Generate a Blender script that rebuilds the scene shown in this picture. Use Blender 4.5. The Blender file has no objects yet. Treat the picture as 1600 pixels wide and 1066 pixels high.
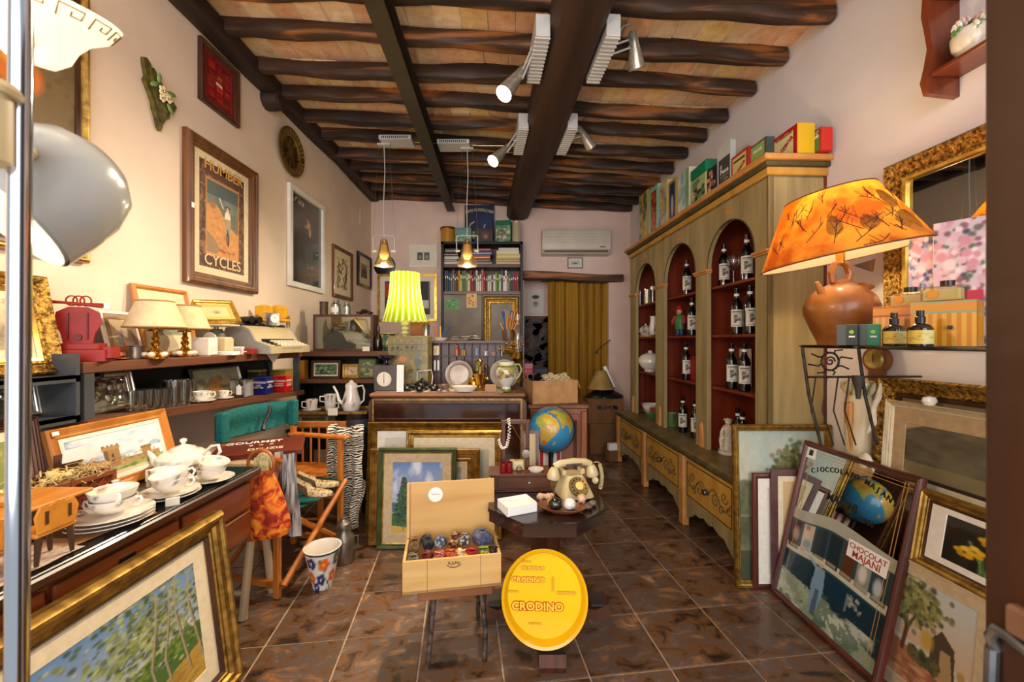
import bpy, math, random
import numpy as np
from mathutils import Vector, Matrix, Euler
random.seed(7); RNG = np.random.default_rng(7)
SC = bpy.context.scene; COL = SC.collection
R = math.radians; PI = math.pi
# ---------------------------------------------------------------- camera, world, exposure
FPX = 637.0; CAMH = 1.35
cd = bpy.data.cameras.new('camera'); cam = bpy.data.objects.new('camera', cd); COL.objects.link(cam)
cam.location = (0, 0, CAMH); cam.rotation_euler = (R(90), 0, 0)
cd.sensor_width = 36; cd.lens = FPX / 1600 * 36; cd.clip_start = .02
SC.camera = cam
wd = bpy.data.worlds.new('daylight'); SC.world = wd; wd.use_nodes = True
wb = wd.node_tree.nodes['Background']; wb.inputs[0].default_value = (.86, .93, 1, 1); wb.inputs[1].default_value = .5
SC.view_settings.view_transform = 'Standard'; SC.view_settings.look = 'None'
SC.view_settings.exposure = 0.36; SC.view_settings.gamma = 1
# daylight through the open shop front behind the camera
al = bpy.data.lights.new('shopfront_daylight', 'AREA'); al.shape = 'RECTANGLE'; al.size = 4.6; al.size_y = 3.2
al.energy = 165; al.color = (.97, .97, 1)
ao = bpy.data.objects.new('shopfront_daylight', al); COL.objects.link(ao); ao.location = (0, -2.4, 2.0); ao.rotation_euler = (R(90), 0, 0)

def s(Y): return Y / FPX
def X(px, Y): return (px - 800) * Y / FPX
def Z(py, Y): return CAMH + (533 - py) * Y / FPX
def P(px, py, Y): return Vector((X(px, Y), Y, Z(py, Y)))
def LY(px, o=0): return (1.945 - o) * FPX / (800 - px)            # depth on the left wall at a column, o in front of it
def RX(Y): return 1.874 - .0424 * Y                                # the right wall
def RY(px, o=0): return (1.874 - o) / ((px - 800) / FPX + .0424)
RROT = -R(90) + math.atan(.0424)                                   # facing off the right wall

# ---------------------------------------------------------------- colour and materials
def lin(h):
    if isinstance(h, str): h = [int(h[i:i+2], 16) / 255 for i in (1, 3, 5)]
    return tuple(c / 12.92 if c <= .04045 else ((c + .055) / 1.055) ** 2.4 for c in h)
MATS = {}
def new_mat(name):
    m = bpy.data.materials.new(name); m.use_nodes = True; nt = m.node_tree
    return m, nt, nt.nodes['Principled BSDF']
def M(name, c1, c2=None, rough=.5, metal=0, scale=8, detail=4, kind='noise', bump=0, stretch=(1, 1, 1), coat=0, mid=(.35, .65), dist=0, c3=None, alpha=1):
    if name in MATS: return MATS[name]
    m, nt, b = new_mat(name); N = nt.nodes; L = nt.links
    b.inputs['Roughness'].default_value = rough; b.inputs['Metallic'].default_value = metal
    b.inputs['Coat Weight'].default_value = coat; b.inputs['Coat Roughness'].default_value = .08
    b.inputs['Base Color'].default_value = (*lin(c1), 1)
    if c2:
        tc = N.new('ShaderNodeTexCoord'); mp = N.new('ShaderNodeMapping'); mp.inputs['Scale'].default_value = stretch
        L.new(tc.outputs['Object'], mp.inputs[0])
        if kind == 'noise':
            t = N.new('ShaderNodeTexNoise'); t.inputs['Scale'].default_value = scale; t.inputs['Detail'].default_value = detail; t.inputs['Distortion'].default_value = dist; o = t.outputs[0]
        elif kind == 'wave':
            t = N.new('ShaderNodeTexWave'); t.inputs['Scale'].default_value = scale; t.inputs['Distortion'].default_value = dist or 4; t.inputs['Detail'].default_value = detail; t.inputs['Detail Scale'].default_value = 1.5; t.bands_direction = 'Z'; o = t.outputs[1]
        elif kind == 'voronoi':
            t = N.new('ShaderNodeTexVoronoi'); t.inputs['Scale'].default_value = scale; o = t.outputs[0]
        L.new(mp.outputs[0], t.inputs['Vector'])
        r = N.new('ShaderNodeValToRGB'); r.color_ramp.elements[0].position = mid[0]; r.color_ramp.elements[1].position = mid[1]
        r.color_ramp.elements[0].color = (*lin(c1), 1); r.color_ramp.elements[1].color = (*lin(c2), 1)
        if c3:
            e = r.color_ramp.elements.new((mid[0] + mid[1]) / 2); e.color = (*lin(c3), 1)
        L.new(o, r.inputs[0]); L.new(r.outputs[0], b.inputs['Base Color'])
        if bump:
            bn = N.new('ShaderNodeBump'); bn.inputs['Strength'].default_value = bump; bn.inputs['Distance'].default_value = .01
            L.new(o, bn.inputs['Height']); L.new(bn.outputs[0], b.inputs['Normal'])
    MATS[name] = m; return m
def wood(name, c1, c2, axis='z', rough=.4, scale=6, coat=.1, c3=None):
    st = {'x': (.12, 1, 1), 'y': (1, .12, 1), 'z': (1, 1, .12)}[axis]
    return M(name, c1, c2, rough, 0, scale * 3, 6, 'noise', .08, st, coat, (.3, .7), .6, c3)
def VC(name='pigment', rough=.6, coat=0, metal=0):
    if name in MATS: return MATS[name]
    m, nt, b = new_mat(name); a = nt.nodes.new('ShaderNodeAttribute'); a.attribute_name = 'Col'
    nt.links.new(a.outputs[0], b.inputs['Base Color']); b.inputs['Roughness'].default_value = rough; b.inputs['Metallic'].default_value = metal
    b.inputs['Coat Weight'].default_value = coat; b.inputs['Coat Roughness'].default_value = .05
    MATS[name] = m; return m
def EM(name, c, strength, base=None):
    if name in MATS: return MATS[name]
    m, nt, b = new_mat(name); b.inputs['Base Color'].default_value = (*lin(base or c), 1)
    b.inputs['Emission Color'].default_value = (*lin(c), 1); b.inputs['Emission Strength'].default_value = strength
    MATS[name] = m; return m
def GL(name='clear_glass', c='#ffffff', rough=.02, k=.12):
    if name in MATS: return MATS[name]
    m, nt, b = new_mat(name); N = nt.nodes; L = nt.links
    t = N.new('ShaderNodeBsdfTransparent'); t.inputs[0].default_value = (*lin(c), 1)
    g = N.new('ShaderNodeBsdfGlossy'); g.inputs['Roughness'].default_value = rough
    f = N.new('ShaderNodeLayerWeight'); f.inputs[0].default_value = .35
    ma = N.new('ShaderNodeMath'); ma.operation = 'MULTIPLY_ADD'; ma.inputs[1].default_value = .75; ma.inputs[2].default_value = k
    L.new(f.outputs['Facing'], ma.inputs[0]); x = N.new('ShaderNodeMixShader'); L.new(ma.outputs[0], x.inputs[0])
    L.new(t.outputs[0], x.inputs[1]); L.new(g.outputs[0], x.inputs[2]); L.new(x.outputs[0], N['Material Output'].inputs[0])
    MATS[name] = m; return m

# ---------------------------------------------------------------- mesh builder
class MB:
    def __init__(self): self.v = []; self.f = []; self.col = None
    def add(self, vs, fs, m=None):
        k = len(self.v)
        for q in vs:
            q = Vector(q); self.v.append(m @ q if m else q)
        self.f += [tuple(i + k for i in f) for f in fs]; return self
    def bx(self, x0, x1, y0, y1, z0, z1, b=0, m=None):
        if b <= 0:
            vs = [(x, y, z) for x in (x0, x1) for y in (y0, y1) for z in (z0, z1)]
            return self.add(vs, [(0, 1, 3, 2), (4, 6, 7, 5), (0, 4, 5, 1), (2, 3, 7, 6), (0, 2, 6, 4), (1, 5, 7, 3)], m)
        lo = (x0, y0, z0); hi = (x1, y1, z1); b = min(b, *[abs(hi[i] - lo[i]) * .45 for i in range(3)])
        vs = []; idx = {}
        for sx in (0, 1):
            for sy in (0, 1):
                for sz in (0, 1):
                    for a in range(3):
                        c = []
                        for i, sg in enumerate((sx, sy, sz)):
                            e = (lo, hi)[sg][i]
                            if i != a: e += b if sg == 0 else -b
                            c.append(e)
                        idx[(sx, sy, sz, a)] = len(vs); vs.append(c)
        fs = []
        for a in range(3):
            u, w = [i for i in range(3) if i != a]
            for sg in (0, 1):
                q = []
                for (p, r) in ((0, 0), (1, 0), (1, 1), (0, 1)):
                    k = [0, 0, 0]; k[a] = sg; k[u] = p; k[w] = r; q.append(idx[(*k, a)])
                if (sg == 0) != (a == 1): q = q[::-1]
                fs.append(tuple(q))
        for a in range(3):
            u, w = [i for i in range(3) if i != a]
            for p in (0, 1):
                for r in (0, 1):
                    k0 = [0, 0, 0]; k0[u] = p; k0[w] = r; k1 = list(k0); k1[a] = 1
                    fs.append((idx[(*k0, u)], idx[(*k1, u)], idx[(*k1, w)], idx[(*k0, w)]))
        for sx in (0, 1):
            for sy in (0, 1):
                for sz in (0, 1): fs.append(tuple(idx[(sx, sy, sz, a)] for a in range(3)))
        return self.add(vs, fs, m)
    def cb(self, c, d, b=0, m=None):
        return self.bx(c[0]-d[0]/2, c[0]+d[0]/2, c[1]-d[1]/2, c[1]+d[1]/2, c[2]-d[2]/2, c[2]+d[2]/2, b, m)
    def lathe(self, prof, n=20, c=(0, 0, 0), m=None, a0=0, a1=2 * PI, sx=1, sy=1, cap=True):
        full = abs(a1 - a0 - 2 * PI) < 1e-6; k = n if full else n + 1; vs = []; fs = []
        for (r, z) in prof:
            r = max(r, 1e-5)
            for i in range(k):
                a = a0 + (a1 - a0) * i / n; vs.append((c[0] + r * math.cos(a) * sx, c[1] + r * math.sin(a) * sy, c[2] + z))
        for j in range(len(prof) - 1):
            for i in range(n if full else n):
                i2 = (i + 1) % k; fs.append((j*k+i, j*k+i2, (j+1)*k+i2, (j+1)*k+i))
        if full and cap:
            if prof[0][0] > 1e-4: fs.append(tuple(range(k))[::-1])
            if prof[-1][0] > 1e-4: fs.append(tuple((len(prof)-1)*k + i for i in range(k)))
        return self.add(vs, fs, m)
    def cyl(self, p0, p1, r0, r1=None, n=10):
        r1 = r0 if r1 is None else r1; p0 = Vector(p0); p1 = Vector(p1); d = p1 - p0; L = d.length
        m = Matrix.Translation(p0) @ d.to_track_quat('Z', 'Y').to_matrix().to_4x4()
        return self.lathe([(r0, 0), (r1, L)], n, m=m)
    def sph(self, c, r, n=14, k=9, m=None):
        if not hasattr(r, '__len__'): r = (r, r, r)
        T = Matrix.Translation(c) @ Matrix.Diagonal((*r, 1))
        return self.lathe([(math.sin(PI*j/k), -math.cos(PI*j/k)) for j in range(k+1)], n, m=(m @ T) if m else T, cap=False)
    def tube(self, pts, r, n=8, closed=False, m=None):
        pts = [Vector(p) for p in pts]; k = len(pts); vs = []; fs = []; up = Vector((.13, .31, .94)); nrm = None
        for i, p in enumerate(pts):
            if closed: d = pts[(i+1) % k] - pts[i-1]
            else: d = pts[min(i+1, k-1)] - pts[max(i-1, 0)]
            d.normalize()
            if nrm is None: nrm = d.cross(up if abs(d.dot(up)) < .95 else Vector((1, 0, 0))).normalized()
            else: nrm = (nrm - d * nrm.dot(d)).normalized()
            b = d.cross(nrm); rr = r[i] if hasattr(r, '__len__') else r
            for j in range(n):
                a = 2*PI*j/n; vs.append(p + (nrm*math.cos(a) + b*math.sin(a)) * rr)
        for i in range(k if closed else k-1):
            i2 = (i+1) % k
            for j in range(n): j2 = (j+1) % n; fs.append((i*n+j, i*n+j2, i2*n+j2, i2*n+j))
        if not closed: fs.append(tuple(range(n))[::-1]); fs.append(tuple((k-1)*n+j for j in range(n)))
        return self.add(vs, fs, m)
    def prism(self, poly, y0, y1, m=None):          # polygon in xz, extruded along y
        k = len(poly); vs = [(x, y0, z) for x, z in poly] + [(x, y1, z) for x, z in poly]
        fs = [tuple(range(k)), tuple(range(2*k-1, k-1, -1))] + [(i, i+k, (i+1) % k + k, (i+1) % k) for i in range(k)]
        return self.add(vs, fs, m)
    def slab(self, poly, z0, z1, m=None):           # polygon in xy, extruded along z
        k = len(poly); vs = [(x, y, z0) for x, y in poly] + [(x, y, z1) for x, y in poly]
        fs = [tuple(range(k))[::-1], tuple(range(k, 2*k))] + [(i, (i+1) % k, (i+1) % k + k, i+k) for i in range(k)]
        return self.add(vs, fs, m)
    def rings(self, W, H, prof, m=None, ox=0, oz=0):    # mitred rectangular frame: profile (inset, height towards -y)
        vs = []; fs = []
        for d, h in prof: vs += [(ox-W/2+d, -h, oz+d), (ox+W/2-d, -h, oz+d), (ox+W/2-d, -h, oz+H-d), (ox-W/2+d, -h, oz+H-d)]
        k = len(prof)
        for j in range(k):
            j2 = (j+1) % k
            for i in range(4): i2 = (i+1) % 4; fs.append((j*4+i, j*4+i2, j2*4+i2, j2*4+i))
        return self.add(vs, fs, m)
    def surf(self, fn, nu, nv, closed_u=False, m=None):  # fn(u,v)->xyz
        vs = [fn(i/nu, j/nv) for j in range(nv+1) for i in range(nu+(0 if closed_u else 1))]; k = nu + (0 if closed_u else 1); fs = []
        for j in range(nv):
            for i in range(nu): i2 = (i+1) % k; fs.append((j*k+i, j*k+i2, (j+1)*k+i2, (j+1)*k+i))
        return self.add(vs, fs, m)
    def paint(self, fn):
        self.col = [fn(v) for v in self.v]; return self
    def mesh(self, name, mat, ang=35):
        me = bpy.data.meshes.new(name); me.from_pydata([tuple(v) for v in self.v], [], self.f); me.validate()
        import bmesh
        bm = bmesh.new(); bm.from_mesh(me); bmesh.ops.recalc_face_normals(bm, faces=bm.faces); bm.to_mesh(me); bm.free()
        if self.col is not None:
            at = me.color_attributes.new('Col', 'FLOAT_COLOR', 'POINT')
            a = np.ones((len(self.v), 4), np.float32); a[:, :3] = np.asarray(self.col, np.float32); at.data.foreach_set('color', a.ravel())
        me.materials.append(mat if not isinstance(mat, str) else MATS[mat])
        me.shade_smooth(); me.set_sharp_from_angle(angle=R(ang))
        return me
    def ob(self, name, mat, parent=None, loc=(0, 0, 0), rot=(0, 0, 0), label=None, cat=None, group=None, kind=None, ang=35):
        return link(name, self.mesh(name, mat, ang), parent, loc, rot, label, cat, group, kind)
def link(name, data, parent=None, loc=(0, 0, 0), rot=(0, 0, 0), label=None, cat=None, group=None, kind=None):
    o = bpy.data.objects.new(name, data); COL.objects.link(o); o.location = loc; o.rotation_euler = rot
    if parent: o.parent = parent
    if label: o['label'] = label
    if cat: o['category'] = cat
    if group: o['group'] = group
    if kind: o['kind'] = kind
    return o
def T(name, label, cat, loc=(0, 0, 0), rz=0, group=None, rx=0, ry=0):
    return link(name, None, None, loc, (rx, ry, rz), label, cat, group)
def dup(root, loc, rz=None, label=None, group=None, rot=None):
    r = root.copy(); COL.objects.link(r); r.location = loc
    if rz is not None: r.rotation_euler = (root.rotation_euler[0], root.rotation_euler[1], rz)
    if rot is not None: r.rotation_euler = rot
    if label: r['label'] = label
    if group: r['group'] = group
    for ch in list(root.children):
        c = ch.copy(); COL.objects.link(c); c.parent = r
        for g in list(ch.children):
            d = g.copy(); COL.objects.link(d); d.parent = c
    return r
def struct(mb, name, mat, **k): return mb.ob(name, mat, kind='structure', **k)

# ---------------------------------------------------------------- lettering
TX = {}
def tmesh(t, off=0, ext=.0, sh=0):
    k = (t, off, ext, sh)
    if k not in TX:
        cu = bpy.data.curves.new('lettering', 'FONT'); cu.body = t; cu.size = 1; cu.offset = off; cu.extrude = ext; cu.shear = sh
        cu.align_x = 'CENTER'; cu.align_y = 'CENTER'; cu.resolution_u = 3
        o = bpy.data.objects.new('lettering', cu); me = bpy.data.meshes.new_from_object(o)
        bpy.data.objects.remove(o); TX[k] = me
    return TX[k]
def text(t, size, mat, parent, loc, rot=(PI/2, 0, 0), off=0, ext=.01, sx=1, sh=0, name='lettering'):
    me = tmesh(t, off, ext, sh).copy(); me.materials.clear(); me.materials.append(mat); me.transform(Matrix.Diagonal((size*sx, size, size, 1)))
    return link(name, me, parent, loc, rot)

# ---------------------------------------------------------------- canvas for prints and painted decoration
class CV:
    def __init__(self, w, h, c='#ffffff'):
        self.w = w; self.h = h; self.a = np.empty((h, w, 3)); self.a[:] = lin(c)
        self.u, self.v = np.meshgrid((np.arange(w)+.5)/w, (np.arange(h)+.5)/h)
    def put(self, mask, c):
        c = np.array(lin(c)) if isinstance(c, str) else np.asarray(c); k = np.clip(mask, 0, 1)[..., None]
        self.a = self.a*(1-k) + c*k; return self
    def grad(self, c0, c1, v0=0, v1=1):                 # v0 -> c0, v1 -> c1 within the band
        t = np.clip((self.v-v0)/(v1-v0), 0, 1)[..., None]; g = np.array(lin(c0))*(1-t) + np.array(lin(c1))*t
        k = ((self.v >= v0-1e-6) & (self.v <= v1+1e-6))[..., None]; self.a = np.where(k, g, self.a); return self
    def ns(self, sc, seed=0):                            # smooth value noise 0..1
        r = np.random.default_rng(seed); out = 0; amp = 1; tot = 0
        for o in range(4):
            n = max(2, int(sc*2**o)); g = r.random((n+1, n+1)); x = self.u*n; y = self.v*n
            i = np.minimum(x.astype(int), n-1); j = np.minimum(y.astype(int), n-1); fx = x-i; fy = y-j; fx = fx*fx*(3-2*fx); fy = fy*fy*(3-2*fy)
            out = out + amp*((g[j, i]*(1-fx)+g[j, i+1]*fx)*(1-fy) + (g[j+1, i]*(1-fx)+g[j+1, i+1]*fx)*fy); tot += amp; amp *= .55
        return out/tot
    def rect(self, u0, v0, u1, v1, c, k=1): return self.put(((self.u >= u0) & (self.u <= u1) & (self.v >= v0) & (self.v <= v1))*k, c)
    def ell(self, cu, cv, ru, rv, c, k=1, soft=.15):
        d = np.sqrt(((self.u-cu)/ru)**2 + ((self.v-cv)/rv)**2); return self.put(np.clip((1-d)/soft, 0, 1)*k, c)
    def poly(self, pts, c, k=1):
        ins = np.zeros(self.u.shape, bool); n = len(pts)
        for i in range(n):
            (x0, y0), (x1, y1) = pts[i], pts[(i+1) % n]
            if y0 == y1: continue
            cr = ((self.v < y0) != (self.v < y1)); xi = x0 + (self.v-y0)*(x1-x0)/(y1-y0); ins ^= cr & (self.u < xi)
        return self.put(ins*k, c)
    def line(self, pts, wd, c, k=1):
        for (x0, y0), (x1, y1) in zip(pts[:-1], pts[1:]):
            dx, dy = x1-x0, y1-y0; L = dx*dx+dy*dy+1e-9; t = np.clip(((self.u-x0)*dx+(self.v-y0)*dy)/L, 0, 1)
            d = np.hypot(self.u-x0-t*dx, self.v-y0-t*dy); self.put(np.clip((wd-d)/wd*2, 0, 1)*k, c)
        return self
    def dabs(self, n, fn, ru, rv, cols, seed=1, k=1):
        r = np.random.default_rng(seed)
        for _ in range(n):
            q = fn(r)
            if q is None: continue
            cu, cv = q; f = .6+.8*r.random()
            i0 = max(0, int((cu-ru*f)*self.w)-1); i1 = min(self.w, int((cu+ru*f)*self.w)+2); j0 = max(0, int((cv-rv*f)*self.h)-1); j1 = min(self.h, int((cv+rv*f)*self.h)+2)
            if i0 >= i1 or j0 >= j1: continue
            uu = self.u[j0:j1, i0:i1]; vv = self.v[j0:j1, i0:i1]; d = ((uu-cu)/(ru*f))**2 + ((vv-cv)/(rv*f))**2
            kk = (np.clip(1.3-d, 0, 1)*k)[..., None]; self.a[j0:j1, i0:i1] = self.a[j0:j1, i0:i1]*(1-kk) + np.array(lin(cols[r.integers(len(cols))]))*kk
        return self
    def grain(self, amt=.12, sc=20, seed=3):
        self.a = np.clip(self.a*(1+amt*2*(self.ns(sc, seed)-.5)[..., None]), 0, 1); return self
    def samp(self, u, v):
        return self.a[min(self.h-1, max(0, int(v*self.h))), min(self.w-1, max(0, int(u*self.w)))]
def sheet(cv, W, H, y=0, x0=None, z0=0, bulge=None):     # a print as a fine grid facing -y
    mb = MB(); w, h = cv.w, cv.h; x0 = -W/2 if x0 is None else x0
    xs = np.linspace(x0, x0+W, w); zs = np.linspace(z0, z0+H, h)
    mb.v = [Vector((xs[i], y, zs[j])) for j in range(h) for i in range(w)]
    mb.f = [(j*w+i, j*w+i+1, (j+1)*w+i+1, (j+1)*w+i) for j in range(h-1) for i in range(w-1)]
    mb.col = cv.a.reshape(-1, 3); return mb
PROF = {
 'flat': lambda w, d: [(0, 0), (0, d), (w, d), (w, .15*d)],
 'step': lambda w, d: [(0, 0), (0, .6*d), (.1*w, .85*d), (.2*w, d), (.34*w, d), (.42*w, .8*d), (.62*w, .7*d), (.72*w, .5*d), (.86*w, .5*d), (.9*w, .4*d), (w, .35*d), (w, .1*d)],
 'scoop': lambda w, d: [(0, 0), (0, .8*d), (.12*w, d), (.25*w, .9*d), (.45*w, .6*d), (.7*w, .45*d), (.8*w, .55*d), (.9*w, .5*d), (w, .3*d), (w, .1*d)],
 'round': lambda w, d: [(0, 0), (0, .5*d), (.15*w, .85*d), (.4*w, d), (.6*w, .97*d), (.85*w, .7*d), (w, .4*d), (w, .1*d)],
 'ridge': lambda w, d: [(0, 0), (0, .7*d), (.06*w, d), (.14*w, .75*d), (.2*w, d), (.3*w, .7*d), (.38*w, .9*d), (.5*w, .6*d), (.58*w, .8*d), (.7*w, .5*d), (.8*w, .6*d), (w, .35*d), (w, .1*d)],
}
def pic(name, label, cat, loc, rz, W, H, fw, fd, fmat, art, mw=0, mmat=None, lean=0, prof='step', group=None, roll=0, amat=None, mw2=None, inner=None, pname='picture'):
    t = T(name, label, cat, loc, rz, group, rx=-lean, ry=roll)
    MB().rings(W, H, PROF[prof](fw, fd)).ob('frame', fmat, t, ang=25)
    MB().bx(-W/2+.004, W/2-.004, -.004, .0, .004, H-.004).ob('backing', MATS['backing'], t)
    ix, iz = W-2*fw, H-2*fw
    if inner:   # a thin slip inside the frame
        MB().rings(ix, iz, [(-.001, .001), (-.001, fd*.45), (inner[0], fd*.3), (inner[0], .001)], oz=fw).ob('slip', inner[1], t)
        ix -= 2*inner[0]; iz -= 2*inner[0]
    mv = mw if mw2 is None else mw2
    if mw or mv:
        MB().rings(ix+.002, iz+.002, [(-.001, .005), (-.001, .009), (0, .009)], oz=(H-iz)/2-.001)
        a = MB(); x1, z1 = ix/2, iz; b0 = (H-iz)/2
        o = [(-x1, b0), (x1, b0), (x1, b0+iz), (-x1, b0+iz)]; i = [(-x1+mw, b0+mv), (x1-mw, b0+mv), (x1-mw, b0+iz-mv), (-x1+mw, b0+iz-mv)]
        vs = [(x, -.009, z) for x, z in o] + [(x, -.009, z) for x, z in i] + [(x+(.002 if x < 0 else -.002), -.006, z+(.002 if z < b0+iz/2 else -.002)) for x, z in i]
        a.add(vs, [(k, (k+1) % 4, (k+1) % 4+4, k+4) for k in range(4)] + [(k+4, (k+1) % 4+4, (k+1) % 4+8, k+8) for k in range(4)]).ob('mat_board', mmat, t)
    if art is not None:
        aw, ah = ix-2*mw, iz-2*mv
        sheet(art, aw, ah, -.0065, None, (H-ah)/2).ob(pname, amat or MATS['pigment'], t)
    return t
VC('pigment', .62); VC('pigment_gloss', .3, .6); VC('glaze', .18, .5); VC('tin_print', .35, .2)
M('backing', '#6b5236', '#54402a', .9, scale=12)
cd.dof.use_dof = True; cd.dof.focus_distance = 2.6; cd.dof.aperture_fstop = 4.0
# ================================================================ the room
def WM(name, cols, rough, scale, bump, stretch=(1, 1, 1), rnd=.25, coat=0, spec=None, detail=6, dist=.5, hue=None):
    """world-space noise with a per-piece shift, for pieces that share a mesh"""
    m, nt, b = new_mat(name); N = nt.nodes; L = nt.links
    g = N.new('ShaderNodeNewGeometry'); mp = N.new('ShaderNodeMapping'); mp.inputs['Scale'].default_value = stretch
    oi = N.new('ShaderNodeObjectInfo'); ad = N.new('ShaderNodeVectorMath'); ad.operation = 'ADD'
    sc = N.new('ShaderNodeMath'); sc.operation = 'MULTIPLY'; sc.inputs[1].default_value = 37.0
    L.new(oi.outputs['Random'], sc.inputs[0]); L.new(g.outputs['Position'], mp.inputs[0]); L.new(mp.outputs[0], ad.inputs[0]); L.new(sc.outputs[0], ad.inputs[1])
    t = N.new('ShaderNodeTexNoise'); t.inputs['Scale'].default_value = scale; t.inputs['Detail'].default_value = detail; t.inputs['Distortion'].default_value = dist; t.inputs['Roughness'].default_value = .62
    L.new(ad.outputs[0], t.inputs['Vector']); r = N.new('ShaderNodeValToRGB'); e = r.color_ramp.elements
    k = len(cols)
    for i, c in enumerate(cols):
        q = .28 + .46*i/(k-1)
        if i < 2: el = e[i]; el.position = q
        else: el = e.new(q)
        el.color = (*lin(c), 1)
    L.new(t.outputs[0], r.inputs[0]); out = r.outputs[0]
    if hue:
        r2 = N.new('ShaderNodeValToRGB'); r2.color_ramp.interpolation = 'CONSTANT'; e2 = r2.color_ramp.elements
        for i, c in enumerate(hue):
            if i < 2: el = e2[i]
            else: el = e2.new(.5)
            el.position = i/len(hue); el.color = (*lin(c), 1)
        L.new(oi.outputs['Random'], r2.inputs[0]); mx = N.new('ShaderNodeMix'); mx.data_type = 'RGBA'; mx.blend_type = 'MULTIPLY'; mx.inputs[0].default_value = 1
        L.new(out, mx.inputs[6]); L.new(r2.outputs[0], mx.inputs[7]); out = mx.outputs[2]
    hs = N.new('ShaderNodeHueSaturation'); mr = N.new('ShaderNodeMapRange'); mr.inputs[3].default_value = 1-rnd; mr.inputs[4].default_value = 1+rnd
    L.new(oi.outputs['Random'], mr.inputs[0]); L.new(mr.outputs[0], hs.inputs['Value']); L.new(out, hs.inputs['Color']); L.new(hs.outputs[0], b.inputs['Base Color'])
    b.inputs['Roughness'].default_value = rough; b.inputs['Coat Weight'].default_value = coat
    if bump:
        bn = N.new('ShaderNodeBump'); bn.inputs['Strength'].default_value = bump; bn.inputs['Distance'].default_value = .01
        L.new(t.outputs[0], bn.inputs['Height']); L.new(bn.outputs[0], b.inputs['Normal'])
    MATS[name] = m; return m
WM('slate_tile', ['#1c130e', '#3d2b20', '#6e4a2c', '#5c504a', '#946539', '#a8937c'], .3, 8.5, .3, (1, 1.4, 1), .2, .15, detail=12, dist=.6)
WM('old_brick', ['#cfae90', '#e4cfb2', '#eedec4', '#f8f0e2'], .85, 14, .4, (1, 1, 1), .16, hue=['#fff4e6', '#f7e0d0', '#fff0c4', '#f5d6c4', '#fff4e2', '#fff8ee', '#f8e6c0'])
M('plaster', '#e6d2be', '#dcc6b2', .9, scale=3, detail=8, bump=.12, mid=(.3, .7))
M('plaster_back', '#e4cabe', '#dabeb2', .9, scale=3, detail=8, bump=.1, mid=(.3, .7))
M('plaster_right', '#dcd6d8', '#d2cbce', .9, scale=3, detail=8, bump=.12, mid=(.3, .7))
M('mortar', '#e6d6c2', '#cbb69e', .95, scale=9, bump=.3)
M('stone_mortar', '#54473d', '#6d5f52', .95, scale=14, bump=.3)
M('grout', '#b89c80', '#9d8468', .9, scale=30)
M('beam_wood', '#17100c', '#3a2417', .62, scale=7, detail=9, bump=.5, stretch=(1, .12, 1), mid=(.3, .75), dist=.4)
M('beam_front', '#241711', '#4a2f1f', .62, scale=7, detail=9, bump=.4, stretch=(1, .12, 1), mid=(.3, .75), dist=.4)
M('joist_wood', '#231710', '#b06c30', .6, scale=8, detail=7, bump=.4, stretch=(.12, 1.2, 1), mid=(.4, .72), dist=.9, c3='#452d1e')
M('painted_steel', '#2b2419', '#352c20', .5, scale=5)
M('stone_dark', '#3a322d', '#57493f', .8, scale=6, bump=.4)
M('door_wood', '#241003', '#3a1906', .5, scale=10, detail=6, stretch=(1, 1, .08), bump=.1, coat=.2)
YB = 5.63
fl = struct(MB().add([(-2.05, -.7, -.004), (1.95, -.7, -.004), (1.95, 6.1, -.004), (-2.05, 6.1, -.004)], [(0, 1, 2, 3)]), 'floor', MATS['grout'])
fl['label'] = 'dark slate-look tiled shop floor with pale grout'
ta = R(7.2); tl = .344; tile_me = MB().bx(-tl/2+.004, tl/2-.004, -tl/2+.004, tl/2-.004, -.012, 0, .0015).mesh('tile', MATS['slate_tile'])
A0 = Vector((.9098, 2.4053)); e1 = Vector((math.cos(ta), math.sin(ta))); e2 = Vector((-math.sin(ta), math.cos(ta)))
for i in range(-12, 8):
    for j in range(-6, 14):
        c = A0 + e1*(i+.5)*tl + e2*(j+.5)*tl
        if 1.15 < c.y < 5.75 and -2.0 < c.x < RX(c.y)+.05:
            link('tile', tile_me, fl, (c.x, c.y, random.uniform(-.0006, .0006)), (0, 0, ta))
# walls
struct(MB().bx(-2.06, -1.945, .1, 6.1, -.01, 3.75), 'wall_left', MATS['plaster'])
struct(MB().slab([(RX(.1), .1), (RX(.1)+.12, .1), (RX(6.1)+.12, 6.1), (RX(6.1), 6.1)], -.01, 3.75), 'wall_right', MATS['plaster_right'])
XO0, XO1, ZO = X(819, YB), X(951, YB), 2.2
wbk = MB().bx(-2.0, XO0, YB, YB+.12, -.01, 3.75).bx(XO1, 1.75, YB, YB+.12, -.01, 3.75).bx(XO0, XO1, YB, YB+.12, ZO, 3.75)
struct(wbk, 'wall_back', MATS['plaster_back'])
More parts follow.
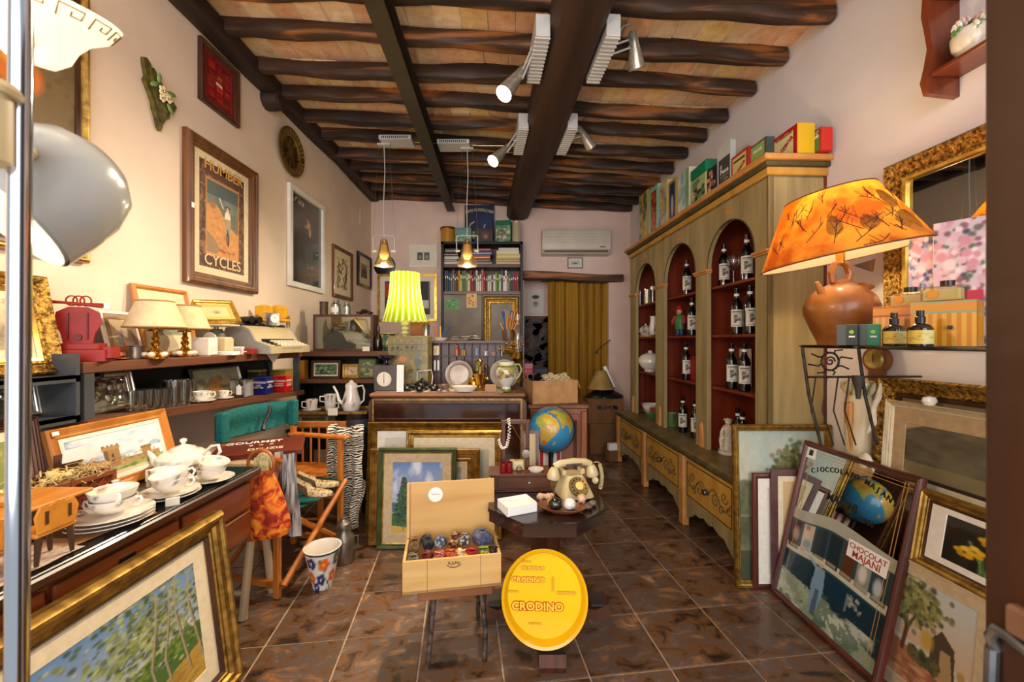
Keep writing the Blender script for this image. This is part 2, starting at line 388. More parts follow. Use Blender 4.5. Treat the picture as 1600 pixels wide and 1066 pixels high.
# recess behind the doorway: pale plaster above, dark rubble stone below
struct(MB().bx(XO0-.1, XO1+.1, 6.05, 6.12, 1.72, 2.4).bx(XO0-.1, XO0-.02, YB+.12, 6.05, -.01, 2.4).bx(XO0-.1, XO1+.1, YB+.12, 6.1, 2.3, 2.4), 'wall_recess', MATS['plaster_back'])
stw = struct(MB().bx(XO0-.1, XO1+.1, 6.04, 6.12, -.01, 1.72), 'wall_recess_base', MATS['stone_mortar'])
for k in range(70):
    x = XO0-.02+random.random()*.42; z = .5+random.random()*1.18; w = random.uniform(.04, .09); h = random.uniform(.03, .055)
    MB().lathe([(.001, -.012), (.7, -.01), (1, 0), (1, .02)], 7, m=Matrix.Translation((x, 6.04, z)) @ Matrix.Rotation(PI/2, 4, 'X') @ Matrix.Rotation(random.random(), 4, 'Z') @ Matrix.Diagonal((w, h, 1, 1))).ob('stone', MATS['stone_dark'], stw)
lt = MB().surf(lambda u, v: (X(817, YB)+u*(X(972, YB)-X(817, YB)), YB-.07+.0*v, 0), 1, 1)
lt = MB()
def linf(u, v):
    a = 2*PI*u; x = X(817, YB)+v*(X(972, YB)-X(817, YB)); cx = math.copysign(abs(math.cos(a))**.35, math.cos(a)); cz = math.copysign(abs(math.sin(a))**.35, math.sin(a))
    return (x, YB+.02+.1*cx*(1+.03*math.sin(x*9)), 2.245+.012*math.sin(x*4)-.03*v+(.062-.012*v)*cz)
lt = MB().surf(linf, 16, 14, True); lt.f += [tuple(range(16)), tuple(14*16+i for i in range(16))[::-1]]
struct(lt, 'trim_1', MATS['joist_wood'])
# ceiling deck, bricks, joists, beams
def jz(x): return 3.2 - .05*x
ce = struct(MB().add([(-2.0, .1, jz(-2)+.1085), (1.95, .1, jz(1.95)+.1085), (1.95, 6.1, jz(1.95)+.1085), (-2, 6.1, jz(-2)+.1085),
                      (-2.0, .1, jz(-2)+.26), (1.95, .1, jz(1.95)+.26), (1.95, 6.1, jz(1.95)+.26), (-2, 6.1, jz(-2)+.26)],
                     [(0, 1, 2, 3), (4, 5, 6, 7), (0, 1, 5, 4), (1, 2, 6, 5), (2, 3, 7, 6), (3, 0, 4, 7)]), 'ceiling', MATS['mortar'])
ce['label'] = 'old ceiling of terracotta bricks on dark log joists'
JY = [1.94, 2.265, 2.6, 2.93, 3.27, 3.6, 3.95, 4.28, 4.62, 4.95, 5.28, 5.58]
bm_ = [MB().bx(-w/2, w/2, -.162, .162, 0, .02, .004).mesh('brick', MATS['old_brick']) for w in (.15, .162, .156)]
for j in range(len(JY)-1):
    y = (JY[j]+JY[j+1])/2; x = -1.93 + random.uniform(-.08, 0)
    while x < RX(y):
        k = random.randrange(3); w = (.15, .162, .156)[k]; xc = x+w/2
        link('brick', bm_[k], ce, (xc, y+random.uniform(-.005, .005), jz(xc)+.104+random.uniform(-.004, .004)), (random.uniform(-.012, .012), .05+random.uniform(-.01, .01), random.uniform(-.015, .015)))
        x += w + .008
def log(y, seed, name='joist'):
    r = random.Random(seed); ph = [r.uniform(0, 6.3) for _ in range(6)]; x0, x1 = -1.93, RX(y)-.015
    def fn(u, v):
        a = 2*PI*u; x = x0+v*(x1-x0); c, sn = math.cos(a), math.sin(a)
        cx = math.copysign(abs(c)**.5, c); cz = math.copysign(abs(sn)**.5, sn)
        ww = .043*(1+.13*math.sin(2.1*x+ph[0])+.06*math.sin(7*x+ph[1])); hh = .05*(1+.1*math.sin(1.7*x+ph[2])+.05*math.sin(8*x+ph[3]))
        return (x, y+.018*math.sin(1.3*x+ph[4])+ww*cx+.006*math.sin(11*x+3*a), jz(x)+.052+.012*math.sin(1.9*x+ph[5])+hh*cz+.005*math.sin(9*x+2*a))
    m = MB().surf(fn, 14, 40, True); m.f += [tuple(range(14)), tuple(40*14+i for i in range(14))[::-1]]
    return m.ob(name, MATS['joist_wood'], ce)
for k, y in enumerate(JY): log(y, k)
def bx_(y): return .378-.0815*(y-1.97)
mb = MB(); pr = [(-.15, .2), (-.155, .06), (-.12, .01), (-.07, -.005), (.08, 0), (.13, .025), (.155, .07), (.15, .2)]
def mbf(u, v):
    i = min(len(pr)-1, round(u*len(pr)) % len(pr)); y = .2+v*5.4; w = 1+.04*math.sin(y*2.3); return (bx_(y)+pr[i][0]*w, y, 3.0+pr[i][1]+.012*math.sin(1.4*y))
mb.surf(mbf, len(pr), 30, True); mb.f += [tuple(range(8)), tuple(30*8+i for i in range(8))[::-1]]
mb.ob('main_beam', MATS['beam_front'], ce)
st = MB()
for (a, b, c, d) in ((-.052, .052, 0, .014), (-.009, .009, .014, .146), (-.052, .052, .146, .16)):
    vs = []
    for y, xc in ((.2, -.645), (5.45, -.815)): vs += [(xc+a, y, 3.08+c), (xc+b, y, 3.08+c), (xc+b, y, 3.08+d), (xc+a, y, 3.08+d)]
    st.add(vs, [(0, 1, 2, 3), (7, 6, 5, 4), (0, 1, 5, 4), (1, 2, 6, 5), (2, 3, 7, 6), (3, 0, 4, 7)])
st.ob('steel_beam', MATS['painted_steel'], ce)
def wbf(u, v):
    a = 2*PI*u; y = .3+v*5.3; c, sn = math.cos(a), math.sin(a); cx = math.copysign(abs(c)**.5, c); cz = math.copysign(abs(sn)**.5, sn)
    return (-1.885+.07*cx+.008*math.sin(3*y), y, 3.335+.065*cz+.014*math.sin(1.7*y+.8)+.006*math.sin(6*y))
m = MB().surf(wbf, 14, 40, True); m.f += [tuple(range(14)), tuple(40*14+i for i in range(14))[::-1]]; m.ob('wall_beam', MATS['beam_wood'], ce)
q = P(415, 157, LY(415)); MB().lathe([(.001, .13), (.055, .13), (.072, .115), (.078, .05), (.074, -.05)], 11, m=Matrix.Translation(q) @ Matrix.Rotation(PI/2, 4, 'Y')).ob('log_stub', MATS['beam_wood'], ce)
# square cover plate on the left wall near the corner
MB().cb((-1.943, (LY(560)+LY(572))/2, 2.93), (.006, .19, .21), .002).ob('cover_plate', MATS['plaster'], None, label='small square plastered cover plate high on the left wall by corner', cat='cover plate')
# the shop door standing open at the right edge of the view
dr = struct(MB().bx(.575, .62, -.3, .5, 0, 2.3, .006), 'door_1', MATS['door_wood'])
M('worn_iron', '#6a6e74', '#8f9298', .35, .9, scale=20); M('pale_wood_trim', '#6b4a34', '#7d5a42', .5, scale=10)
MB().tube([(.574, .484, .985), (.568, .484, 1.0), (.567, .478, 1.012), (.567, .465, 1.012), (.567, .44, 1.005)], .006, 8).tube([(.57, .484, .985), (.569, .486, .9), (.569, .486, .8)], .0065, 8).ob('handle', MATS['worn_iron'], dr)
MB().cb((.569, .452, 1.035), (.016, .03, .034), .004).ob('bolt_block', MATS['pale_wood_trim'], dr)
# ================================================================ shared materials and small builders
wood('oak_dark', '#2a1609', '#4b2a13'); wood('walnut', '#3a1d0e', '#5e3319'); wood('walnut_y', '#3a1d0e', '#5e3319', 'y'); wood('walnut_x', '#3a1d0e', '#5e3319', 'x')
wood('frame_brown', '#4f2c12', '#7a4a20'); wood('frame_orange', '#a8641c', '#c98432'); wood('frame_mahogany', '#3e140c', '#5d2114', coat=.4)
wood('plank', '#4e2a17', '#6f3f22', 'y', .6, coat=0); wood('plank_x', '#4e2a17', '#6f3f22', 'x', .6, coat=0)
wood('chair_wood', '#a4581a', '#c9782c', rough=.45); wood('pale_wood', '#b59a74', '#cbb28b', rough=.65, coat=0); wood('pine', '#c99d5a', '#dcb474', 'x', .5)
wood('toy_wood', '#b8701c', '#d08a30', 'y', .5); wood('toy_leg', '#3b2414', '#55351c'); wood('ebony_table', '#170d0a', '#2a1712', 'x', .22, coat=.5)
M('gold_leaf', '#5c4013', '#bd9244', .36, .75, scale=26, detail=5, bump=.15, mid=(.25, .7)); M('gold_dull', '#5d4315', '#b48a3a', .42, .7, scale=30, detail=5, bump=.2, mid=(.25, .7))
M('gold_bright', '#b98a2e', '#e8c05e', .28, .8, scale=20); M('gold_carved', '#5a3d10', '#c79a45', .4, .75, scale=70, detail=3, bump=1.0, mid=(.35, .65))
M('brass', '#b5822c', '#e0b454', .2, 1, scale=12); M('brass_dark', '#5a3f14', '#a57a30', .35, .9, scale=30, bump=.4); M('copper', '#8a5436', '#b06c46', .35, .8, scale=12)
M('pewter', '#7c7468', '#9a9184', .38, .85, scale=14); M('silver', '#a8a49c', '#cfcac0', .25, .95, scale=18); M('chrome', '#c9ccd2', None, .12, 1)
M('grey_steel', '#3f4144', '#52555a', .5, .3, scale=6); M('black_metal', '#0d0d0e', '#191919', .45, .3, scale=10); M('white_plastic', '#d8d4cc', None, .4); M('black_plastic', '#0b0b0c', None, .3)
M('porcelain', '#ece4d6', '#e3d9c8', .16, coat=.6, scale=5); M('white_paint', '#e9e4dc', '#ddd7cd', .5, scale=9); M('paper', '#e8dfca', '#ddd2ba', .8, scale=8); M('white_card', '#efece6', None, .7)
M('mat_cream', '#e0d0ae', '#d6c5a0', .9, scale=40); M('mat_white', '#e6dfd2', '#ddd5c6', .9, scale=40); M('cardboard', '#a87b4a', '#b88a58', .85, scale=14); M('mat_beige', '#c3ad88', '#b59e78', .9, scale=50, bump=.1)
M('red_lacquer', '#7e0f05', '#961608', .55, scale=8); M('teal_canvas', '#05524f', '#0a6661', .85, scale=60, bump=.2); M('gold_print', '#c99646', None, .55); M('cream_print', '#e9dcb8', None, .6); M('ink', '#20160f', None, .7); M('white_print', '#efe9e2', None, .6)
GL(); GL('amber_glass', '#d9a24a', k=.1); GL('tinted_glass', '#cfd8d4', k=.2)
def tin(name, label, cat, loc, w, d, h, mat, rz=0, lid=None, art=None, faces='f', group=None, lidh=.18, b=.004, rx=0, pm=None):
    t = T(name, label, cat, loc, rz, group, rx=rx); hl = h*lidh if lid else 0
    MB().bx(-w/2, w/2, -d/2, d/2, 0, h-hl, b).ob('body', mat, t)
    if lid: MB().bx(-w/2-.0015, w/2+.0015, -d/2-.0015, d/2+.0015, h-hl, h, b).ob('lid', lid, t)
    if art is not None:
        arts = art if isinstance(art, (list, tuple)) else [art]*len(faces); e = .001
        for f, a in zip(faces, arts):
            ww = {'f': w, 'l': d, 'r': d, 't': w}[f]-2*b; hh = (h-hl if f != 't' else d)-2*b
            mb = sheet(a, ww, hh, 0, None, b)
            mm = {'f': Matrix.Translation((0, -d/2-e, 0)), 'r': Matrix.Translation((w/2+e, 0, 0)) @ Matrix.Rotation(PI/2, 4, 'Z'), 'l': Matrix.Translation((-w/2-e, 0, 0)) @ Matrix.Rotation(-PI/2, 4, 'Z'),
                  't': Matrix.Translation((0, -d/2, h+e)) @ Matrix.Rotation(-PI/2, 4, 'X')}[f]
            mb.v = [mm @ v for v in mb.v]; mb.ob('print', pm or MATS['tin_print'], t)
    return t
def boxm(name, label, cat, loc, w, d, h, mat, rz=0, b=.003, group=None, rx=0, ry=0):
    return MB().bx(-w/2, w/2, -d/2, d/2, 0, h, b).ob(name, mat, None, loc, (rx, ry, rz), label, cat, group)
def speck(base, cols, lo, hi, dens=.25, cell=.012, seed=0):
    b = np.array(lin(base)); cs = [np.array(lin(c)) for c in cols]
    def fn(v):
        if lo <= v.z <= hi:
            q = hash((round(v.x/cell), round(v.y/cell), round(v.z/cell), seed)) % 997
            if q < dens*997: return cs[q % len(cs)]
        return b
    return fn
CUPC = ['#8f7f86', '#6f7a58', '#b08a84', '#a08a6a']
def cupbody(r, h): return [(0, 0), (r*.5, 0), (r*.55, h*.06), (r*.72, h*.22), (r*.9, h*.5), (r*.97, h*.8), (r, h), (r*.95, h), (r*.9, h*.78), (r*.8, h*.45), (r*.5, h*.14), (0, h*.12)]
def cup(label, loc, r, h, rz=0, rot=None, two=False, name='teacup', cat='cup', deco=True, group=None, hr=None):
    t = link(name, None, None, loc, rot or (0, 0, rz), label, cat, group)
    m = MB().lathe(cupbody(r, h), 28)
    if deco: m.paint(speck('#ebe3d4', CUPC, h*.55, h*.9, .22, r*.16))
    else: m.paint(lambda v: lin('#ebe3d4'))
    m.ob('bowl', MATS['glaze'], t)
    for k in ((0, 1) if two else (0,)):
        sg = -1 if k else 1; hr_ = hr or h*.3
        MB().tube([(sg*(r*.82), 0, h*.35), (sg*(r*.95+hr_*.7), 0, h*.32), (sg*(r+hr_*1.1), 0, h*.6), (sg*(r+hr_*.8), 0, h*.9), (sg*(r*.9), 0, h*.82)], r*.075, 7).ob('handle', MATS['porcelain'], t)
    return t
def saucer(label, loc, r, name='saucer', cat='saucer', h=None, rot=(0, 0, 0), group=None, deco=True):
    h = h or r*.18; m = MB().lathe([(0, .002), (r*.5, 0), (r*.55, h*.12), (r*.8, h*.5), (r, h), (r*.99, h*1.12), (r*.78, h*.65), (r*.55, h*.3), (0, h*.25)], 36)
    ph = speck('#ebe3d4', CUPC, h*.5, h*1.2, .16, r*.12)
    m.paint(ph if deco else (lambda v: lin('#ebe3d4'))); return m.ob(name, MATS['glaze'], None, loc, rot, label, cat, group)
def onL(px, o, z): return (-1.945+o, LY(px, o), z)

# ================================================================ pictures on the left wall
LR = R(90)
c = CV(70, 110, '#4a3a1c').grad('#3a2c14', '#6a542c'); n = c.ns(5, 2); c.put((n > .55)*.35, '#7a6234')
for (u, v, r_, q) in ((.2, .55, .16, '#c9731a'), (.5, .5, .15, '#d98a22'), (.72, .6, .13, '#c46a14'), (.35, .36, .15, '#d07c1c'), (.62, .34, .13, '#b8620f')):
    c.ell(u, v, r_, r_*.66, q, 1, .3); c.ell(u-.04, v+.03, r_*.4, r_*.25, '#e8b050', .7, .9)
for (u, v, du, dv) in ((.3, .72, .16, .05), (.6, .75, .18, .04), (.8, .7, .12, .05), (.45, .64, .13, .035), (.15, .68, .12, .04)): c.ell(u, v, du, dv, '#4f6a22', 1, .3); c.ell(u, v+.01, du*.6, dv*.4, '#8fa04a', .8, .5)
c.ell(.55, .2, .3, .12, '#1c1412', .9, .6); c.dabs(60, lambda r: (.3+.5*r.random(), .12+.16*r.random()), .02, .012, ['#2a2030', '#3a2c3c', '#8f8f9a'], 4); c.grain(.15)
y1 = LY(130); pic('oil_painting', 'tall gilt-framed still life of oranges and leaves behind the lamp', 'painting', (-1.943, y1-.42, 1.70), LR, .84, 1.2, .03, .04, MATS['gold_leaf'], c, prof='round', inner=(.012, MATS['oak_dark']))
# carved green sconce with porcelain flowers
t = T('wall_sconce', 'leaf-shaped green carved wall ornament with small porcelain flowers', 'wall ornament', (-1.943, LY(242), 2.50), LR)
M('green_gilt', '#3f3a14', '#6a5f24', .5, .2, scale=25, bump=.5)
ol = [(.015, 0), (.03, .06), (.05, .1), (.07, .12), (.075, .16), (.105, .19), (.12, .235), (.09, .25), (.06, .26), (.04, .3), (.01, .31), (0, .34), (-.04, .36), (-.05, .4), (-.07, .42), (-.09, .41), (-.085, .36), (-.075, .3), (-.085, .27), (-.06, .22), (-.035, .16), (-.03, .12), (-.015, .08), (0, .02)]
ol = [(x, z*.82) for x, z in ol]
MB().prism(ol, -.02, 0).prism([(x*.7+.005, z*.75+.05) for x, z in ol], -.032, -.02).ob('plaque', MATS['green_gilt'], t)
M('petal', '#efe6c8', '#dccf9e', .3, scale=20); M('leaf_green', '#4f7a34', '#86a862', .35, scale=20)
for (x, z, r_) in ((.0, .21, .026), (.035, .19, .022), (-.005, .17, .018)):
    m = MB()
    for k in range(5): a = k*2*PI/5; m.sph((x+math.cos(a)*r_*.7, -.045, z+math.sin(a)*r_*.7), (r_*.5, r_*.22, r_*.5), 8, 5)
    f = m.ob('flower', MATS['petal'], t); MB().sph((x, -.053, z), r_*.3, 8, 5).ob('flower_centre', MATS['gold_bright'], f)
for (x, z, a) in ((-.05, .22, .6), (-.02, .27, 1.4), (.05, .14, -.8), (.06, .23, .2)):
    MB().sph((0, 0, 0), (.03, .006, .013), 9, 6, m=Matrix.Translation((x, -.04, z)) @ Matrix.Rotation(-a, 4, 'Y')).ob('leaf', MATS['leaf_green'], t)
# red collage
c = CV(64, 72, '#7a0c10'); r = random.Random(3)
for i in range(3):
    for j in range(4):
        u, v = .08+i*.31, .06+j*.235; c.rect(u, v, u+.26, v+.19, r.choice(['#a51418', '#8e1014', '#b8262a', '#6e0a10'])); c.rect(u+.03, v+.03, u+.23, v+.05, '#c9423a', .6); c.rect(u+.05, v+.09, u+.21, v+.14, r.choice(['#d9695a', '#5a0a0c', '#b03838']), .7)
c.rect(.38, .44, .62, .52, '#e4d2b8')
ya, yb = LY(308), LY(369); pic('framed_collage', 'red collage of small labels in a dark walnut frame near the ceiling', 'picture', (-1.943, (ya+yb)/2, 2.85), LR, yb-ya, .39, .035, .03, MATS['oak_dark'], c, mw=.03, mmat=M('mat_red', '#5d0a10', '#7a1016', .8, scale=30), prof='scoop', amat=MATS['pigment_gloss'])
# bicycle poster
c = CV(120, 165, '#4e2f26'); c.put((c.ns(16, 5) > .52)*.8, '#6d4632'); c.put((c.ns(26, 6) > .6)*.7, '#9a6a44'); c.put((c.ns(24, 9) > .64)*.8, '#2e1c1c')
c.rect(.13, .12, .87, .86, '#b07c48'); c.rect(.15, .135, .85, .845, '#c58a4a')
k = (c.u > .16) & (c.u < .84) & (c.v > .145) & (c.v < .835); sky = np.clip((c.v-.5)/.33, 0, 1)
c.put(k*(c.v > .45), '#7d8478'); c.put(k*(c.v > .45)*(c.ns(5, 8))*.8, '#45585a'); c.put(k*(c.v > .7)*.7, '#33474c')
c.poly([(.16, .6), (.3, .64), (.42, .6), (.6, .46), (.84, .38), (.84, .145), (.16, .145)], '#c68a4c'); c.poly([(.42, .62), (.6, .58), (.84, .6), (.84, .4), (.6, .47)], '#6a6a5c')
c.poly([(.16, .35), (.3, .3), (.45, .2), (.35, .15), (.16, .15)], '#7d7358', .8); c.dabs(70, lambda r: (.2+.6*r.random(), .16+.4*r.random()), .03, .012, ['#d79a58', '#b07a44', '#a86a3c'], 3, .6)
c.ell(.28, .62, .07, .05, '#8f6a4c', .8); c.line([(.42, .7), (.5, .62)], .012, '#e2d2b0')
c.ell(.6, .64, .06, .014, '#3a2620'); c.ell(.6, .615, .03, .03, '#d9a880'); c.ell(.6, .55, .07, .06, '#e6d8bc'); c.poly([(.55, .53), (.67, .53), (.69, .36), (.53, .36)], '#a59272'); c.ell(.6, .33, .045, .075, '#2b2018', 1, .3); c.ell(.6, .33, .026, .055, '#b58350', 1, .3); c.line([(.6, .42), (.61, .26)], .014, '#241a14'); c.ell(.69, .36, .03, .075, '#d8b070', .7, .2); c.ell(.69, .36, .02, .06, '#b98348', 1, .3)
c.dabs(40, lambda r: (.4+.35*r.random(), .18+.03*r.random()), .012, .006, ['#a8322a', '#8a2c24'], 8); c.rect(.06, .03, .94, .115, '#4a2c26'); c.rect(.12, .88, .9, .965, '#57342a'); c.grain(.1)
ya, yb = LY(284), LY(396)
t = pic('framed_poster', 'large bicycle poster with woman cyclist in a carved brown frame', 'poster', (-1.943, (ya+yb)/2, 1.70), LR, yb-ya, .915, .075, .045, MATS['frame_brown'], c, mw=.045, mmat=MATS['mat_cream'], prof='step')
text('HUMBER', .095, MATS['gold_print'], t, (.01, -.009, .775), off=.012); text('CYCLES', .1, M('pale_gold_print', '#d9b98a', None, .6), t, (0, -.009, .17), off=.012)
MB().cb((-.31, -.047, .46), (.02, .002, .03)).ob('price_tag', MATS['white_card'], t)
# round embossed brass plate
t = T('wall_plate', 'round embossed brass plate hung on the left wall', 'plate', (-1.94, LY(451), Z(238, LY(451))), LR)
c = CV(90, 90); 
def bp(v):
    r_ = math.hypot(v.x, v.z)/.205; a = math.atan2(v.z, v.x)
    if r_ > .93: return lin('#6a5220')
    if r_ > .7: return lin('#b99a50') if (int(a*9) + int(r_*14)) % 2 else lin('#4a3414')
    if r_ > .64: return lin('#8a6a2c')
    return lin(['#3a2a14', '#6e5324', '#2e2416', '#8a7038'][hash((round(v.x/.022), round(v.z/.03))) % 4])
MB().lathe([(.001, .012), (.05, .014), (.1, .01), (.13, .012), (.14, .022), (.18, .026), (.196, .034), (.205, .03), (.205, .02), (.13, .0), (.001, 0)], 64, m=Matrix.Rotation(PI/2, 4, 'X')).paint(bp).ob('plate', VC('brass_print', .35, .3, .6), t)
# dark poster in white frame
c = CV(80, 120, '#2b2e2c'); c.put(c.ns(4, 3)*.7, '#3e423c'); c.rect(.04, .03, .96, .97, '#34382f', .4); c.ell(.55, .12, .6, .1, '#4e3428', .5, .8); c.ell(.75, .3, .25, .18, '#3f4c44', .7, .8); c.ell(.35, .2, .35, .12, '#3c4a44', .5, .8)
c.poly([(.35, .6), (.75, .6), (.82, .3), (.6, .18), (.3, .3)], '#1d1f20', .9); c.ell(.56, .71, .07, .055, '#c79a70', 1, .4); c.ell(.5, .68, .1, .02, '#b98a62', 1, .5); c.ell(.6, .63, .05, .07, '#c8a888', .9, .5); c.ell(.54, .755, .07, .03, '#a86a3a', 1, .5)
c.dabs(22, lambda r: (.06+.34*r.random(), .9+.06*r.random()), .02, .012, ['#b8b09a', '#8f8a78'], 5); c.rect(.62, .4, .9, .42, '#8f8672'); c.rect(.6, .395, .78, .42, '#0f1010'); c.dabs(30, lambda r: (.5+.4*r.random(), .2+.05*r.random()), .03, .008, ['#7a4a3a', '#5a6a58'], 6)
ya, yb = LY(448), LY(503.5); pic('framed_poster', 'dark poster of a seated figure in a white frame', 'poster', (-1.943, (ya+yb)/2, 1.832), LR, yb-ya, .89, .045, .03, MATS['white_paint'], c, prof='flat', amat=VC('pigment_glazed', .25, 1.0), mw=.0)
# brown-framed engraving, black-framed photograph
c = CV(50, 80, '#d9c59a'); c.put((c.ns(9, 4) > .5)*.9, '#3c2c22'); c.put((c.ns(13, 14) > .56)*.9, '#e6d6b0'); c.put((c.ns(7, 24) > .62)*.6, '#8a6a40')
ya, yb = LY(518), LY(548); pic('framed_engraving', 'brown-framed swirling engraving on cream near the corner', 'picture', (-1.943, (ya+yb)/2, 1.83), LR, yb-ya, .57, .04, .03, MATS['frame_brown'], c, mw=.07, mmat=MATS['mat_cream'], prof='scoop')
c = CV(30, 40, '#8f7a5c').grad('#3a2c20', '#a58c68'); c.ell(.5, .45, .3, .2, '#2a201a', .8, .5)
ya, yb = LY(557), LY(578); pic('framed_photograph', 'small black-framed brown photograph in the far left corner', 'picture', (-1.943, (ya+yb)/2, 2.05), LR, yb-ya, .43, .035, .025, MATS['black_plastic'], c, mw=.09, mmat=MATS['mat_cream'], prof='flat')

# ================================================================ wall shelves on the left
ZT = 1.265
t = T('wall_shelf', 'long wooden wall shelf with two planks on grey steel uprights', 'shelf', (0, 0, 0))
MB().bx(-1.944, -1.695, 1.615, 3.30, ZT-.045, ZT, .004).ob('upper_plank', MATS['plank'], t)
def zl(y): return 1.035-.0485*(y-1.62)
m = MB(); ya, yb = 1.615, 3.30
m.add([(x, y, zl(y)-d) for y in (ya, yb) for d in (0, .035) for x in (-1.944, -1.68)], [(0, 1, 3, 2), (4, 6, 7, 5), (0, 2, 6, 4), (1, 5, 7, 3), (0, 4, 5, 1), (2, 3, 7, 6)]); m.ob('lower_plank', MATS['plank'], t)
for y in (1.625, 3.235):
    m = MB().bx(-1.735, -1.70, y-.004, y+.035, zl(y), ZT-.045); m.ob('upright', MATS['grey_steel'], t)
    MB().bx(-1.944, -1.92, y-.004, y+.035, zl(y), ZT-.045).ob('upright', MATS['grey_steel'], t)
MB().bx(-1.944, -1.936, 1.66, 3.23, 1.0, ZT-.045).ob('back_panel', MATS['black_metal'], t)
for y in (1.7, 2.9): MB().bx(-1.944, -1.72, y, y+.02, ZT-.065, ZT-.045).ob('bracket', MATS['black_metal'], t)
t = T('steel_shelf', 'dark grey open steel shelf box beside the chrome pole', 'shelf', (0, 0, 0))
for z in (1.217, 1.06): MB().bx(-1.944, -1.695, .95, 1.60, z-.014, z).bx(-1.709, -1.695, .95, 1.60, z-.026, z).ob('shelf_board', MATS['grey_steel'], t)
for y in (.95, 1.585): MB().bx(-1.944, -1.695, y, y+.015, 1.034, 1.30 if y > 1 else 1.217).ob('side_panel', MATS['grey_steel'], t)
MB().bx(-1.944, -1.938, .96, 1.59, 1.05, 1.21).ob('back_panel', MATS['black_metal'], t)
# ornate gilt engraving on the steel shelf
c = CV(60, 64, '#b9a88a').grad('#a08f72', '#cbb994'); c.ell(.3, .45, .28, .4, '#6a5c4a', .8, .5); c.ell(.3, .75, .13, .13, '#d2c2a2', 1, .4); c.ell(.3, .8, .16, .12, '#3e342c', .8, .6); c.ell(.28, .45, .12, .2, '#d2c2a2', .9, .5); c.ell(.7, .3, .25, .3, '#7a6c56', .7, .6); c.put((c.ns(14, 6) > .6)*.4, '#4a4036')
pic('gilt_framed_print', 'ornate carved gilt frame with grey engraving behind the chrome pole', 'picture', (-1.80, 1.43, 1.219), LR, .37, .385, .055, .04, MATS['gold_carved'], c, mw=.03, mmat=MATS['mat_cream'], lean=R(11), prof='scoop', inner=(.012, MATS['gold_bright']))
# silver relief plaques
def relief(name, label, loc, W, H, lean, seed, nf=7):
    t = T(name, label, 'relief', loc, LR, rx=-lean); r = random.Random(seed)
    MB().rings(W, H, PROF['step'](W*.16, .018)).ob('frame', MATS['silver'], t); MB().bx(-W*.4, W*.4, -.006, 0, H*.08, H*.92).ob('plate', MATS['pewter'], t)
    for k in range(nf):
        x = r.uniform(-.28, .28)*W; z = r.uniform(.22, .72)*H; q = r.uniform(.05, .11)*W
        m = MB().sph((x, -.008, z), (q, .008, q*1.3), 8, 6).sph((x+q*.3, -.01, z+q*1.2), (q*.5, .007, q*.5), 8, 5); m.ob('figure', MATS['silver'], t)
relief('silver_relief', 'small square silver relief plaque inside the grey steel shelf', (-1.84, 1.515, 1.061), .15, .14, R(10), 2)
y0 = (LY(130, .1)+LY(200, .1))/2; relief('silver_relief', 'wide embossed silver plaque leaning beside the glasses on lower shelf', (-1.83, y0+.01, zl(y0)+.002), .25, .19, R(12), 5, 12)
# red layered fretwork rack
t = T('fretwork_rack', 'red lacquered fretwork rack with lyre shapes standing on the shelf', 'rack', (-1.78, 1.675, ZT), R(22))
def lyre(cx, w, h):
    return [(cx-w*.3, 0), (cx-w*.36, h*.3), (cx-w*.5, h*.55), (cx-w*.45, h*.85), (cx-w*.2, h), (cx+w*.2, h), (cx+w*.45, h*.85), (cx+w*.5, h*.55), (cx+w*.36, h*.3), (cx+w*.3, 0)]
for k, (dy, dx) in enumerate(((.03, -.018), (.012, -.008), (-.006, .0))):
    MB().prism([(x+dx, z+.075) for x, z in lyre(0, .15, .15)], dy, dy+.006).ob('lyre_panel', MATS['red_lacquer'], t)
for dx in (-.03, .03): MB().bx(dx-.003, dx+.003, -.012, -.006, .09, .2).ob('string_bar', M('red_deep', '#5e0a04', None, .5), t)
MB().lathe([(.001, 0), (.014, 0), (.014, .006), (.001, .006)], 16, m=Matrix.Translation((0, -.006, .1)) @ Matrix.Rotation(PI/2, 4, 'X')).ob('sound_hole', MATS['red_deep'], t)
MB().bx(-.1, .1, -.04, .045, 0, .05, .002).bx(-.075, .075, -.03, .04, .05, .075, .002).bx(-.115, -.09, -.03, .045, .015, .06).bx(.09, .115, -.03, .045, .015, .06).ob('base_block', MATS['red_lacquer'], t)
MB().tube([(-.115, 0, .245), (-.05, 0, .242), (0, 0, .238), (.075, 0, .232)], [.009, .006, .006, .011], 8).ob('rod', MATS['red_lacquer'], t)
for x in (-.022, .0, .022): MB().tube([(x+.018*math.cos(a), .0, .25+.02*math.sin(a)) for a in [k*2*PI/16 for k in range(16)]], .003, 6, True).ob('ring', MATS['red_lacquer'], t)
MB().cb((.09, -.002, .235), (.018, .004, .022)).ob('price_tag', MATS['white_card'], t)
# cups on the top shelf
l = onL(182, .19, ZT); t = T('copper_cup', 'copper cup on a small saucer next to the red rack', 'cup', l)
MB().lathe([(0, .008), (.024, .008), (.034, .02), (.03, .035), (.042, .06), (.039, .06), (.026, .036), (0, .02)], 22).ob('bowl', MATS['copper'], t); MB().lathe([(0, 0), (.03, 0), (.046, .008), (.044, .011), (0, .006)], 24).ob('saucer', MATS['copper'], t)
t = T('pewter_mug', 'dull pewter mug beside the brass lamp on the top shelf', 'mug', onL(212, .17, ZT))
MB().lathe([(0, 0), (.036, 0), (.038, .01), (.035, .03), (.037, .058), (.042, .062), (.037, .062), (.032, .03), (0, .01)], 22).ob('body', MATS['pewter'], t)
MB().tube([(-.03, 0, .05), (-.055, 0, .05), (-.055, 0, .02), (-.032, 0, .016)], .004, 6).ob('handle', MATS['pewter'], t)
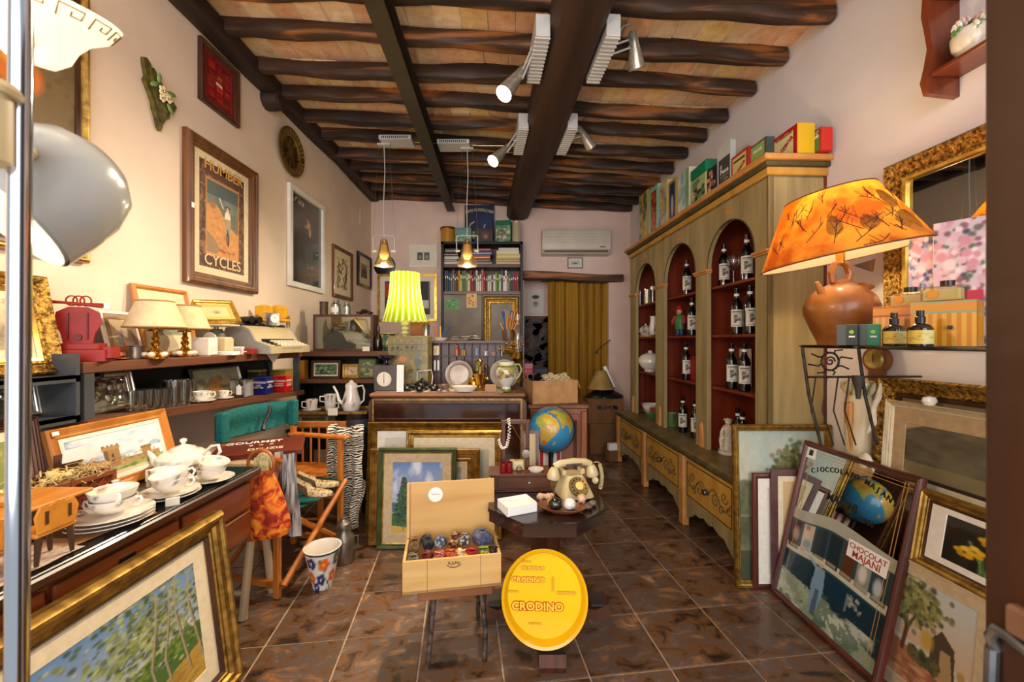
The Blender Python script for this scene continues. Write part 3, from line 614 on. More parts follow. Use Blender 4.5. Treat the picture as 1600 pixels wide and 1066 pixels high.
# leaning frames on the top shelf
c = CV(30, 40, '#b9a184').grad('#a58c6c', '#c8b494'); c.dabs(60, lambda r: (.2+.6*r.random(), .15+.5*r.random()), .08, .05, ['#c98a82', '#7a8a78', '#8fa0a8', '#c8b070'], 3); c.dabs(12, lambda r: (.5, .2+.4*r.random()), .06, .04, ['#5c7a8a', '#c25a4a'], 5)
ya, yb = LY(166, .08), LY(214, .08); pic('framed_print', 'small white-edged flower print leaning behind the copper cup', 'picture', (-1.845, (ya+yb)/2, ZT), LR, yb-ya+.02, .23, .012, .012, MATS['white_paint'], c, mw=.025, mmat=M('mat_taupe', '#9c8468', '#8c7458', .9, scale=40), lean=R(14), prof='flat')
c = CV(60, 60, '#cdbb9a').grad('#a89878', '#d6c6a4'); c.rect(0, 0, 1, .42, '#8f9078'); c.rect(0, .4, 1, .55, '#a9aa98', .8); c.ell(.5, .45, .4, .06, '#5a6a66', .8, .5); c.dabs(60, lambda r: (r.random(), .1+.3*r.random()), .08, .02, ['#6f7458', '#a08f6a', '#7f8a86'], 4)
ya, yb = LY(220, .06), LY(300, .06); pic('framed_print', 'gold-framed lake print with cream mat behind the two pleated lamps', 'picture', (-1.865, (ya+yb)/2, ZT), LR, yb-ya+.02, .385, .026, .022, MATS['frame_orange'], c, mw=.05, mmat=MATS['mat_cream'], lean=R(11), prof='round', mw2=.09)
# two brass lamps with pleated shades
def pleat_lamp(label, loc, rb, rt, hs, z0, rz):
    t = T('table_lamp', label, 'lamp', loc, rz, group='pair of pleated table lamps')
    n = 72; m = MB()
    def sf(u, v): a = 2*PI*u; r_ = (rb+(rt-rb)*v)*(1+(.018 if int(round(u*n)) % 2 else -.018)); return (r_*math.cos(a), r_*math.sin(a), z0+hs*v)
    sh = m.surf(sf, n, 4, True).ob('shade', M('pleated_cloth', '#d8c39a', '#cbb488', .9, scale=20), t, ang=80)
    for r_, z in ((rb, z0), (rt, z0+hs)): MB().tube([(r_*math.cos(k*2*PI/36), r_*math.sin(k*2*PI/36), z) for k in range(36)], .004, 6, True).ob('trim_braid', M('braid', '#9a7548', None, .8), sh)
    MB().lathe([(.0, z0-.02), (.03, z0-.018), (.034, z0-.01), (.01, z0-.005), (.01, z0+.02), (0, z0+.02)], 16).ob('socket', MATS['brass'], t)
    MB().lathe([(.045, 0), (.05, .008), (.042, .016), (.03, .024), (.034, .034), (.02, .044), (.012, .06), (.02, .075), (.011, .09), (.017, .1), (.01, .112), (.01, z0)], 20).ob('stem', MATS['brass'], t)
    for k in range(5):
        a = k*2*PI/5; MB().sph((.04*math.cos(a), .04*math.sin(a), .022), (.017, .012, .012), 8, 6).ob('porcelain_petal', MATS['porcelain'], t)
    return t
l1 = onL(243, .24, ZT); pleat_lamp('front one of two brass lamps with cream pleated shade', l1, .118, .07, .125, .15, 0)
l2 = onL(289, .2, ZT); pleat_lamp('rear one of two brass lamps with cream pleated shade', l2, .112, .068, .122, .15, 1)
# boxes and cards
boxm('candle_block', 'white square wax candle block on the top shelf by the lamps', 'candle', onL(320, .2, ZT), .095, .095, .105, MATS['porcelain'], R(12), .008)
boxm('candle_block', 'cream square candle block beside the typewriter', 'candle', onL(347, .14, ZT), .1, .09, .11, M('cream_wax', '#d9c8a2', '#cfbc92', .5, scale=8), R(8), .012)
boxm('card_stack', 'flat stack of white cards in front of the cream candle', 'cards', onL(352, .215, ZT), .13, .07, .022, MATS['white_card'], R(8), .002)
t = T('place_card', 'white folded price card standing behind the small red box', 'card', onL(372, .2, ZT+.0), R(8)); MB().prism([(-.035, 0), (.035, 0), (.035, .05), (-.035, .05)], -.006, -.004).prism([(-.035, 0), (.035, 0), (.035, .05), (-.035, .05)], .004, .006).ob('card', MATS['white_card'], t)
for k in range(3): MB().bx(-.025, .025, -.0068, -.006, .014+.01*k, .017+.01*k).ob('line_of_print', MATS['ink'], t)
t = boxm('small_box', 'small flat red box with white lettering in front of the typewriter', 'box', onL(383, .225, ZT), .12, .06, .035, MATS['red_lacquer'], R(6), .002)
MB().bx(-.02, .025, -.0312, -.0302, .014, .02).ob('lettering_strip', MATS['white_print'], t)
# kitchen scale carrying a tilted little gold frame
t = T('kitchen_scale', 'old grey-green kitchen scale with cream tray beside the typewriter', 'scale', onL(338, .1, ZT))
M('scale_green', '#3f4638', '#565c4a', .5, scale=12); M('bakelite_cream', '#cfc2a2', '#c2b492', .4, scale=10)
MB().lathe([(.07, 0), (.07, .02), (.05, .06), (.045, .13), (.03, .16), (0, .16)], 16, sx=1.1, sy=.9).ob('body', MATS['scale_green'], t); MB().bx(-.1, .1, -.08, .08, .175, .19, .006).ob('tray', MATS['bakelite_cream'], t); MB().cyl((0, 0, .15), (0, 0, .18), .012).ob('stem', MATS['pewter'], t)
MB().lathe([(.001, 0), (.04, 0), (.04, .006), (.001, .006)], 20, m=Matrix.Translation((.0, -.052, .1)) @ Matrix.Rotation(PI/2, 4, 'X')).ob('dial', MATS['white_card'], t)
c = CV(40, 30, '#d8c388'); c.ell(.5, .5, .3, .25, '#c2ad78', .8, .6); c.ell(.5, .42, .14, .12, '#7a6a4a', .9, .6); c.rect(.4, .45, .6, .6, '#9a8a68', .6)
q = onL(346, .13, ZT+.192); pic('framed_print', 'small tilted bright gold frame with pale sketch on the scale', 'picture', q, R(62), .24, .18, .028, .02, MATS['gold_bright'], c, mw=.02, mmat=M('mat_gold', '#cfae5a', None, .7), lean=R(36), prof='step', roll=R(-3))
# typewriter
t = T('typewriter', 'cream portable typewriter with grey sides on the top shelf', 'typewriter', (-1.78, 2.98, ZT), LR)
M('type_cream', '#bfae88', '#b5a47e', .5, scale=6); M('type_grey', '#99948a', '#8d887e', .55, scale=6)
sec = [(-.17, 0), (.16, 0), (.165, .06), (.12, .175), (.02, .19), (-.03, .165), (-.075, .085), (-.17, .05)]
def tw(x0, x1): 
    k = len(sec); return MB().add([(x0, y, z) for y, z in sec] + [(x1, y, z) for y, z in sec], [tuple(range(k)), tuple(range(2*k-1, k-1, -1))] + [(i, i+k, (i+1) % k+k, (i+1) % k) for i in range(k)])
tw(-.255, .255).ob('housing', MATS['type_cream'], t)
for a, b in ((-.275, -.255), (.255, .275)): tw(a, b).ob('side_panel', MATS['type_grey'], t)
MB().cyl((-.3, .06, .195), (.3, .06, .195), .018, n=14).ob('platen', MATS['black_plastic'], t); MB().bx(-.2, .2, -.0785, -.07, .09, .1, .001, m=Matrix.Identity(4)).ob('paper_slot', MATS['black_plastic'], t)
for j in range(4):
    for i in range(11):
        MB().cb((-.2+i*.04+j*.006, -.092-j*.022, .085-j*.011), (.028, .017, .012), .003).ob('key', MATS['paper'] if (i > 1) else MATS['black_plastic'], t)
MB().bx(-.12, .14, -.172, -.165, .03, .04, .002).ob('space_bar', MATS['type_grey'], t)
t = T('binoculars', 'black binoculars lying on the typewriter top', 'binoculars', (-1.845, 2.87, ZT+.213), R(80))
for x in (-.035, .035): MB().cyl((x, -.05, .02), (x, .05, .022), .026, .019, 14).ob('barrel', MATS['black_plastic'], t)
MB().cb((0, 0, .022), (.05, .03, .016), .004).ob('bridge', MATS['black_plastic'], t)
t = T('mantel_clock', 'tiny patterned clock with round white dial on the typewriter', 'clock', (-1.79, 3.04, ZT+.2), R(60))
MB().bx(-.045, .045, -.025, .025, 0, .095, .004).paint(speck('#d9d2c6', ['#5a4a4e', '#8a7a72', '#3e3a44'], 0, 1, .45, .011)).ob('case', MATS['glaze'], t)
MB().lathe([(.001, 0), (.03, 0), (.032, .004), (.001, .005)], 20, m=Matrix.Translation((.005, -.025, .052)) @ Matrix.Rotation(PI/2, 4, 'X')).ob('dial', MATS['white_card'], t); MB().cb((.005, -.0312, .06), (.002, .001, .016)).cb((.012, -.0312, .052), (.014, .001, .002)).ob('hands', MATS['black_plastic'], t)
def minichair(label, loc, rz, h):
    t = T('miniature_armchair', label, 'miniature chair', loc, rz); M('yellow_velvet', '#c98f12', '#dba61c', .8, scale=30); M('yellow_floral', '#c9a84a', '#8a6a2a', .7, scale=40)
    MB().surf(lambda u, v: ((u-.5)*h*.75, .0-.012*math.sin(PI*u), h*.38+v*h*(.55+.12*math.sin(PI*u))), 8, 4).bx(-h*.375, h*.375, .0, .014, h*.38, h*.98, .006).ob('backrest', MATS['yellow_velvet'], t)
    MB().bx(-h*.37, h*.37, -h*.55, 0, h*.24, h*.38, .008).ob('seat', MATS['yellow_velvet'], t)
    for sx in (-1, 1): MB().bx(sx*h*.37-.006, sx*h*.37+.006, -h*.5, 0, h*.38, h*.55, .004).ob('arm', MATS['yellow_floral'], t)
    for sx in (-1, 1):
        for y in (-h*.5, -.005): MB().cyl((sx*h*.33, y, 0), (sx*h*.33, y, h*.25), .005, .007, 6).ob('leg', MATS['gold_dull'], t)
minichair('miniature yellow velvet armchair standing behind the tiny clock', (-1.86, 3.06, ZT+.19), R(45), .16)
minichair('larger miniature yellow armchair with floral arms at shelf end', (-1.84, 3.22, ZT+.19), R(40), .17)
cl = MB(); ya = LY(425, .25)
cl.add([(-1.80, ya-.14, ZT+.003), (-1.80, ya+.14, ZT+.003), (-1.692, ya+.13, ZT+.003), (-1.692, ya-.13, ZT+.003), (-1.688, ya+.09, ZT-.01), (-1.688, ya-.07, ZT-.01), (-1.686, ya, ZT-.075)], [(0, 1, 2, 3), (3, 2, 4, 5), (5, 4, 6)])
cl.ob('doily', M('linen', '#e5d8c0', '#d8caae', .9, scale=60, bump=.2), None, label='white linen doily corner hanging over the top shelf edge', cat='doily')
# things on the lower plank
r = random.Random(5)
gmesh = MB().lathe([(0, 0), (.026, 0), (.029, .01), (.031, .095), (.0285, .095), (.027, .02), (0, .014)], 16, cap=False).mesh('tumbler', GL('cut_glass', '#eceae2', .12, .12))
NTH = ['first', 'second', 'third', 'fourth', 'fifth', 'sixth']
for k, (px, o) in enumerate(((206, .19), (219, .2), (232, .2), (245, .2), (257, .19), (214, .11), (227, .11), (240, .11), (252, .1))):
    l = onL(px, o, 0); link('tumbler', gmesh, None, (l[0], l[1], zl(l[1])+.001), (0, 0, 0), '%s cut-glass tumbler from the left, %s row on the lower shelf' % (NTH[k % 5], 'front' if k < 5 else 'back'), 'glass', 'cut-glass tumblers on the lower shelf')
gm2 = MB().lathe([(0, 0), (.03, 0), (.031, .01), (.036, .13), (.033, .13), (.027, .02), (0, .014)], 12, cap=False).mesh('tall_glass', MATS['cut_glass'])
for k, (px, o) in enumerate(((266, .1), (272, .19), (279, .1), (287, .19), (293, .1))):
    l = onL(px, o, 0); link('tall_glass', gm2, None, (l[0], l[1], zl(l[1])+.001), (0, 0, .3*k), '%s tall faceted glass from the left beside the cut-glass tumblers' % NTH[k], 'glass', 'tall glasses on the lower shelf')
c = CV(70, 34, '#8a8a6c').grad('#7e7c60', '#a3a283'); c.put((c.ns(6, 2) > .55)*.6, '#b5ae8c'); c.dabs(40, lambda r: (.45+.25*r.normal(0, .5), .45+.2*r.normal(0, .5)), .07, .09, ['#b0762c', '#8a5a24', '#c28c3a', '#5f5a34'], 3, .7); c.rect(0, 0, 1, .05, '#c8c0a0'); c.rect(0, .95, 1, 1, '#c8c0a0')
ya, yb = LY(306, .06), LY(374, .06); t = T('serving_tray', 'grey-green rectangular tray with autumn leaves leaning at shelf back', 'tray', (-1.87, (ya+yb)/2, zl(2.6)+.006), LR, rx=-R(14)); W_ = yb-ya+.02
sheet(c, W_, .185, -.004).ob('tray_face', MATS['pigment_gloss'], t); MB().rings(W_+.02, .2, [(0, 0), (0, .014), (.008, .016), (.014, .004), (.012, 0)], oz=-.008).bx(-W_/2, W_/2, -.002, 0, 0, .185).ob('tray_rim', MATS['pewter'], t)
l = onL(316, .19, 0); saucer('saucer under the floral cup on the lower wall shelf', (l[0], l[1], zl(l[1])+.002), .066); cup('wide floral cup on its saucer on the lower wall shelf', (l[0], l[1], zl(l[1])+.012), .046, .052, R(20))
l = onL(350, .18, 0); saucer('saucer under the espresso cup on the lower wall shelf', (l[0], l[1], zl(l[1])+.002), .052); cup('tiny white espresso cup beside the glass caddy', (l[0], l[1], zl(l[1])+.012), .028, .042, R(20), name='espresso_cup')
def cnv(bg, n=0, seed=0, cols=(), title=None):
    q = CV(30, 34, bg)
    if n: q.dabs(n, lambda r: (.15+.7*r.random(), .15+.7*r.random()), .09, .05, list(cols), seed)
    return q
l = onL(378, .19, 0); t = T('tea_caddy', 'square clear glass caddy with a hanging white paper tag', 'caddy', (l[0], l[1], zl(l[1])+.002)); MB().bx(-.048, .048, -.048, .048, 0, .118, .006).ob('glass_box', GL('caddy_glass', '#bdb59c', .1, .35), t); MB().bx(-.042, .042, -.042, .042, .004, .05).ob('filling', M('dry_tea', '#6d6350', '#8d816a', .9, scale=60), t)
MB().prism([(-.002, .02), (.03, .02), (.03, .07), (.014, .085), (-.002, .07)], -.0515, -.05).ob('tag', MATS['white_card'], t)
def teatin(label, px, o, col, seed, words):
    l = onL(px, o, 0); m_ = M('tin_'+col, col, None, .3, .1, coat=.4); t = tin('tea_tin', label, 'tin', (l[0], l[1], zl(l[1])+.002), .1, .1, .125, m_, R(4), lid=m_, lidh=.12)
    for k, (w, sz, z) in enumerate(words):
        text(w, sz, MATS['white_print'], t, (0, -.0512, z), off=.01); text(w, sz, MATS['white_print'], t, (.0512, 0, z), rot=(PI/2, 0, PI/2), off=.01)
    return t
teatin('deep blue tea tin with white lettering on the lower shelf', 410, .19, '#0b1a5e', 1, [('TWININGS', .019, .085), ('LADY', .014, .065), ('GREY TEA', .015, .05)])
teatin('bright red tea tin with white lettering at lower shelf end', 441, .2, '#b3150f', 2, [('TWININGS', .019, .085), ('OF LONDON', .011, .065), ('BREAKFAST', .014, .05)])
l = onL(402, .06, 0); tin('tea_tin', 'dark olive-green tin standing behind the blue tea tin', 'tin', (l[0], l[1], zl(l[1])+.002), .09, .09, .17, M('olive_tin', '#2c2f14', '#3a3c1c', .35, scale=8), 0, lid=M('olive_lid', '#8a8048', None, .4), lidh=.1)
l = onL(439, .06, 0); tin('tea_tin', 'mustard-yellow tin standing behind the red tea tin', 'tin', (l[0], l[1], zl(l[1])+.002), .1, .18, .165, M('mustard_tin', '#a88a1e', '#98801c', .4, scale=8), 0, lid=MATS['olive_lid'], lidh=.08)
# ================================================================ writing desk on the left and what stands on it
ZD = .75; XD = -1.205
wood('desk_wood', '#4e210c', '#7c3b17', 'y', .35, coat=.3); wood('desk_edge', '#2a1409', '#4a2712', 'y', .3, coat=.3); M('black_top', '#0c0b0a', '#171412', .22, scale=9)
t = T('writing_desk', 'dark wooden desk with black inlaid top along the left wall', 'desk', (0, 0, 0))
MB().bx(-1.94, XD-.012, .62, 1.95, ZD-.012, ZD, .003).ob('black_inlay', MATS['black_top'], t)
MB().bx(-1.94, XD, .6, 1.96, ZD-.04, ZD-.012, .008).bx(XD-.012, XD+.002, .6, 1.96, ZD-.034, ZD-.004, .006).ob('top_edge', MATS['desk_edge'], t)
MB().bx(-1.93, XD-.03, .64, 1.93, .42, ZD-.04, .004).ob('carcass', MATS['desk_wood'], t)
for a, b in ((.66, 1.07), (1.09, 1.5), (1.52, 1.91)):
    for z0, z1 in ((.44, .56), (.575, .695)): MB().bx(XD-.03, XD-.018, a, b, z0, z1, .004).ob('drawer_front', MATS['desk_wood'], t)
MB().bx(XD-.02, XD-.012, 1.27, 1.32, .60, .67).ob('lock_plate', MATS['black_metal'], t)
for x in (-1.9, XD-.06):
    for y in (.67, 1.68): MB().bx(x-.025, x+.025, y-.025, y+.025, 0, .42, .004).ob('leg', MATS['desk_edge'], t)
MB().bx(-1.94, -1.90, .6, 2.1, 0, .1).ob('skirting', MATS['desk_edge'], t)
# big landscape leaning on the desk
c = CV(170, 130, '#8fa3b8').grad('#b3b8b8', '#5f83ad', .3, 1); n = c.ns(4, 3)
c.put((n > .58)*np.clip((n-.58)*8, 0, 1)*(c.v < .75)*.8, '#d8cdb4'); c.ell(.2, .42, .18, .06, '#d9cdb0', .8, .8); c.ell(.42, .5, .07, .1, '#d6c6a2', .7, .8)
c.poly([(0, .12), (.35, .2), (.55, .34), (1, .46), (1, 0), (0, 0)], '#46662a'); c.poly([(.2, .06), (.5, .16), (1, .3), (1, 0), (.1, 0)], '#b08a34'); c.poly([(0, .1), (.3, .15), (.6, .3), (.52, .32), (.3, .22), (0, .16)], '#39582a')
c.dabs(900, lambda r: (min(1, .68+.17*r.normal()), min(.99, .68+.17*r.normal())), .016, .014, ['#6f7e3a', '#8f9a54', '#a8ac74', '#4f5e30', '#7a7e6a', '#3c4a2a'], 3, .9)
c.dabs(200, lambda r: (.6+.4*r.random(), .36+.12*r.random()), .016, .016, ['#4d6a24', '#3c5a20', '#6f8434'], 5)
for x0, x1 in ((.74, .8), (.86, .84), (.95, .93), (.66, .72)): c.line([(x0+.04, .12), (x0+.01, .4), (x1, .7), (x1+.02, .95)], .008, '#9a8f72'); c.line([(x0+.05, .12), (x0+.02, .4), (x1+.01, .7)], .004, '#5a5238')
c.dabs(120, lambda r: (.3+.7*r.random(), .02+.2*r.random()), .03, .01, ['#a07c30', '#c09a44', '#8a6a28'], 7, .7); c.grain(.12)
pic('landscape_painting', 'large gilt-framed landscape with trees leaning against the desk', 'painting', (XD+.095, 1.185, .012), LR, .89, .665, .072, .05, MATS['gold_leaf'], c, mw=.055, mmat=MATS['mat_cream'], lean=R(7.2), prof='step', inner=(.008, MATS['oak_dark']), pname='painting')
# castle watercolour
c = CV(90, 60, '#dcdde0'); c.put(np.clip((c.ns(5, 6)-.5)*5, 0, 1)*(c.v > .4)*.8, '#9db4cc'); c.put(np.clip((c.ns(4, 16)-.58)*6, 0, 1)*(c.v > .45)*.9, '#7f9cc0')
c.rect(0, 0, 1, .16, '#c9bd98'); c.rect(0, .1, 1, .2, '#7f8f4a'); c.dabs(80, lambda r: (r.random(), .1+.12*r.random()), .04, .03, ['#5f7a34', '#8a9a54', '#a8a468'], 2)
c.rect(.1, .2, .95, .33, '#a5845a'); c.rect(.33, .2, .5, .62, '#9a7442'); c.rect(.33, .2, .38, .62, '#6e4e2a'); c.rect(.32, .6, .51, .68, '#a8824c')
for k in range(4): c.rect(.325+k*.05, .66, .35+k*.05, .72, '#8a6636')
c.rect(.74, .2, .86, .46, '#9a7442'); c.rect(.73, .44, .87, .5, '#8a6636'); c.rect(.05, .22, .34, .4, '#b08a5e'); c.poly([(.05, .4), (.2, .46), (.34, .4)], '#8f5a3c'); c.rect(.41, .42, .43, .5, '#3a2818'); c.rect(.4, .28, .44, .36, '#3a2818')
c.dabs(90, lambda r: (.1+.8*r.random(), .2+.2*r.random()), .02, .02, ['#c29a6a', '#7a5a34', '#5a6a30'], 9, .6)
t = pic('castle_watercolour', 'watercolour of a brown castle in an orange wooden frame', 'painting', (-1.60, 1.695, ZD), LR, .50, .285, .04, .022, MATS['frame_orange'], c, mw=.015, mmat=MATS['mat_white'], lean=R(15), prof='scoop')
MB().cb((-.225, -.024, .268), (.022, .002, .014)).ob('price_tag', MATS['white_card'], t)
c = CV(30, 30, '#7d8a44'); c.dabs(50, lambda r: (r.random(), r.random()), .1, .08, ['#a8a24a', '#56642a', '#c2a878', '#8a9a8a'], 3)
pic('framed_print', 'reddish-brown wooden frame half hidden behind the chrome pole', 'picture', (-1.59, 1.17, ZD), LR, .44, .345, .035, .03, MATS['walnut'], c, mw=.03, mmat=MATS['mat_cream'], lean=R(9), prof='ridge')
# doll furniture on a lace mat
M('lace', '#d9c6b4', '#b9a08c', .9, scale=90, bump=.3)
MB().surf(lambda u, v: (-1.60+.355*u, .72+.47*v, ZD+.003+.0015*math.sin(40*u)*math.sin(30*v)), 24, 24).ob('lace_mat', MATS['lace'], None, label='pale lace mat under the doll furniture on the desk', cat='lace mat')
t = T('doll_table', 'miniature wooden doll table with shaped boards on the lace mat', 'doll table', (-1.42, 1.1, ZD+.006))
MB().bx(-.09, .09, -.2, .2, .118, .13, .004).ob('top', MATS['toy_wood'], t)
for y in (-.14, .14): MB().prism([(-.07, 0), (-.03, 0), (-.02, .05), (.02, .05), (.03, 0), (.07, 0), (.05, .118), (-.05, .118)], y-.006, y+.006).ob('trestle_leg', MATS['toy_leg'], t)
def dollchair(label, y):
    t = T('doll_chair', label, 'doll chair', (-1.262, y, ZD+.006), R(90), group='miniature doll chairs')
    bk = [(-.045, .085), (.045, .085), (.052, .13), (.04, .155), (.02, .15), (0, .16), (-.02, .15), (-.04, .155), (-.052, .13)]
    b = MB().prism(bk, -.022, -.014).ob('backrest', MATS['toy_wood'], t)
    for x in (-.028, .028): MB().bx(x-.004, x+.004, -.0235, -.0225, .105, .14, m=Matrix.Rotation(.35 if x > 0 else -.35, 4, 'Y') if 0 else None).ob('carved_slot', MATS['toy_leg'], b)
    MB().bx(-.05, .05, -.02, .06, .074, .085, .003).ob('seat', MATS['toy_wood'], t)
    for x in (-.038, .038):
        for yy in (-.012, .05): MB().cyl((x*1.15, yy, 0), (x, yy, .075), .005, .009, 6).ob('leg', MATS['toy_leg'], t)
dollchair('miniature wooden chair at the far end of the doll table', 1.115); dollchair('miniature wooden chair partly behind the chrome pole', .99)
M('yellow_glaze', '#c98a1c', '#b87a16', .3, scale=10)
t = T('doll_jug', 'tiny yellow jug standing on the doll table', 'jug', (-1.43, 1.155, ZD+.137)); MB().lathe([(0, 0), (.02, 0), (.027, .015), (.022, .03), (.026, .04), (.022, .04), (0, .01)], 14).ob('body', MATS['yellow_glaze'], t); MB().tube([(.02, 0, .034), (.036, 0, .03), (.034, 0, .014), (.024, 0, .01)], .003, 6).ob('handle', MATS['yellow_glaze'], t)
t = boxm('label_card', 'cream card box with yellow emblem at the desk front corner', 'box', (-1.25, .93, ZD), .05, .05, .035, MATS['paper'], 0, .002); MB().bx(.0252, .0258, -.02, .02, .008, .03).ob('emblem', M('yellow_print', '#d8b01c', None, .6), t)
# wicker crate of dried flowers
t = T('wicker_crate', 'lattice-sided wicker crate full of dried flowers on the desk', 'basket', (-1.575, 1.40, ZD), R(82))
wood('crate_wood', '#6a3614', '#8a4a1e', 'x'); W_, D_, H_ = .26, .15, .125
for y in (-D_/2, D_/2): 
    MB().bx(-W_/2, W_/2, y-.006, y+.006, H_-.02, H_, .002).ob('rail', MATS['crate_wood'], t); MB().bx(-W_/2, W_/2, y-.006, y+.006, 0, .015, .002).ob('rail', MATS['crate_wood'], t)
    for sg in (-1, 1):
        for k in range(-3, 10):
            x0 = -W_/2+k*.03; a, b = x0, x0+sg*(H_-.03)*.9
            lo, hi = max(-W_/2, min(a, b)), min(W_/2, max(a, b))
            if hi-lo < .01 or a < -W_/2-.1: continue
            f = lambda x: .012+(x-a)/(b-a)*(H_-.03)
            MB().tube([(lo, y+.001*sg, f(lo)), (hi, y+.001*sg, f(hi))], .0022, 5).ob('lattice_strip', MATS['crate_wood'], t)
for x in (-W_/2, 0, W_/2): MB().bx(x-.007, x+.007, -D_/2-.006, D_/2+.006, 0, H_, .002).ob('post', MATS['crate_wood'], t) if x else MB().bx(-.006, .006, -D_/2-.008, -D_/2, 0, H_).ob('post', MATS['crate_wood'], t)
MB().bx(-W_/2, W_/2, -D_/2, D_/2, 0, .008).bx(-W_/2+.004, W_/2-.004, -D_/2+.006, -D_/2+.009, .01, H_-.02).ob('lining', M('red_lining', '#7a2a12', '#8f381a', .8, scale=30), t)
m = MB(); r = random.Random(4)
for k in range(260):
    x, y, z = r.uniform(-.12, .12), r.uniform(-.07, .07), H_-.03+r.random()*.05; a = r.random()*6.3; l_ = r.uniform(.02, .05)
    m.tube([(x, y, z), (x+l_*math.cos(a)*.5, y+l_*math.sin(a)*.5, z+r.uniform(0, .02)), (x+l_*math.cos(a), y+l_*math.sin(a), z+r.uniform(-.01, .015))], r.uniform(.001, .0022), 4)
m.ob('straw', M('straw', '#b8924a', '#d8bf86', .9, scale=40), t, kind='stuff')
m = MB()
for k in range(26):
    x, y = r.uniform(-.115, .03), r.uniform(-.06, .05); q = r.uniform(.009, .017); m.sph((x, y, H_+r.random()*.025), (q, q, q*.8), 7, 5)
m.ob('dried_flowers', M('dried_petal', '#c9a24a', '#d9c890', .9, scale=60), t, kind='stuff')
MB().bx(.03, .115, .04, .045, H_, H_+.07).ob('carton_flap', M('brown_carton', '#5a3820', None, .8), t); MB().bx(.035, .105, .028, .034, H_+.04, H_+.085, m=Matrix.Rotation(.1, 4, 'X')).ob('price_card', MATS['white_card'], t)
# cream tea service
def on(px, y, z=ZD): Y = (CAMH-z)*FPX/(y-533); return (X(px, Y), Y, z)
MB().add([(-1.29, 1.13, ZD+.002), (-1.235, 1.42, ZD+.002), (-1.34, 1.48, ZD+.002), (-1.42, 1.2, ZD+.002)], [(0, 1, 2, 3)]).ob('kraft_sheet', MATS['cardboard'], None, label='brown paper sheet under the stacked plates on the desk', cat='paper')
px_ = (-1.315, 1.335)
for k in range(3): saucer(('bottom', 'middle', 'top')[k]+' plate of the cream stack under the soup cups', (px_[0]+.003*k, px_[1], ZD+.004+k*.011), .112-.002*k, 'plate', 'plate', h=.016)
cup('lower two-handled cream soup cup of the pair on the plates', (px_[0]+.004, px_[1]+.005, ZD+.042), .062, .044, R(20), two=True, name='soup_cup')
cup('upper two-handled cream soup cup nested on the other', (px_[0]+.004, px_[1]+.005, ZD+.068), .064, .048, R(-35), two=True, name='soup_cup')
t = T('sugar_bowl', 'small cream lidded sugar bowl behind the soup cups', 'sugar bowl', (-1.43, 1.47, ZD+.001)); MB().lathe([(0, 0), (.03, 0), (.05, .03), (.052, .05), (.045, .06), (0, .06)], 22).paint(speck('#ebe3d4', CUPC, .02, .05, .2, .01)).ob('bowl', MATS['glaze'], t); MB().lathe([(.046, .06), (.03, .076), (.01, .082), (.008, .088), (.012, .096), (0, .1)], 20).ob('lid', MATS['porcelain'], t)
for sg in (-1, 1): MB().tube([(sg*.045, 0, .045), (sg*.068, 0, .05), (sg*.066, 0, .03), (sg*.05, 0, .025)], .0045, 7).ob('handle', MATS['porcelain'], t)
l = on(263, 783); saucer('wide cream saucer under the tilted cup by the price tag', (l[0]-.02, l[1]+.03, ZD+.003), .098); 
saucer('second cream saucer stacked under the tilted cup', (l[0]-.02, l[1]+.03, ZD+.013), .094)
cup('cream teacup in the middle of the desk service, handle right', (l[0]-.015, l[1]+.03, ZD+.03), .06, .05, R(15)); cup('cream teacup nested tilted in another by the sugar bowl', (l[0]-.012, l[1]+.032, ZD+.052), .061, .05, rot=(R(8), R(-10), R(25)))
t = T('cream_jug', 'round cream milk jug between sugar bowl and teapot', 'jug', (-1.40, 1.63, ZD+.001)); MB().lathe([(0, 0), (.03, 0), (.048, .03), (.046, .055), (.033, .075), (.037, .09), (.033, .09), (.03, .075), (0, .02)], 22).paint(speck('#ebe3d4', CUPC, .02, .06, .2, .01)).ob('body', MATS['glaze'], t); MB().tube([(-.03, 0, .085), (-.06, 0, .08), (-.06, 0, .04), (-.045, 0, .03)], .005, 7).ob('handle', MATS['porcelain'], t)
l = on(331, 757); l = (l[0]-.025, l[1]+.03, ZD); saucer('cream saucer at the far end of the desk', (l[0], l[1], ZD+.003), .085); cup('lower cream teacup of the tilted pair near the brown box', (l[0], l[1], ZD+.016), .055, .048, R(160)); cup('upper cream teacup tilted inside another near the brown box', (l[0]+.002, l[1], ZD+.044), .057, .05, rot=(R(6), R(-14), R(150)))
# teapot
t = T('teapot', 'large cream porcelain teapot with round lid knob on the desk', 'teapot', (-1.475, 1.83, ZD+.001), R(4))
MB().lathe([(0, 0), (.05, 0), (.052, .01), (.085, .03), (.105, .06), (.1, .085), (.07, .108), (.045, .113), (0, .113)], 32).paint(speck('#ebe3d4', CUPC, .05, .085, .18, .014)).ob('body', MATS['glaze'], t)
MB().lathe([(.05, .112), (.045, .122), (.02, .132), (.008, .136), (.008, .142), (.014, .15), (.012, .16), (0, .164)], 22).ob('lid', MATS['porcelain'], t)
MB().tube([(-.09, 0, .045), (-.12, 0, .055), (-.135, 0, .085), (-.155, 0, .105)], [.02, .016, .012, .009], 10).ob('spout', MATS['porcelain'], t)
MB().tube([(.085, 0, .09), (.12, 0, .125), (.15, 0, .13), (.158, 0, .1), (.135, 0, .06), (.1, 0, .045)], .007, 8).ob('handle', MATS['porcelain'], t)
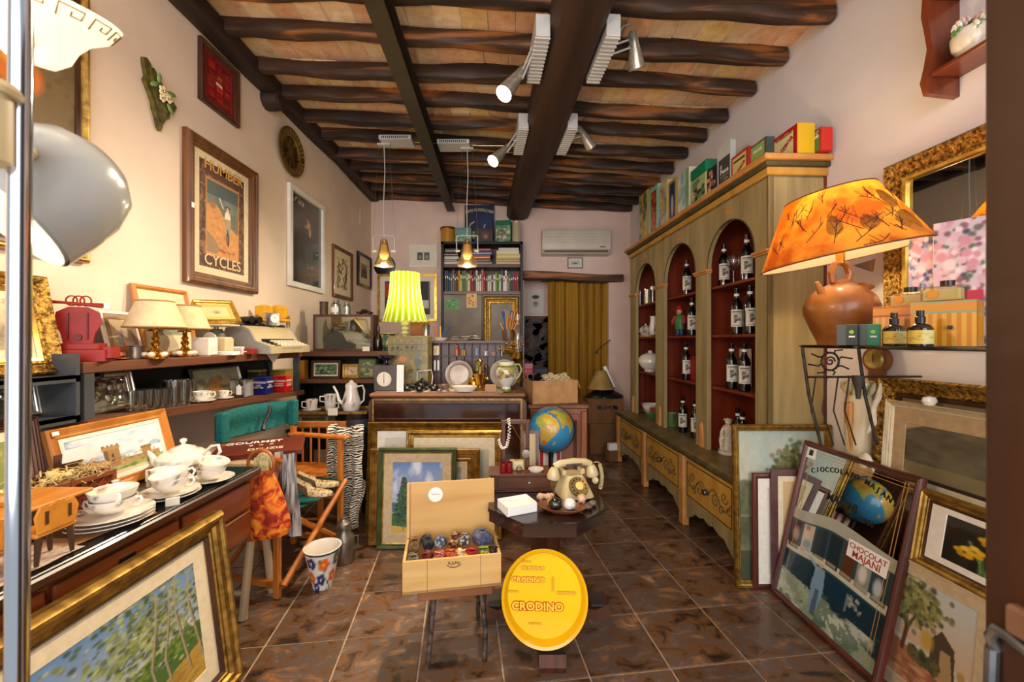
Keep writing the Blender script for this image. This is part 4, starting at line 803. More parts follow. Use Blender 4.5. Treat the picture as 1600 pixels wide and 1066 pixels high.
t = T('price_tag', 'small cream folded price tag at the desk edge', 'tag', (on(270, 790)[0], on(270, 790)[1], ZD+.001), R(35)); MB().prism([(-.02, 0), (.02, 0), (.02, .026), (-.02, .026)], -.008, -.0065).prism([(-.02, 0), (.02, 0), (.02, .026), (-.02, .026)], .0065, .008).bx(-.02, .02, -.008, .008, .025, .0265).ob('card', MATS['paper'], t)
# ================================================================ near lamp with chrome pole
t = T('floor_lamp', 'chrome-poled lamp with grey enamel shade and glowing glass shade', 'lamp', (-.607, .5, 0))
MB().cyl((-.006, 0, .02), (.008, 0, 2.3), .0108, n=24).ob('pole', MATS['chrome'], t); MB().lathe([(0, 0), (.13, 0), (.13, .012), (.11, .022), (.02, .026), (0, .026)], 32).ob('base', MATS['black_metal'], t)
M('cream_plastic', '#cdb98c', '#c2ad7e', .45, scale=8); M('grey_enamel', '#c6c6c0', '#bcbcb6', .22, coat=.5, scale=4)
MB().cyl((-.008, -.026, 1.56), (-.008, -.026, 1.64), .024, .024, 24).lathe([(.0, 0), (.03, 0), (.032, .006), (.028, .014), (0, .016)], 24, c=(-.008, -.026, 1.638)).ob('joint', MATS['cream_plastic'], t)
MB().cyl((-.008, -.01, 1.6), (-.07, .09, 1.6), .012).ob('shade_arm', MATS['cream_plastic'], t); MB().cyl((.0, 0, 1.78), (-.1, .1, 1.765), .008).ob('bowl_arm', MATS['chrome'], t)
ax = Vector((-.38, -.62, -.68)).normalized(); mm = Matrix.Translation((-.092, .12, 1.585)) @ (-ax).to_track_quat('Z', 'Y').to_matrix().to_4x4() @ Matrix.Scale(.93, 4)
pr_ = [(.105, -.075), (.103, -.03), (.094, .02), (.075, .06), (.045, .083), (.0, .09)]
MB().lathe(pr_ + [(r_*.96, z-.004) for r_, z in pr_[::-1]], 40, m=mm, cap=False).ob('enamel_shade', MATS['grey_enamel'], t)
MB().sph((0, 0, 0), .03, m=mm @ Matrix.Translation((0, 0, -.01))).ob('bulb', EM('warm_bulb', '#ffd9a0', 14), t)
mm2 = Matrix.Translation((-.1, .1, 1.775)) @ Vector((.25, -.2, .92)).to_track_quat('Z', 'Y').to_matrix().to_4x4() @ Matrix.Scale(.8, 4)
g = [(0, -.02), (.03, -.018), (.05, 0), (.06, .025), (.075, .045), (.1, .062), (.118, .09)]
M('milk', '#f3ead2', None, .25); m_, nt_, b_ = new_mat('milk_glass'); b_.inputs['Base Color'].default_value = (*lin('#f4ead6'), 1); b_.inputs['Emission Color'].default_value = (*lin('#ffe6b8'), 1); b_.inputs['Emission Strength'].default_value = 1.0; b_.inputs['Roughness'].default_value = .2; MATS['milk_glass'] = m_
gs = MB().lathe(g + [(r_-.003, z+.002) for r_, z in g[::-1]], 44, m=mm2, cap=False).ob('glass_shade', MATS['milk_glass'], t)
key = [(0, 0), (0, .9), (.75, .9), (.75, .3), (.4, .3), (.4, .6)]
for k in range(14):
    a0 = k*2*PI/14; pts = []
    for (u, v) in key + [(1.0, 0)][:0]:
        a = a0+u*2*PI/14*.9; z = .064+v*.022; r_ = .1+(z-.062)*.64+.0012; pts.append(mm2 @ Vector((r_*math.cos(a), r_*math.sin(a), z)))
    MB().tube(pts, .0011, 5).ob('key_pattern', M('bronze_line', '#7a5a2a', None, .5), gs)
# ================================================================ folding chair, bag, scarves
ca = R(75.1)
t = T('folding_chair', 'teal canvas folding chair with orange-brown wooden frame', 'chair', (-1.345, 2.43, 0), ca)
for x in (-.25, .25):
    MB().bx(x-.014, x+.014, -.2, -.165, 0, .72, .004).ob('leg', MATS['chair_wood'], t); MB().bx(x-.014, x+.014, .165, .2, 0, .955, .004).ob('leg', MATS['chair_wood'], t)
    MB().bx(x-.025, x+.025, -.24, .21, .72, .742, .006).ob('armrest', MATS['chair_wood'], t); MB().bx(x-.012, x+.012, -.2, .2, .05, .085, .003).ob('runner', MATS['chair_wood'], t)
for y in (-.21, .2):
    for sg in (-1, 1):
        MB().tube([(sg*.25, y+.012*sg, .07), (-sg*.25, y+.012*sg, .46)], .016, 6).ob('cross_brace', MATS['chair_wood'], t)
MB().surf(lambda u, v: ((u-.5)*.5, -.2+.4*v, .46-.05*math.sin(PI*u)), 12, 6).ob('seat', MATS['teal_canvas'], t)
MB().surf(lambda u, v: ((u-.5)*.53, .21+.05*math.sin(PI*u)+.012*math.sin(2*PI*v), .80+.15*v-.035*math.sin(PI*u)*(1-v)*.6+.01*math.sin(PI*u)), 16, 6).surf(lambda u, v: ((u-.5)*.53, .222+.05*math.sin(PI*u), .80+.15*v-.02*math.sin(PI*u)*(1-v)), 16, 6).ob('backrest', MATS['teal_canvas'], t)
for x in (-.25, .25): MB().bx(x-.022, x+.022, .155, .212, .79, .958, .008).ob('backrest_sleeve', MATS['teal_canvas'], t)
MB().tube([(.07, .19, .945), (.05, .18, .9), (.02, .185, .85), (.0, .17, .81)], [.01, .012, .01, .016], 7).ob('strap', M('black_strap', '#161616', '#2a2a2a', .5, scale=40), t)
# brown box lying on the arms
t = boxm('flat_box', 'flat chestnut-brown box with white lettering across the chair arms', 'box', (-1.385, 2.25, .744), .42, .27, .03, M('brown_print', '#5a1d0a', '#6b260f', .4, scale=6), R(24), .003, rx=R(3))
text('GOURMET', .058, MATS['white_print'], t, (-.04, .07, .0308), rot=(0, 0, 0), off=.006); text('*  *  *', .05, MATS['cream_print'], t, (0, .0, .0308), rot=(0, 0, 0)); text('DELIZIE', .05, MATS['cream_print'], t, (.03, -.07, .0308), rot=(0, 0, 0), off=.004)
# pale A-frame trestle
t = T('trestle', 'pale wooden trestle legs under the orange bag', 'trestle', (0, 0, 0))
for x in (-1.295, -1.68):
    MB().cyl((x-.01, 1.975, 0), (x, 2.085, .72), .02, .017, 10).ob('leg', MATS['pale_wood'], t); MB().cyl((x, 2.2, 0), (x, 2.075, .72), .02, .017, 10).ob('leg', MATS['pale_wood'], t)
MB().cyl((-1.72, 2.08, .715), (-1.22, 2.08, .715), .02, .02, 10).ob('top_bar', MATS['pale_wood'], t); MB().cyl((-1.295, 1.99, .12), (-1.68, 1.99, .12), .012).ob('stretcher', MATS['pale_wood'], t)
# orange quilted bag on a wooden ring
m_, nt_, b_ = new_mat('orange_quilt'); N = nt_.nodes; L = nt_.links; tc = N.new('ShaderNodeTexCoord')
vo = N.new('ShaderNodeTexVoronoi'); vo.inputs['Scale'].default_value = 16; vo.feature = 'DISTANCE_TO_EDGE'; wv = N.new('ShaderNodeTexNoise'); wv.inputs['Scale'].default_value = 14; wv.inputs['Detail'].default_value = 3; wv.inputs['Distortion'].default_value = 2
r1 = N.new('ShaderNodeValToRGB'); r1.color_ramp.elements[0].color = (*lin('#8e1c04'), 1); r1.color_ramp.elements[0].position = .38; r1.color_ramp.elements[1].color = (*lin('#f0941c'), 1); r1.color_ramp.elements[1].position = .62; e = r1.color_ramp.elements.new(.5); e.color = (*lin('#dd5a0c'), 1)
L.new(tc.outputs['Object'], vo.inputs['Vector']); L.new(tc.outputs['Object'], wv.inputs['Vector']); L.new(wv.outputs[0], r1.inputs[0]); L.new(r1.outputs[0], b_.inputs['Base Color']); bn = N.new('ShaderNodeBump'); bn.inputs['Strength'].default_value = .9; bn.inputs['Distance'].default_value = .012; L.new(vo.outputs[0], bn.inputs['Height']); L.new(bn.outputs[0], b_.inputs['Normal']); b_.inputs['Roughness'].default_value = .75; MATS['orange_quilt'] = m_
t = T('quilted_bag', 'orange quilted fabric bag hanging from a wooden ring', 'bag', (-1.243, 2.03, .37), R(-4))
def bagf(u, v):
    a = 2*PI*u; c_, s_ = math.cos(a), math.sin(a); w = .142*(1-.62*v**2.2)*(1 if v > .12 else .86+.14*v/.12); d = .055*(1-.55*v)*(1 if v > .1 else .6+4*v); f = 1+.05*math.sin(7*a+3*v)*(1-v)
    return (w*c_*f-.004*v, d*s_*f+.008*math.sin(9*c_+2*v)*v, .34*v+.018*c_*(1-v))
m = MB().surf(bagf, 48, 20, True); m.f.append(tuple(range(48))[::-1]); m.ob('pouch', MATS['orange_quilt'], t)
MB().tube([(.067*math.cos(k*2*PI/32)+.002, -.012, .37+.07*math.sin(k*2*PI/32)) for k in range(32)], .0085, 9, True).ob('wooden_ring', MATS['copper'] if 0 else M('ring_wood', '#8a4a1c', '#a8602a', .4, scale=20), t)
MB().surf(lambda u, v: (-.03+.075*u, -.02+.012*math.sin(9*u), .31+.09*v+.02*math.sin(PI*u)), 12, 6).sph((.005, .0, .385), (.04, .02, .04)).ob('stuffing_paper', M('pale_scarf', '#cdbb8c', '#a89860', .9, scale=60), t)
# black and white gauzy scarf
M('gauze_stripe', '#16161c', '#b9b4b4', .85, scale=30, detail=4, stretch=(1.6, 1, .12), mid=(.4, .62), dist=.4)
MB().surf(lambda u, v: (-1.32+.185*u+.03*v*(u-.3), 2.135+.02*math.sin(14*u)+.018*math.sin(5*u+4*v)-.02*math.sin(PI*v), .765-.40*v-.05*u*v), 40, 24).ob('gauze_scarf', MATS['gauze_stripe'], None, label='black and white striped gauze scarf hanging behind the orange bag', cat='scarf')
# zebra scarf over the chair's far arm
M('zebra', '#0c0a0a', '#d8cdb8', .85, scale=20, detail=2, kind='wave', stretch=(.7, .5, 1), mid=(.44, .56), dist=7)
m = MB().surf(lambda u, v: (-1.225+.235*u+.006*math.sin(9*v)-.01*v, 2.715-.035*math.sin(PI*min(1, v*3))+.022*math.sin(13*u)+.012*math.sin(7*u+5*v), .785-.42*v+.012*math.sin(9*u)), 36, 26)
m.surf(lambda u, v: (-1.18+.2*u*(1-.4*v)+.03*v+.008*math.sin(8*v), 2.74+.02*math.sin(15*u+2)+.01*math.sin(6*v), .42-.33*v), 26, 18)
m.ob('zebra_scarf', MATS['zebra'], None, label='zebra-striped scarf draped over the far chair arm', cat='scarf')
# shoes
M('snakeskin', '#7a5f3c', '#c2ab82', .45, scale=60, kind='voronoi', mid=(.2, .6), coat=.2); M('sole', '#b08a5c', None, .6)
def shoe(label, loc, rz):
    t = T('high_heeled_shoe', label, 'shoe', loc, rz, group='pair of snakeskin heels')
    L_ = .23
    def zf(y): q = y/L_; return .06*max(0, 1-q/.55)**1.3 if q < .55 else 0
    def wf(q): return .026+.014*math.sin(PI*min(1, max(0, (q-.3)/.7)))-.03*max(0, q-.86)*3
    def fn(u, v):
        q = v; y = q*L_; a = PI*u; top = .055*(1-q)**.5+.022 if q > .45 else .05; k = 1 if q > .45 else .9
        return (wf(q)*math.cos(a), y, zf(y)+.004+math.sin(a)*(top*.62 if q > .45 else 0)+(.04 if q <= .45 else 0)*abs(math.cos(a))*1.0)
    MB().surf(fn, 14, 22).ob('upper', MATS['snakeskin'], t)
    MB().surf(lambda u, v: ((2*u-1)*wf(v), v*L_, zf(v*L_)), 6, 22).surf(lambda u, v: ((2*u-1)*wf(v), v*L_, zf(v*L_)+.004), 6, 22).ob('sole', MATS['sole'], t)
    MB().lathe([(.005, 0), (.006, .03), (.016, .062), (.001, .064)], 10, c=(0, .012, 0)).ob('heel', MATS['snakeskin'], t)
shoe('left snakeskin high heel on the teal seat', (-1.29, 2.46, .455), R(-72)); shoe('right snakeskin high heel on the teal seat, sole showing', (-1.27, 2.36, .455), R(-88))
# spindle-back chair behind
t = T('spindle_chair', 'orange-brown spindle-back wooden chair behind the zebra scarf', 'chair', (-1.42, 3.0, 0))
MB().bx(-.2, .2, -.012, .012, .715, .76, .006).ob('top_rail', MATS['chair_wood'], t)
for x in (-.185, .185): MB().bx(x-.016, x+.016, -.014, .014, 0, .72, .004).ob('leg', MATS['chair_wood'], t); MB().bx(x-.016, x+.016, -.38, -.35, 0, .44, .004).ob('leg', MATS['chair_wood'], t)
for x in (-.12, -.06, 0, .06, .12): MB().cyl((x, 0, .44), (x, 0, .72), .008, n=8).ob('spindle', MATS['chair_wood'], t)
MB().bx(-.21, .21, -.39, .02, .43, .455, .006).ob('seat', MATS['chair_wood'], t)
for y in (-.365, 0): MB().cyl((-.185, y, .2), (.185, y, .2), .009).ob('stretcher', MATS['chair_wood'], t)
# painted flower pot
c = CV(96, 40, '#d9d2c4')
for (u, v, q, col) in ((.1, .75, .07, '#1d2a6e'), (.23, .72, .075, '#e0641c'), (.36, .78, .06, '#1d2a6e'), (.5, .7, .08, '#e0641c'), (.63, .74, .07, '#1d2a6e'), (.76, .7, .075, '#e0641c'), (.9, .76, .07, '#1d2a6e'), (.05, .35, .06, '#e0641c'), (.18, .32, .07, '#1d2a6e'), (.32, .36, .07, '#d94a14'), (.46, .3, .07, '#22307a'), (.6, .34, .075, '#e0641c'), (.73, .3, .07, '#1d2a6e'), (.87, .34, .07, '#d94a14'), (.97, .1, .06, '#1d2a6e'), (.4, .08, .06, '#7a2430'), (.66, .08, .06, '#22307a')):
    for k in range(5): a = k*2*PI/5; c.ell(u+q*.45*math.cos(a), v+q*1.4*math.sin(a), q*.42, q*1.3, col, 1, .3)
    c.ell(u, v, q*.2, q*.6, '#f0c040')
c.dabs(40, lambda r: (r.random(), r.random()), .012, .05, ['#3a7a3c', '#2c5e34'], 6); c.rect(0, .93, 1, 1, '#1a2040')
t = T('flower_pot', 'tapered flower pot painted with orange and blue flowers', 'flower pot', (-1.045, 2.25, 0))
pp = [(.05+.045*z/.215, z) for z in np.linspace(0, .215, 26)]
MB().lathe(pp, 64, cap=False).paint(lambda v: c.samp((math.atan2(v.y, v.x)/(2*PI)+.93) % 1, v.z/.215*.999)).ob('painted_wall', MATS['glaze'], t)
MB().lathe([(.096, .213), (.098, .218), (.09, .218), (.088, .21), (.048, .02), (.001, .018)], 48, cap=False).ob('white_inside', MATS['porcelain'], t); MB().lathe([(.001, 0), (.05, 0), (.05, .003), (.001, .003)], 30).ob('foot', MATS['porcelain'], t)
t = T('milk_can', 'small pewter-grey milk can with lid behind the flower pot', 'milk can', (-1.03, 2.5, 0))
MB().lathe([(0, 0), (.058, 0), (.062, .006), (.062, .13), (.055, .155), (.04, .175), (.036, .2), (.0, .2)], 26).ob('body', MATS['pewter'], t); MB().lathe([(.041, .2), (.043, .215), (.04, .235), (.025, .25), (.02, .262), (.024, .27), (0, .274)], 22).ob('lid', MATS['pewter'], t); MB().tube([(.05, 0, .15), (.085, 0, .16), (.085, 0, .1), (.062, 0, .08)], .005, 7).ob('handle', MATS['pewter'], t)
# little dark table with a green metal box, a round tin and a gilded tray of coffee china
t = T('side_table', 'dark little table carrying the gilded tray and boxes', 'table', (-1.47, 3.34, 0))
MB().bx(-.3, .34, -.16, .16, .63, .655, .004).ob('top', MATS['black_metal'], t)
for x in (-.27, .31):
    for y in (-.13, .13): MB().bx(x-.018, x+.018, y-.018, y+.018, 0, .63).ob('leg', MATS['black_metal'], t)
M('army_green', '#3c3a1e', '#54502c', .5, .2, scale=18, bump=.1)
t = T('ammunition_box', 'olive-green metal box with two clasps under the gilded tray', 'box', (-1.555, 3.27, .656), R(3)); MB().bx(-.16, .16, -.07, .07, 0, .085, .006).ob('body', MATS['army_green'], t); MB().bx(-.165, .165, -.075, .075, .085, .12, .008).ob('lid', MATS['army_green'], t)
for x in (-.1, .1): MB().bx(x-.012, x+.012, -.082, -.074, .04, .1, .002).ob('clasp', MATS['pewter'], t)
t = T('round_tin', 'round dark grey tin under the right end of the gilded tray', 'tin', (-1.245, 3.3, .656)); MB().lathe([(0, 0), (.1, 0), (.1, .075), (0, .075)], 30).ob('body', MATS['grey_steel'], t); MB().lathe([(.103, .075), (.105, .08), (.105, .118), (.1, .122), (0, .122)], 30).ob('lid', M('tin_brown', '#2c211c', None, .35), t)
t = T('gilded_tray', 'dark serving tray with gilded rim carrying the coffee set', 'tray', (-1.415, 3.3, .78), R(3)); MB().bx(-.27, .27, -.13, .13, 0, .008).ob('tray_bed', M('tray_dark', '#2a2c22', '#3c4034', .3, scale=14), t); MB().rings(.55, .27, [(0, 0), (0, .02), (.012, .022), (.016, .008), (.014, 0)], m=Matrix.Translation((0, -.135, 0)) @ Matrix.Rotation(-PI/2, 4, 'X')).ob('gilded_rim', MATS['gold_dull'], t)
zt = .789
FL = ['#8f4a58', '#4e4a5e', '#7a5a3a']
def mug(label, x, y, r_, h, rz, two=False):
    t = T('floral_mug', label, 'cup', (x, y, zt), rz); MB().lathe([(0, 0), (r_*.75, 0), (r_*.85, h*.15), (r_, h*.9), (r_*1.02, h), (r_*.94, h), (r_*.85, h*.2), (0, h*.08)], 20).paint(speck('#e2d8c8', FL, 0, 1, .12, .013)).ob('bowl', MATS['glaze'], t)
    MB().tube([(-r_*.9, 0, h*.8), (-r_*1.6, 0, h*.8), (-r_*1.6, 0, h*.3), (-r_*.85, 0, h*.2)], .005, 7).ob('handle', MATS['porcelain'], t)
mug('straight floral coffee cup at the left end of the gilded tray', -1.60, 3.26, .045, .085, R(15)); mug('second floral coffee cup beside the coffee pot', -1.47, 3.3, .045, .075, R(170)); mug('floral cup stacked upon the second coffee cup', -1.47, 3.3, .048, .0751, R(20))
bpy.data.objects['floral_mug.002'].location.z = zt+.055
saucer('floral saucer under the straight coffee cup on the tray', (-1.60, 3.26, zt), .07) ; bpy.data.objects['floral_mug'].location.z += .01
t = T('coffee_pot', 'tall white porcelain coffee pot with long spout on the tray', 'coffee pot', (-1.30, 3.3, zt+.001)); MB().lathe([(0, 0), (.06, 0), (.066, .02), (.075, .05), (.07, .08), (.055, .13), (.045, .17), (.048, .2), (.04, .215), (.02, .225), (.014, .24), (0, .245)], 26).paint(speck('#e6ddd0', ['#9a5a64', '#7a4a54', '#b08a8a'], .03, .11, .1, .02)).ob('body', MATS['glaze'], t)
MB().tube([(-.065, 0, .05), (-.1, 0, .08), (-.115, 0, .14), (-.145, 0, .195)], [.018, .014, .01, .008], 9).ob('spout', MATS['porcelain'], t); MB().tube([(.045, 0, .19), (.09, 0, .2), (.105, 0, .16), (.1, 0, .08), (.068, 0, .05)], .007, 8).ob('handle', MATS['porcelain'], t)
boxm('price_tag', 'square cream price tag hanging at the gilded tray front', 'tag', (X(520, 3.15), 3.15, .775), .075, .002, .055, MATS['paper'], 0, 0)
# ================================================================ corner shelf, behind left
t = T('corner_shelf', 'dark two-plank shelf unit across the back left corner', 'shelf', (0, 0, 0))
XA, XB = -1.94, -1.1
MB().bx(XA, XB, 3.65, 3.95, 1.212, 1.257, .004).ob('upper_plank', MATS['plank_x'], t); MB().bx(XA, XB, 3.66, 3.95, .968, 1.005, .004).ob('lower_plank', MATS['plank_x'], t); MB().bx(XA, XB, 3.945, 3.96, .3, 1.25).ob('back_panel', MATS['black_metal'], t)
for x in (XA, XB-.02): MB().bx(x, x+.02, 3.68, 3.95, 0, 1.212).ob('upright', MATS['black_metal'], t)
Y0 = 3.74
t = T('showcase', 'dark wooden display case with reflecting glass front on corner shelf', 'display case', (X(538, Y0), Y0, 1.258)); W_ = 93*s(Y0)
MB().rings(W_, .335, PROF['flat'](.022, .03)).ob('frame', MATS['walnut'], t); MB().bx(-W_/2, W_/2, 0, .13, 0, .335, .002).ob('case', MATS['oak_dark'], t); MB().bx(-W_/2+.02, W_/2-.02, -.012, -.008, .02, .315).ob('glass_front', M('smoked_mirror', '#8f9490', None, .04, .9), t)
boxm('price_tag', 'small cream price tag under the display case glass', 'tag', (X(572, 3.68), 3.68, 1.258), .065, .002, .04, MATS['paper'], 0, 0)
zc = 1.594
t = T('spice_tin', 'tall brown cylindrical tin at the left of the display case top', 'tin', (X(506, 3.8), 3.8, zc)); MB().lathe([(0, 0), (.036, 0), (.036, .1), (0, .1)], 18).ob('body', M('tin_brown2', '#4a3418', '#5e4420', .5, scale=20), t); MB().lathe([(.038, .1), (.038, .122), (0, .124)], 18).ob('lid', M('tin_brown3', '#3a2812', None, .45), t)
def jar(label, loc, r_, h, gm=None, lab=None, cap=None, name='glass_jar'):
    t = T(name, label, 'jar', loc); MB().lathe([(0, 0), (r_, 0), (r_, h*.68), (r_*.6, h*.8), (r_*.62, h*.86), (0, h*.86)], 18).ob('glass', gm or MATS['tinted_glass'], t); MB().lathe([(r_*.55, h*.8), (r_*.66, h*.86), (r_*.66, h*.96), (r_*.3, h), (0, h)], 16).ob('stopper', cap or MATS['tinted_glass'], t)
    if lab: MB().lathe([(r_*1.02, h*.15), (r_*1.02, h*.5)], 12, a0=R(-140), a1=R(-40)).ob('label', lab, t)
    return t
jar('clear glass jar with white label on the display case', (X(525, 3.8), 3.8, zc), .042, .14, lab=MATS['white_card']); jar('smaller clear stoppered jar on the display case', (X(542, 3.8), 3.8, zc), .034, .115)
t = T('toy_car', 'tiny dark model car on the right of the display case', 'model car', (X(570, 3.8), 3.8, zc)); MB().bx(-.075, .075, -.025, .025, .012, .03, .008).bx(-.035, .045, -.022, .022, .03, .052, .01).ob('body', M('dark_toy', '#3a241c', '#1c1412', .35, scale=30), t)
for x in (-.045, .045):
    for y in (-.026, .026): MB().cyl((x, y-.004, .014), (x, y+.004, .014), .014, n=12).ob('wheel', MATS['black_plastic'], t)
t = T('wine_bottle', 'small dark glass bottle at the right of the display case', 'bottle', (X(591, 3.75), 3.75, 1.258)); 
MB().lathe([(0, 0), (.036, 0), (.038, .005), (.038, .1), (.03, .13), (.014, .16), (.014, .225), (0, .226)], 18).ob('body', M('dark_bottle', '#0d0907', None, .08, coat=.5), t)
o_ = T('ginger_jar', 'round green glazed pot with yellow plate as lid', 'pot', (X(606, 3.76), 3.80, 1.258))
MB().lathe([(0, 0), (.045, 0), (.062, .03), (.072, .07), (.066, .11), (.05, .14), (.05, .15), (0, .15)], 24).paint(speck('#4c6a58', ['#2c4a40', '#8a9a78', '#b8a878'], .02, .13, .5, .018)).ob('pot', MATS['glaze'], o_); MB().lathe([(0, .15), (.06, .152), (.085, .16), (.08, .166), (0, .158)], 26).ob('plate_lid', M('yellow_rim', '#c9b848', '#a89430', .3, scale=30), o_)
c = CV(50, 28, '#2c4a30'); c.put((c.ns(6, 3) > .5)*.8, '#4f7a44'); c.dabs(40, lambda r: (r.random(), .2+.5*r.random()), .06, .06, ['#8fa08a', '#1c2c20', '#7a8a4a'], 2)
pic('framed_print', 'dark-framed green woodland print on the corner shelf lower plank', 'picture', (X(508, 3.72), 3.74, 1.006), 0, 46*s(3.72), .165, .022, .015, MATS['oak_dark'], c, prof='flat', mw=.012, mmat=MATS['mat_cream'], lean=R(4))
c = CV(20, 20, '#c9a878'); c.ell(.5, .5, .3, .3, '#d9b8a0', 1, .5); c.dabs(14, lambda r: (r.random(), r.random()), .1, .1, ['#a87a5a', '#e0c8a8'], 4)
pic('framed_print', 'small square gold frame on the corner shelf lower plank', 'picture', (X(547, 3.72), 3.75, 1.006), 0, 29*s(3.72), .135, .03, .016, MATS['gold_bright'], c, lean=R(4))
c = cnv('#5a6438', 30, 5, ['#3c4a2c', '#8a8a5a', '#a8986a'])
tin('biscuit_tin', 'rounded green floral biscuit tin on the corner shelf lower plank', 'tin', (X(577, 3.76), 3.76, 1.006), 28*s(3.74), .12, .185, M('sage_tin', '#4a5434', None, .4), 0, art=c, b=.012)
boxm('tall_box', 'narrow yellow and red carton beside the wall shelf upright', 'box', (X(471, 3.70), 3.72, 1.006), .07, .07, .17, M('yellow_carton', '#c98f16', '#b8550f', .5, scale=9), 0, .002)
# ================================================================ sideboard with glossy front and what stands on it
wood('veneer', '#1f0f0a', '#3d1f14', 'x', .12, coat=.8); ZS = .97
t = T('sideboard', 'glossy dark walnut sideboard behind the leaning pictures', 'sideboard', (0, 0, 0)); xa, xb = -1.045, .105
m = MB(); rr = .05; prf = [(xa, .06), (xa, ZS-.035-rr)] + [(xa+rr-rr*math.cos(a), ZS-.035-rr+rr*math.sin(a)) for a in np.linspace(.2, PI/2, 6)] + [(xb-rr+rr*math.sin(a), ZS-.035-rr+rr*math.cos(a)) for a in np.linspace(0, PI/2-.2, 6)] + [(xb, ZS-.035-rr), (xb, .06)]
m.prism(prf, 2.97, 3.37).ob('carcass', MATS['walnut'], t)
MB().bx(xa+.005, xb-.005, 2.955, 3.39, ZS-.03, ZS, .012).ob('top', M('top_veneer', '#7a5238', '#96694a', .3, scale=10, stretch=(.1, 1, 1), coat=.4), t)
MB().bx(xa+.045, xb-.05, 2.958, 2.972, .12, ZS-.075, .004).ob('fall_front', MATS['veneer'], t)
MB().rings(xb-xa-.06, ZS-.13, [(0, 0), (0, .008), (.012, .008), (.012, 0)], m=Matrix.Translation(((xa+xb)/2, 2.968, .09))).ob('beading', MATS['gold_dull'], t)
for x in (xa+.05, xb-.09):
    for y in (3.0, 3.3): MB().bx(x, x+.04, y, y+.04, 0, .06).ob('foot', MATS['oak_dark'], t)
MB().bx(xa+.03, xa+.98, 3.02, 3.36, ZS+.001, ZS+.004).ob('table_runner', MATS['lace'], None, label='pale cloth runner lying on the sideboard top', cat='cloth')
ZS2 = ZS+.005
def sb(px, Y, z=ZS2): return (X(px, Y), Y, z)
t = T('table_clock', 'square grey table clock with round cream dial on the sideboard', 'clock', sb(605, 3.08)); M('clock_grey', '#463c38', '#574c46', .4, scale=8)
MB().bx(-.09, .09, -.04, .05, .0, .195, .006).ob('case', MATS['clock_grey'], t); d = MB().lathe([(.001, 0), (.052, 0), (.054, .004), (.001, .006)], 32, m=Matrix.Translation((-.01, -.04, .09)) @ Matrix.Rotation(PI/2, 4, 'X')).ob('dial', MATS['paper'], t)
for k in range(12): a = k*PI/6; MB().cb((-.01+.043*math.sin(a), -.0462, .09+.043*math.cos(a)), (.004, .001, .004)).ob('hour_mark', MATS['ink'], d)
MB().bx(-.0115, -.0085, -.048, -.0465, .085, .13).bx(-.012, -.008, -.048, -.0465, .06, .09).ob('hands', MATS['ink'], d)
MB().bx(-.02, .03, -.002, .002, 0, .2).ob('paper_slip', MATS['white_card'], None, sb(624, 3.0), (R(-8), 0, R(10)), label='white paper slip leaning on the table clock', cat='paper')
t = T('footed_bowl', 'deep blue glass footed bowl standing on the table clock', 'bowl', (X(604, 3.09), 3.09, ZS2+.196)); MB().lathe([(0, 0), (.025, 0), (.014, .015), (.014, .03), (.05, .045), (.072, .07), (.068, .07), (.04, .045), (0, .035)], 24).ob('bowl', M('cobalt', '#0a1038', None, .1, coat=.6), t)
c = CV(90, 110, '#8a7434'); c.put(c.ns(7, 2)*.9, '#6a6a44'); c.put((c.ns(12, 5) > .55)*.5, '#a58c44'); c.put((c.ns(9, 9) > .6)*.5, '#5a7268')
for v in (.16, .3, .72, .84): c.rect(.04, v, .96, v+.008, '#4a4020')
c.ell(.36, .56, .2, .1, '#b0622c', .8, .5); c.ell(.36, .56, .14, .07, '#c88a4a', .7, .5); c.ell(.75, .5, .1, .16, '#4c6264', .8, .5); c.ell(.75, .68, .06, .05, '#5a6e6c', .9, .5); c.ell(.3, .34, .2, .08, '#6e5a2c', .7, .6)
for (u, v, w) in ((.06, .74, .3), (.42, .76, .3), (.5, .32, .4), (.06, .08, .4), (.06, .2, .3)): c.dabs(26, lambda r: (u+w*r.random(), v+.05*r.random()), .012, .022, ['#3c3018', '#5a3c18'], 3)
c.rect(.02, .02, .6, .2, '#b88c3a', .35); c.grain(.2, 24)
t = tin('advertising_tin', 'large worn yellow-green printed tin box standing on the sideboard', 'tin', sb(641, 3.235), 64*s(3.17), .13, .415, M('tin_ochre', '#8a7438', '#6e602c', .45, .2, scale=12), R(-2), art=c)
# green striped table lamp
t = T('green_lamp', 'glowing lime-green striped lampshade on a turned lamp behind the tin', 'lamp', sb(633, 3.36))
def gsh(u, v): a = 2*PI*u; q = 1-v; r_ = .118+.062*q**2.2; f = 1+.012*math.cos(a*22); return (r_*f*math.cos(a), r_*f*math.sin(a), .535+.4*v)
m_, nt_, b_ = new_mat('green_stripe_silk'); N = nt_.nodes; L = nt_.links; a_ = N.new('ShaderNodeAttribute'); a_.attribute_name = 'Col'
L.new(a_.outputs[0], b_.inputs['Base Color']); tr = N.new('ShaderNodeBsdfTranslucent'); L.new(a_.outputs[0], tr.inputs[0]); mx = N.new('ShaderNodeMixShader'); mx.inputs[0].default_value = .55; L.new(b_.outputs[0], mx.inputs[1]); L.new(tr.outputs[0], mx.inputs[2]); L.new(mx.outputs[0], N['Material Output'].inputs[0]); b_.inputs['Roughness'].default_value = .8; MATS['green_stripe_silk'] = m_
MB().surf(gsh, 176, 10, True).paint(lambda v: lin('#a8c414') if math.cos(math.atan2(v.y, v.x)*22) < .1 else lin('#f2f2a8')).ob('shade', m_, t)
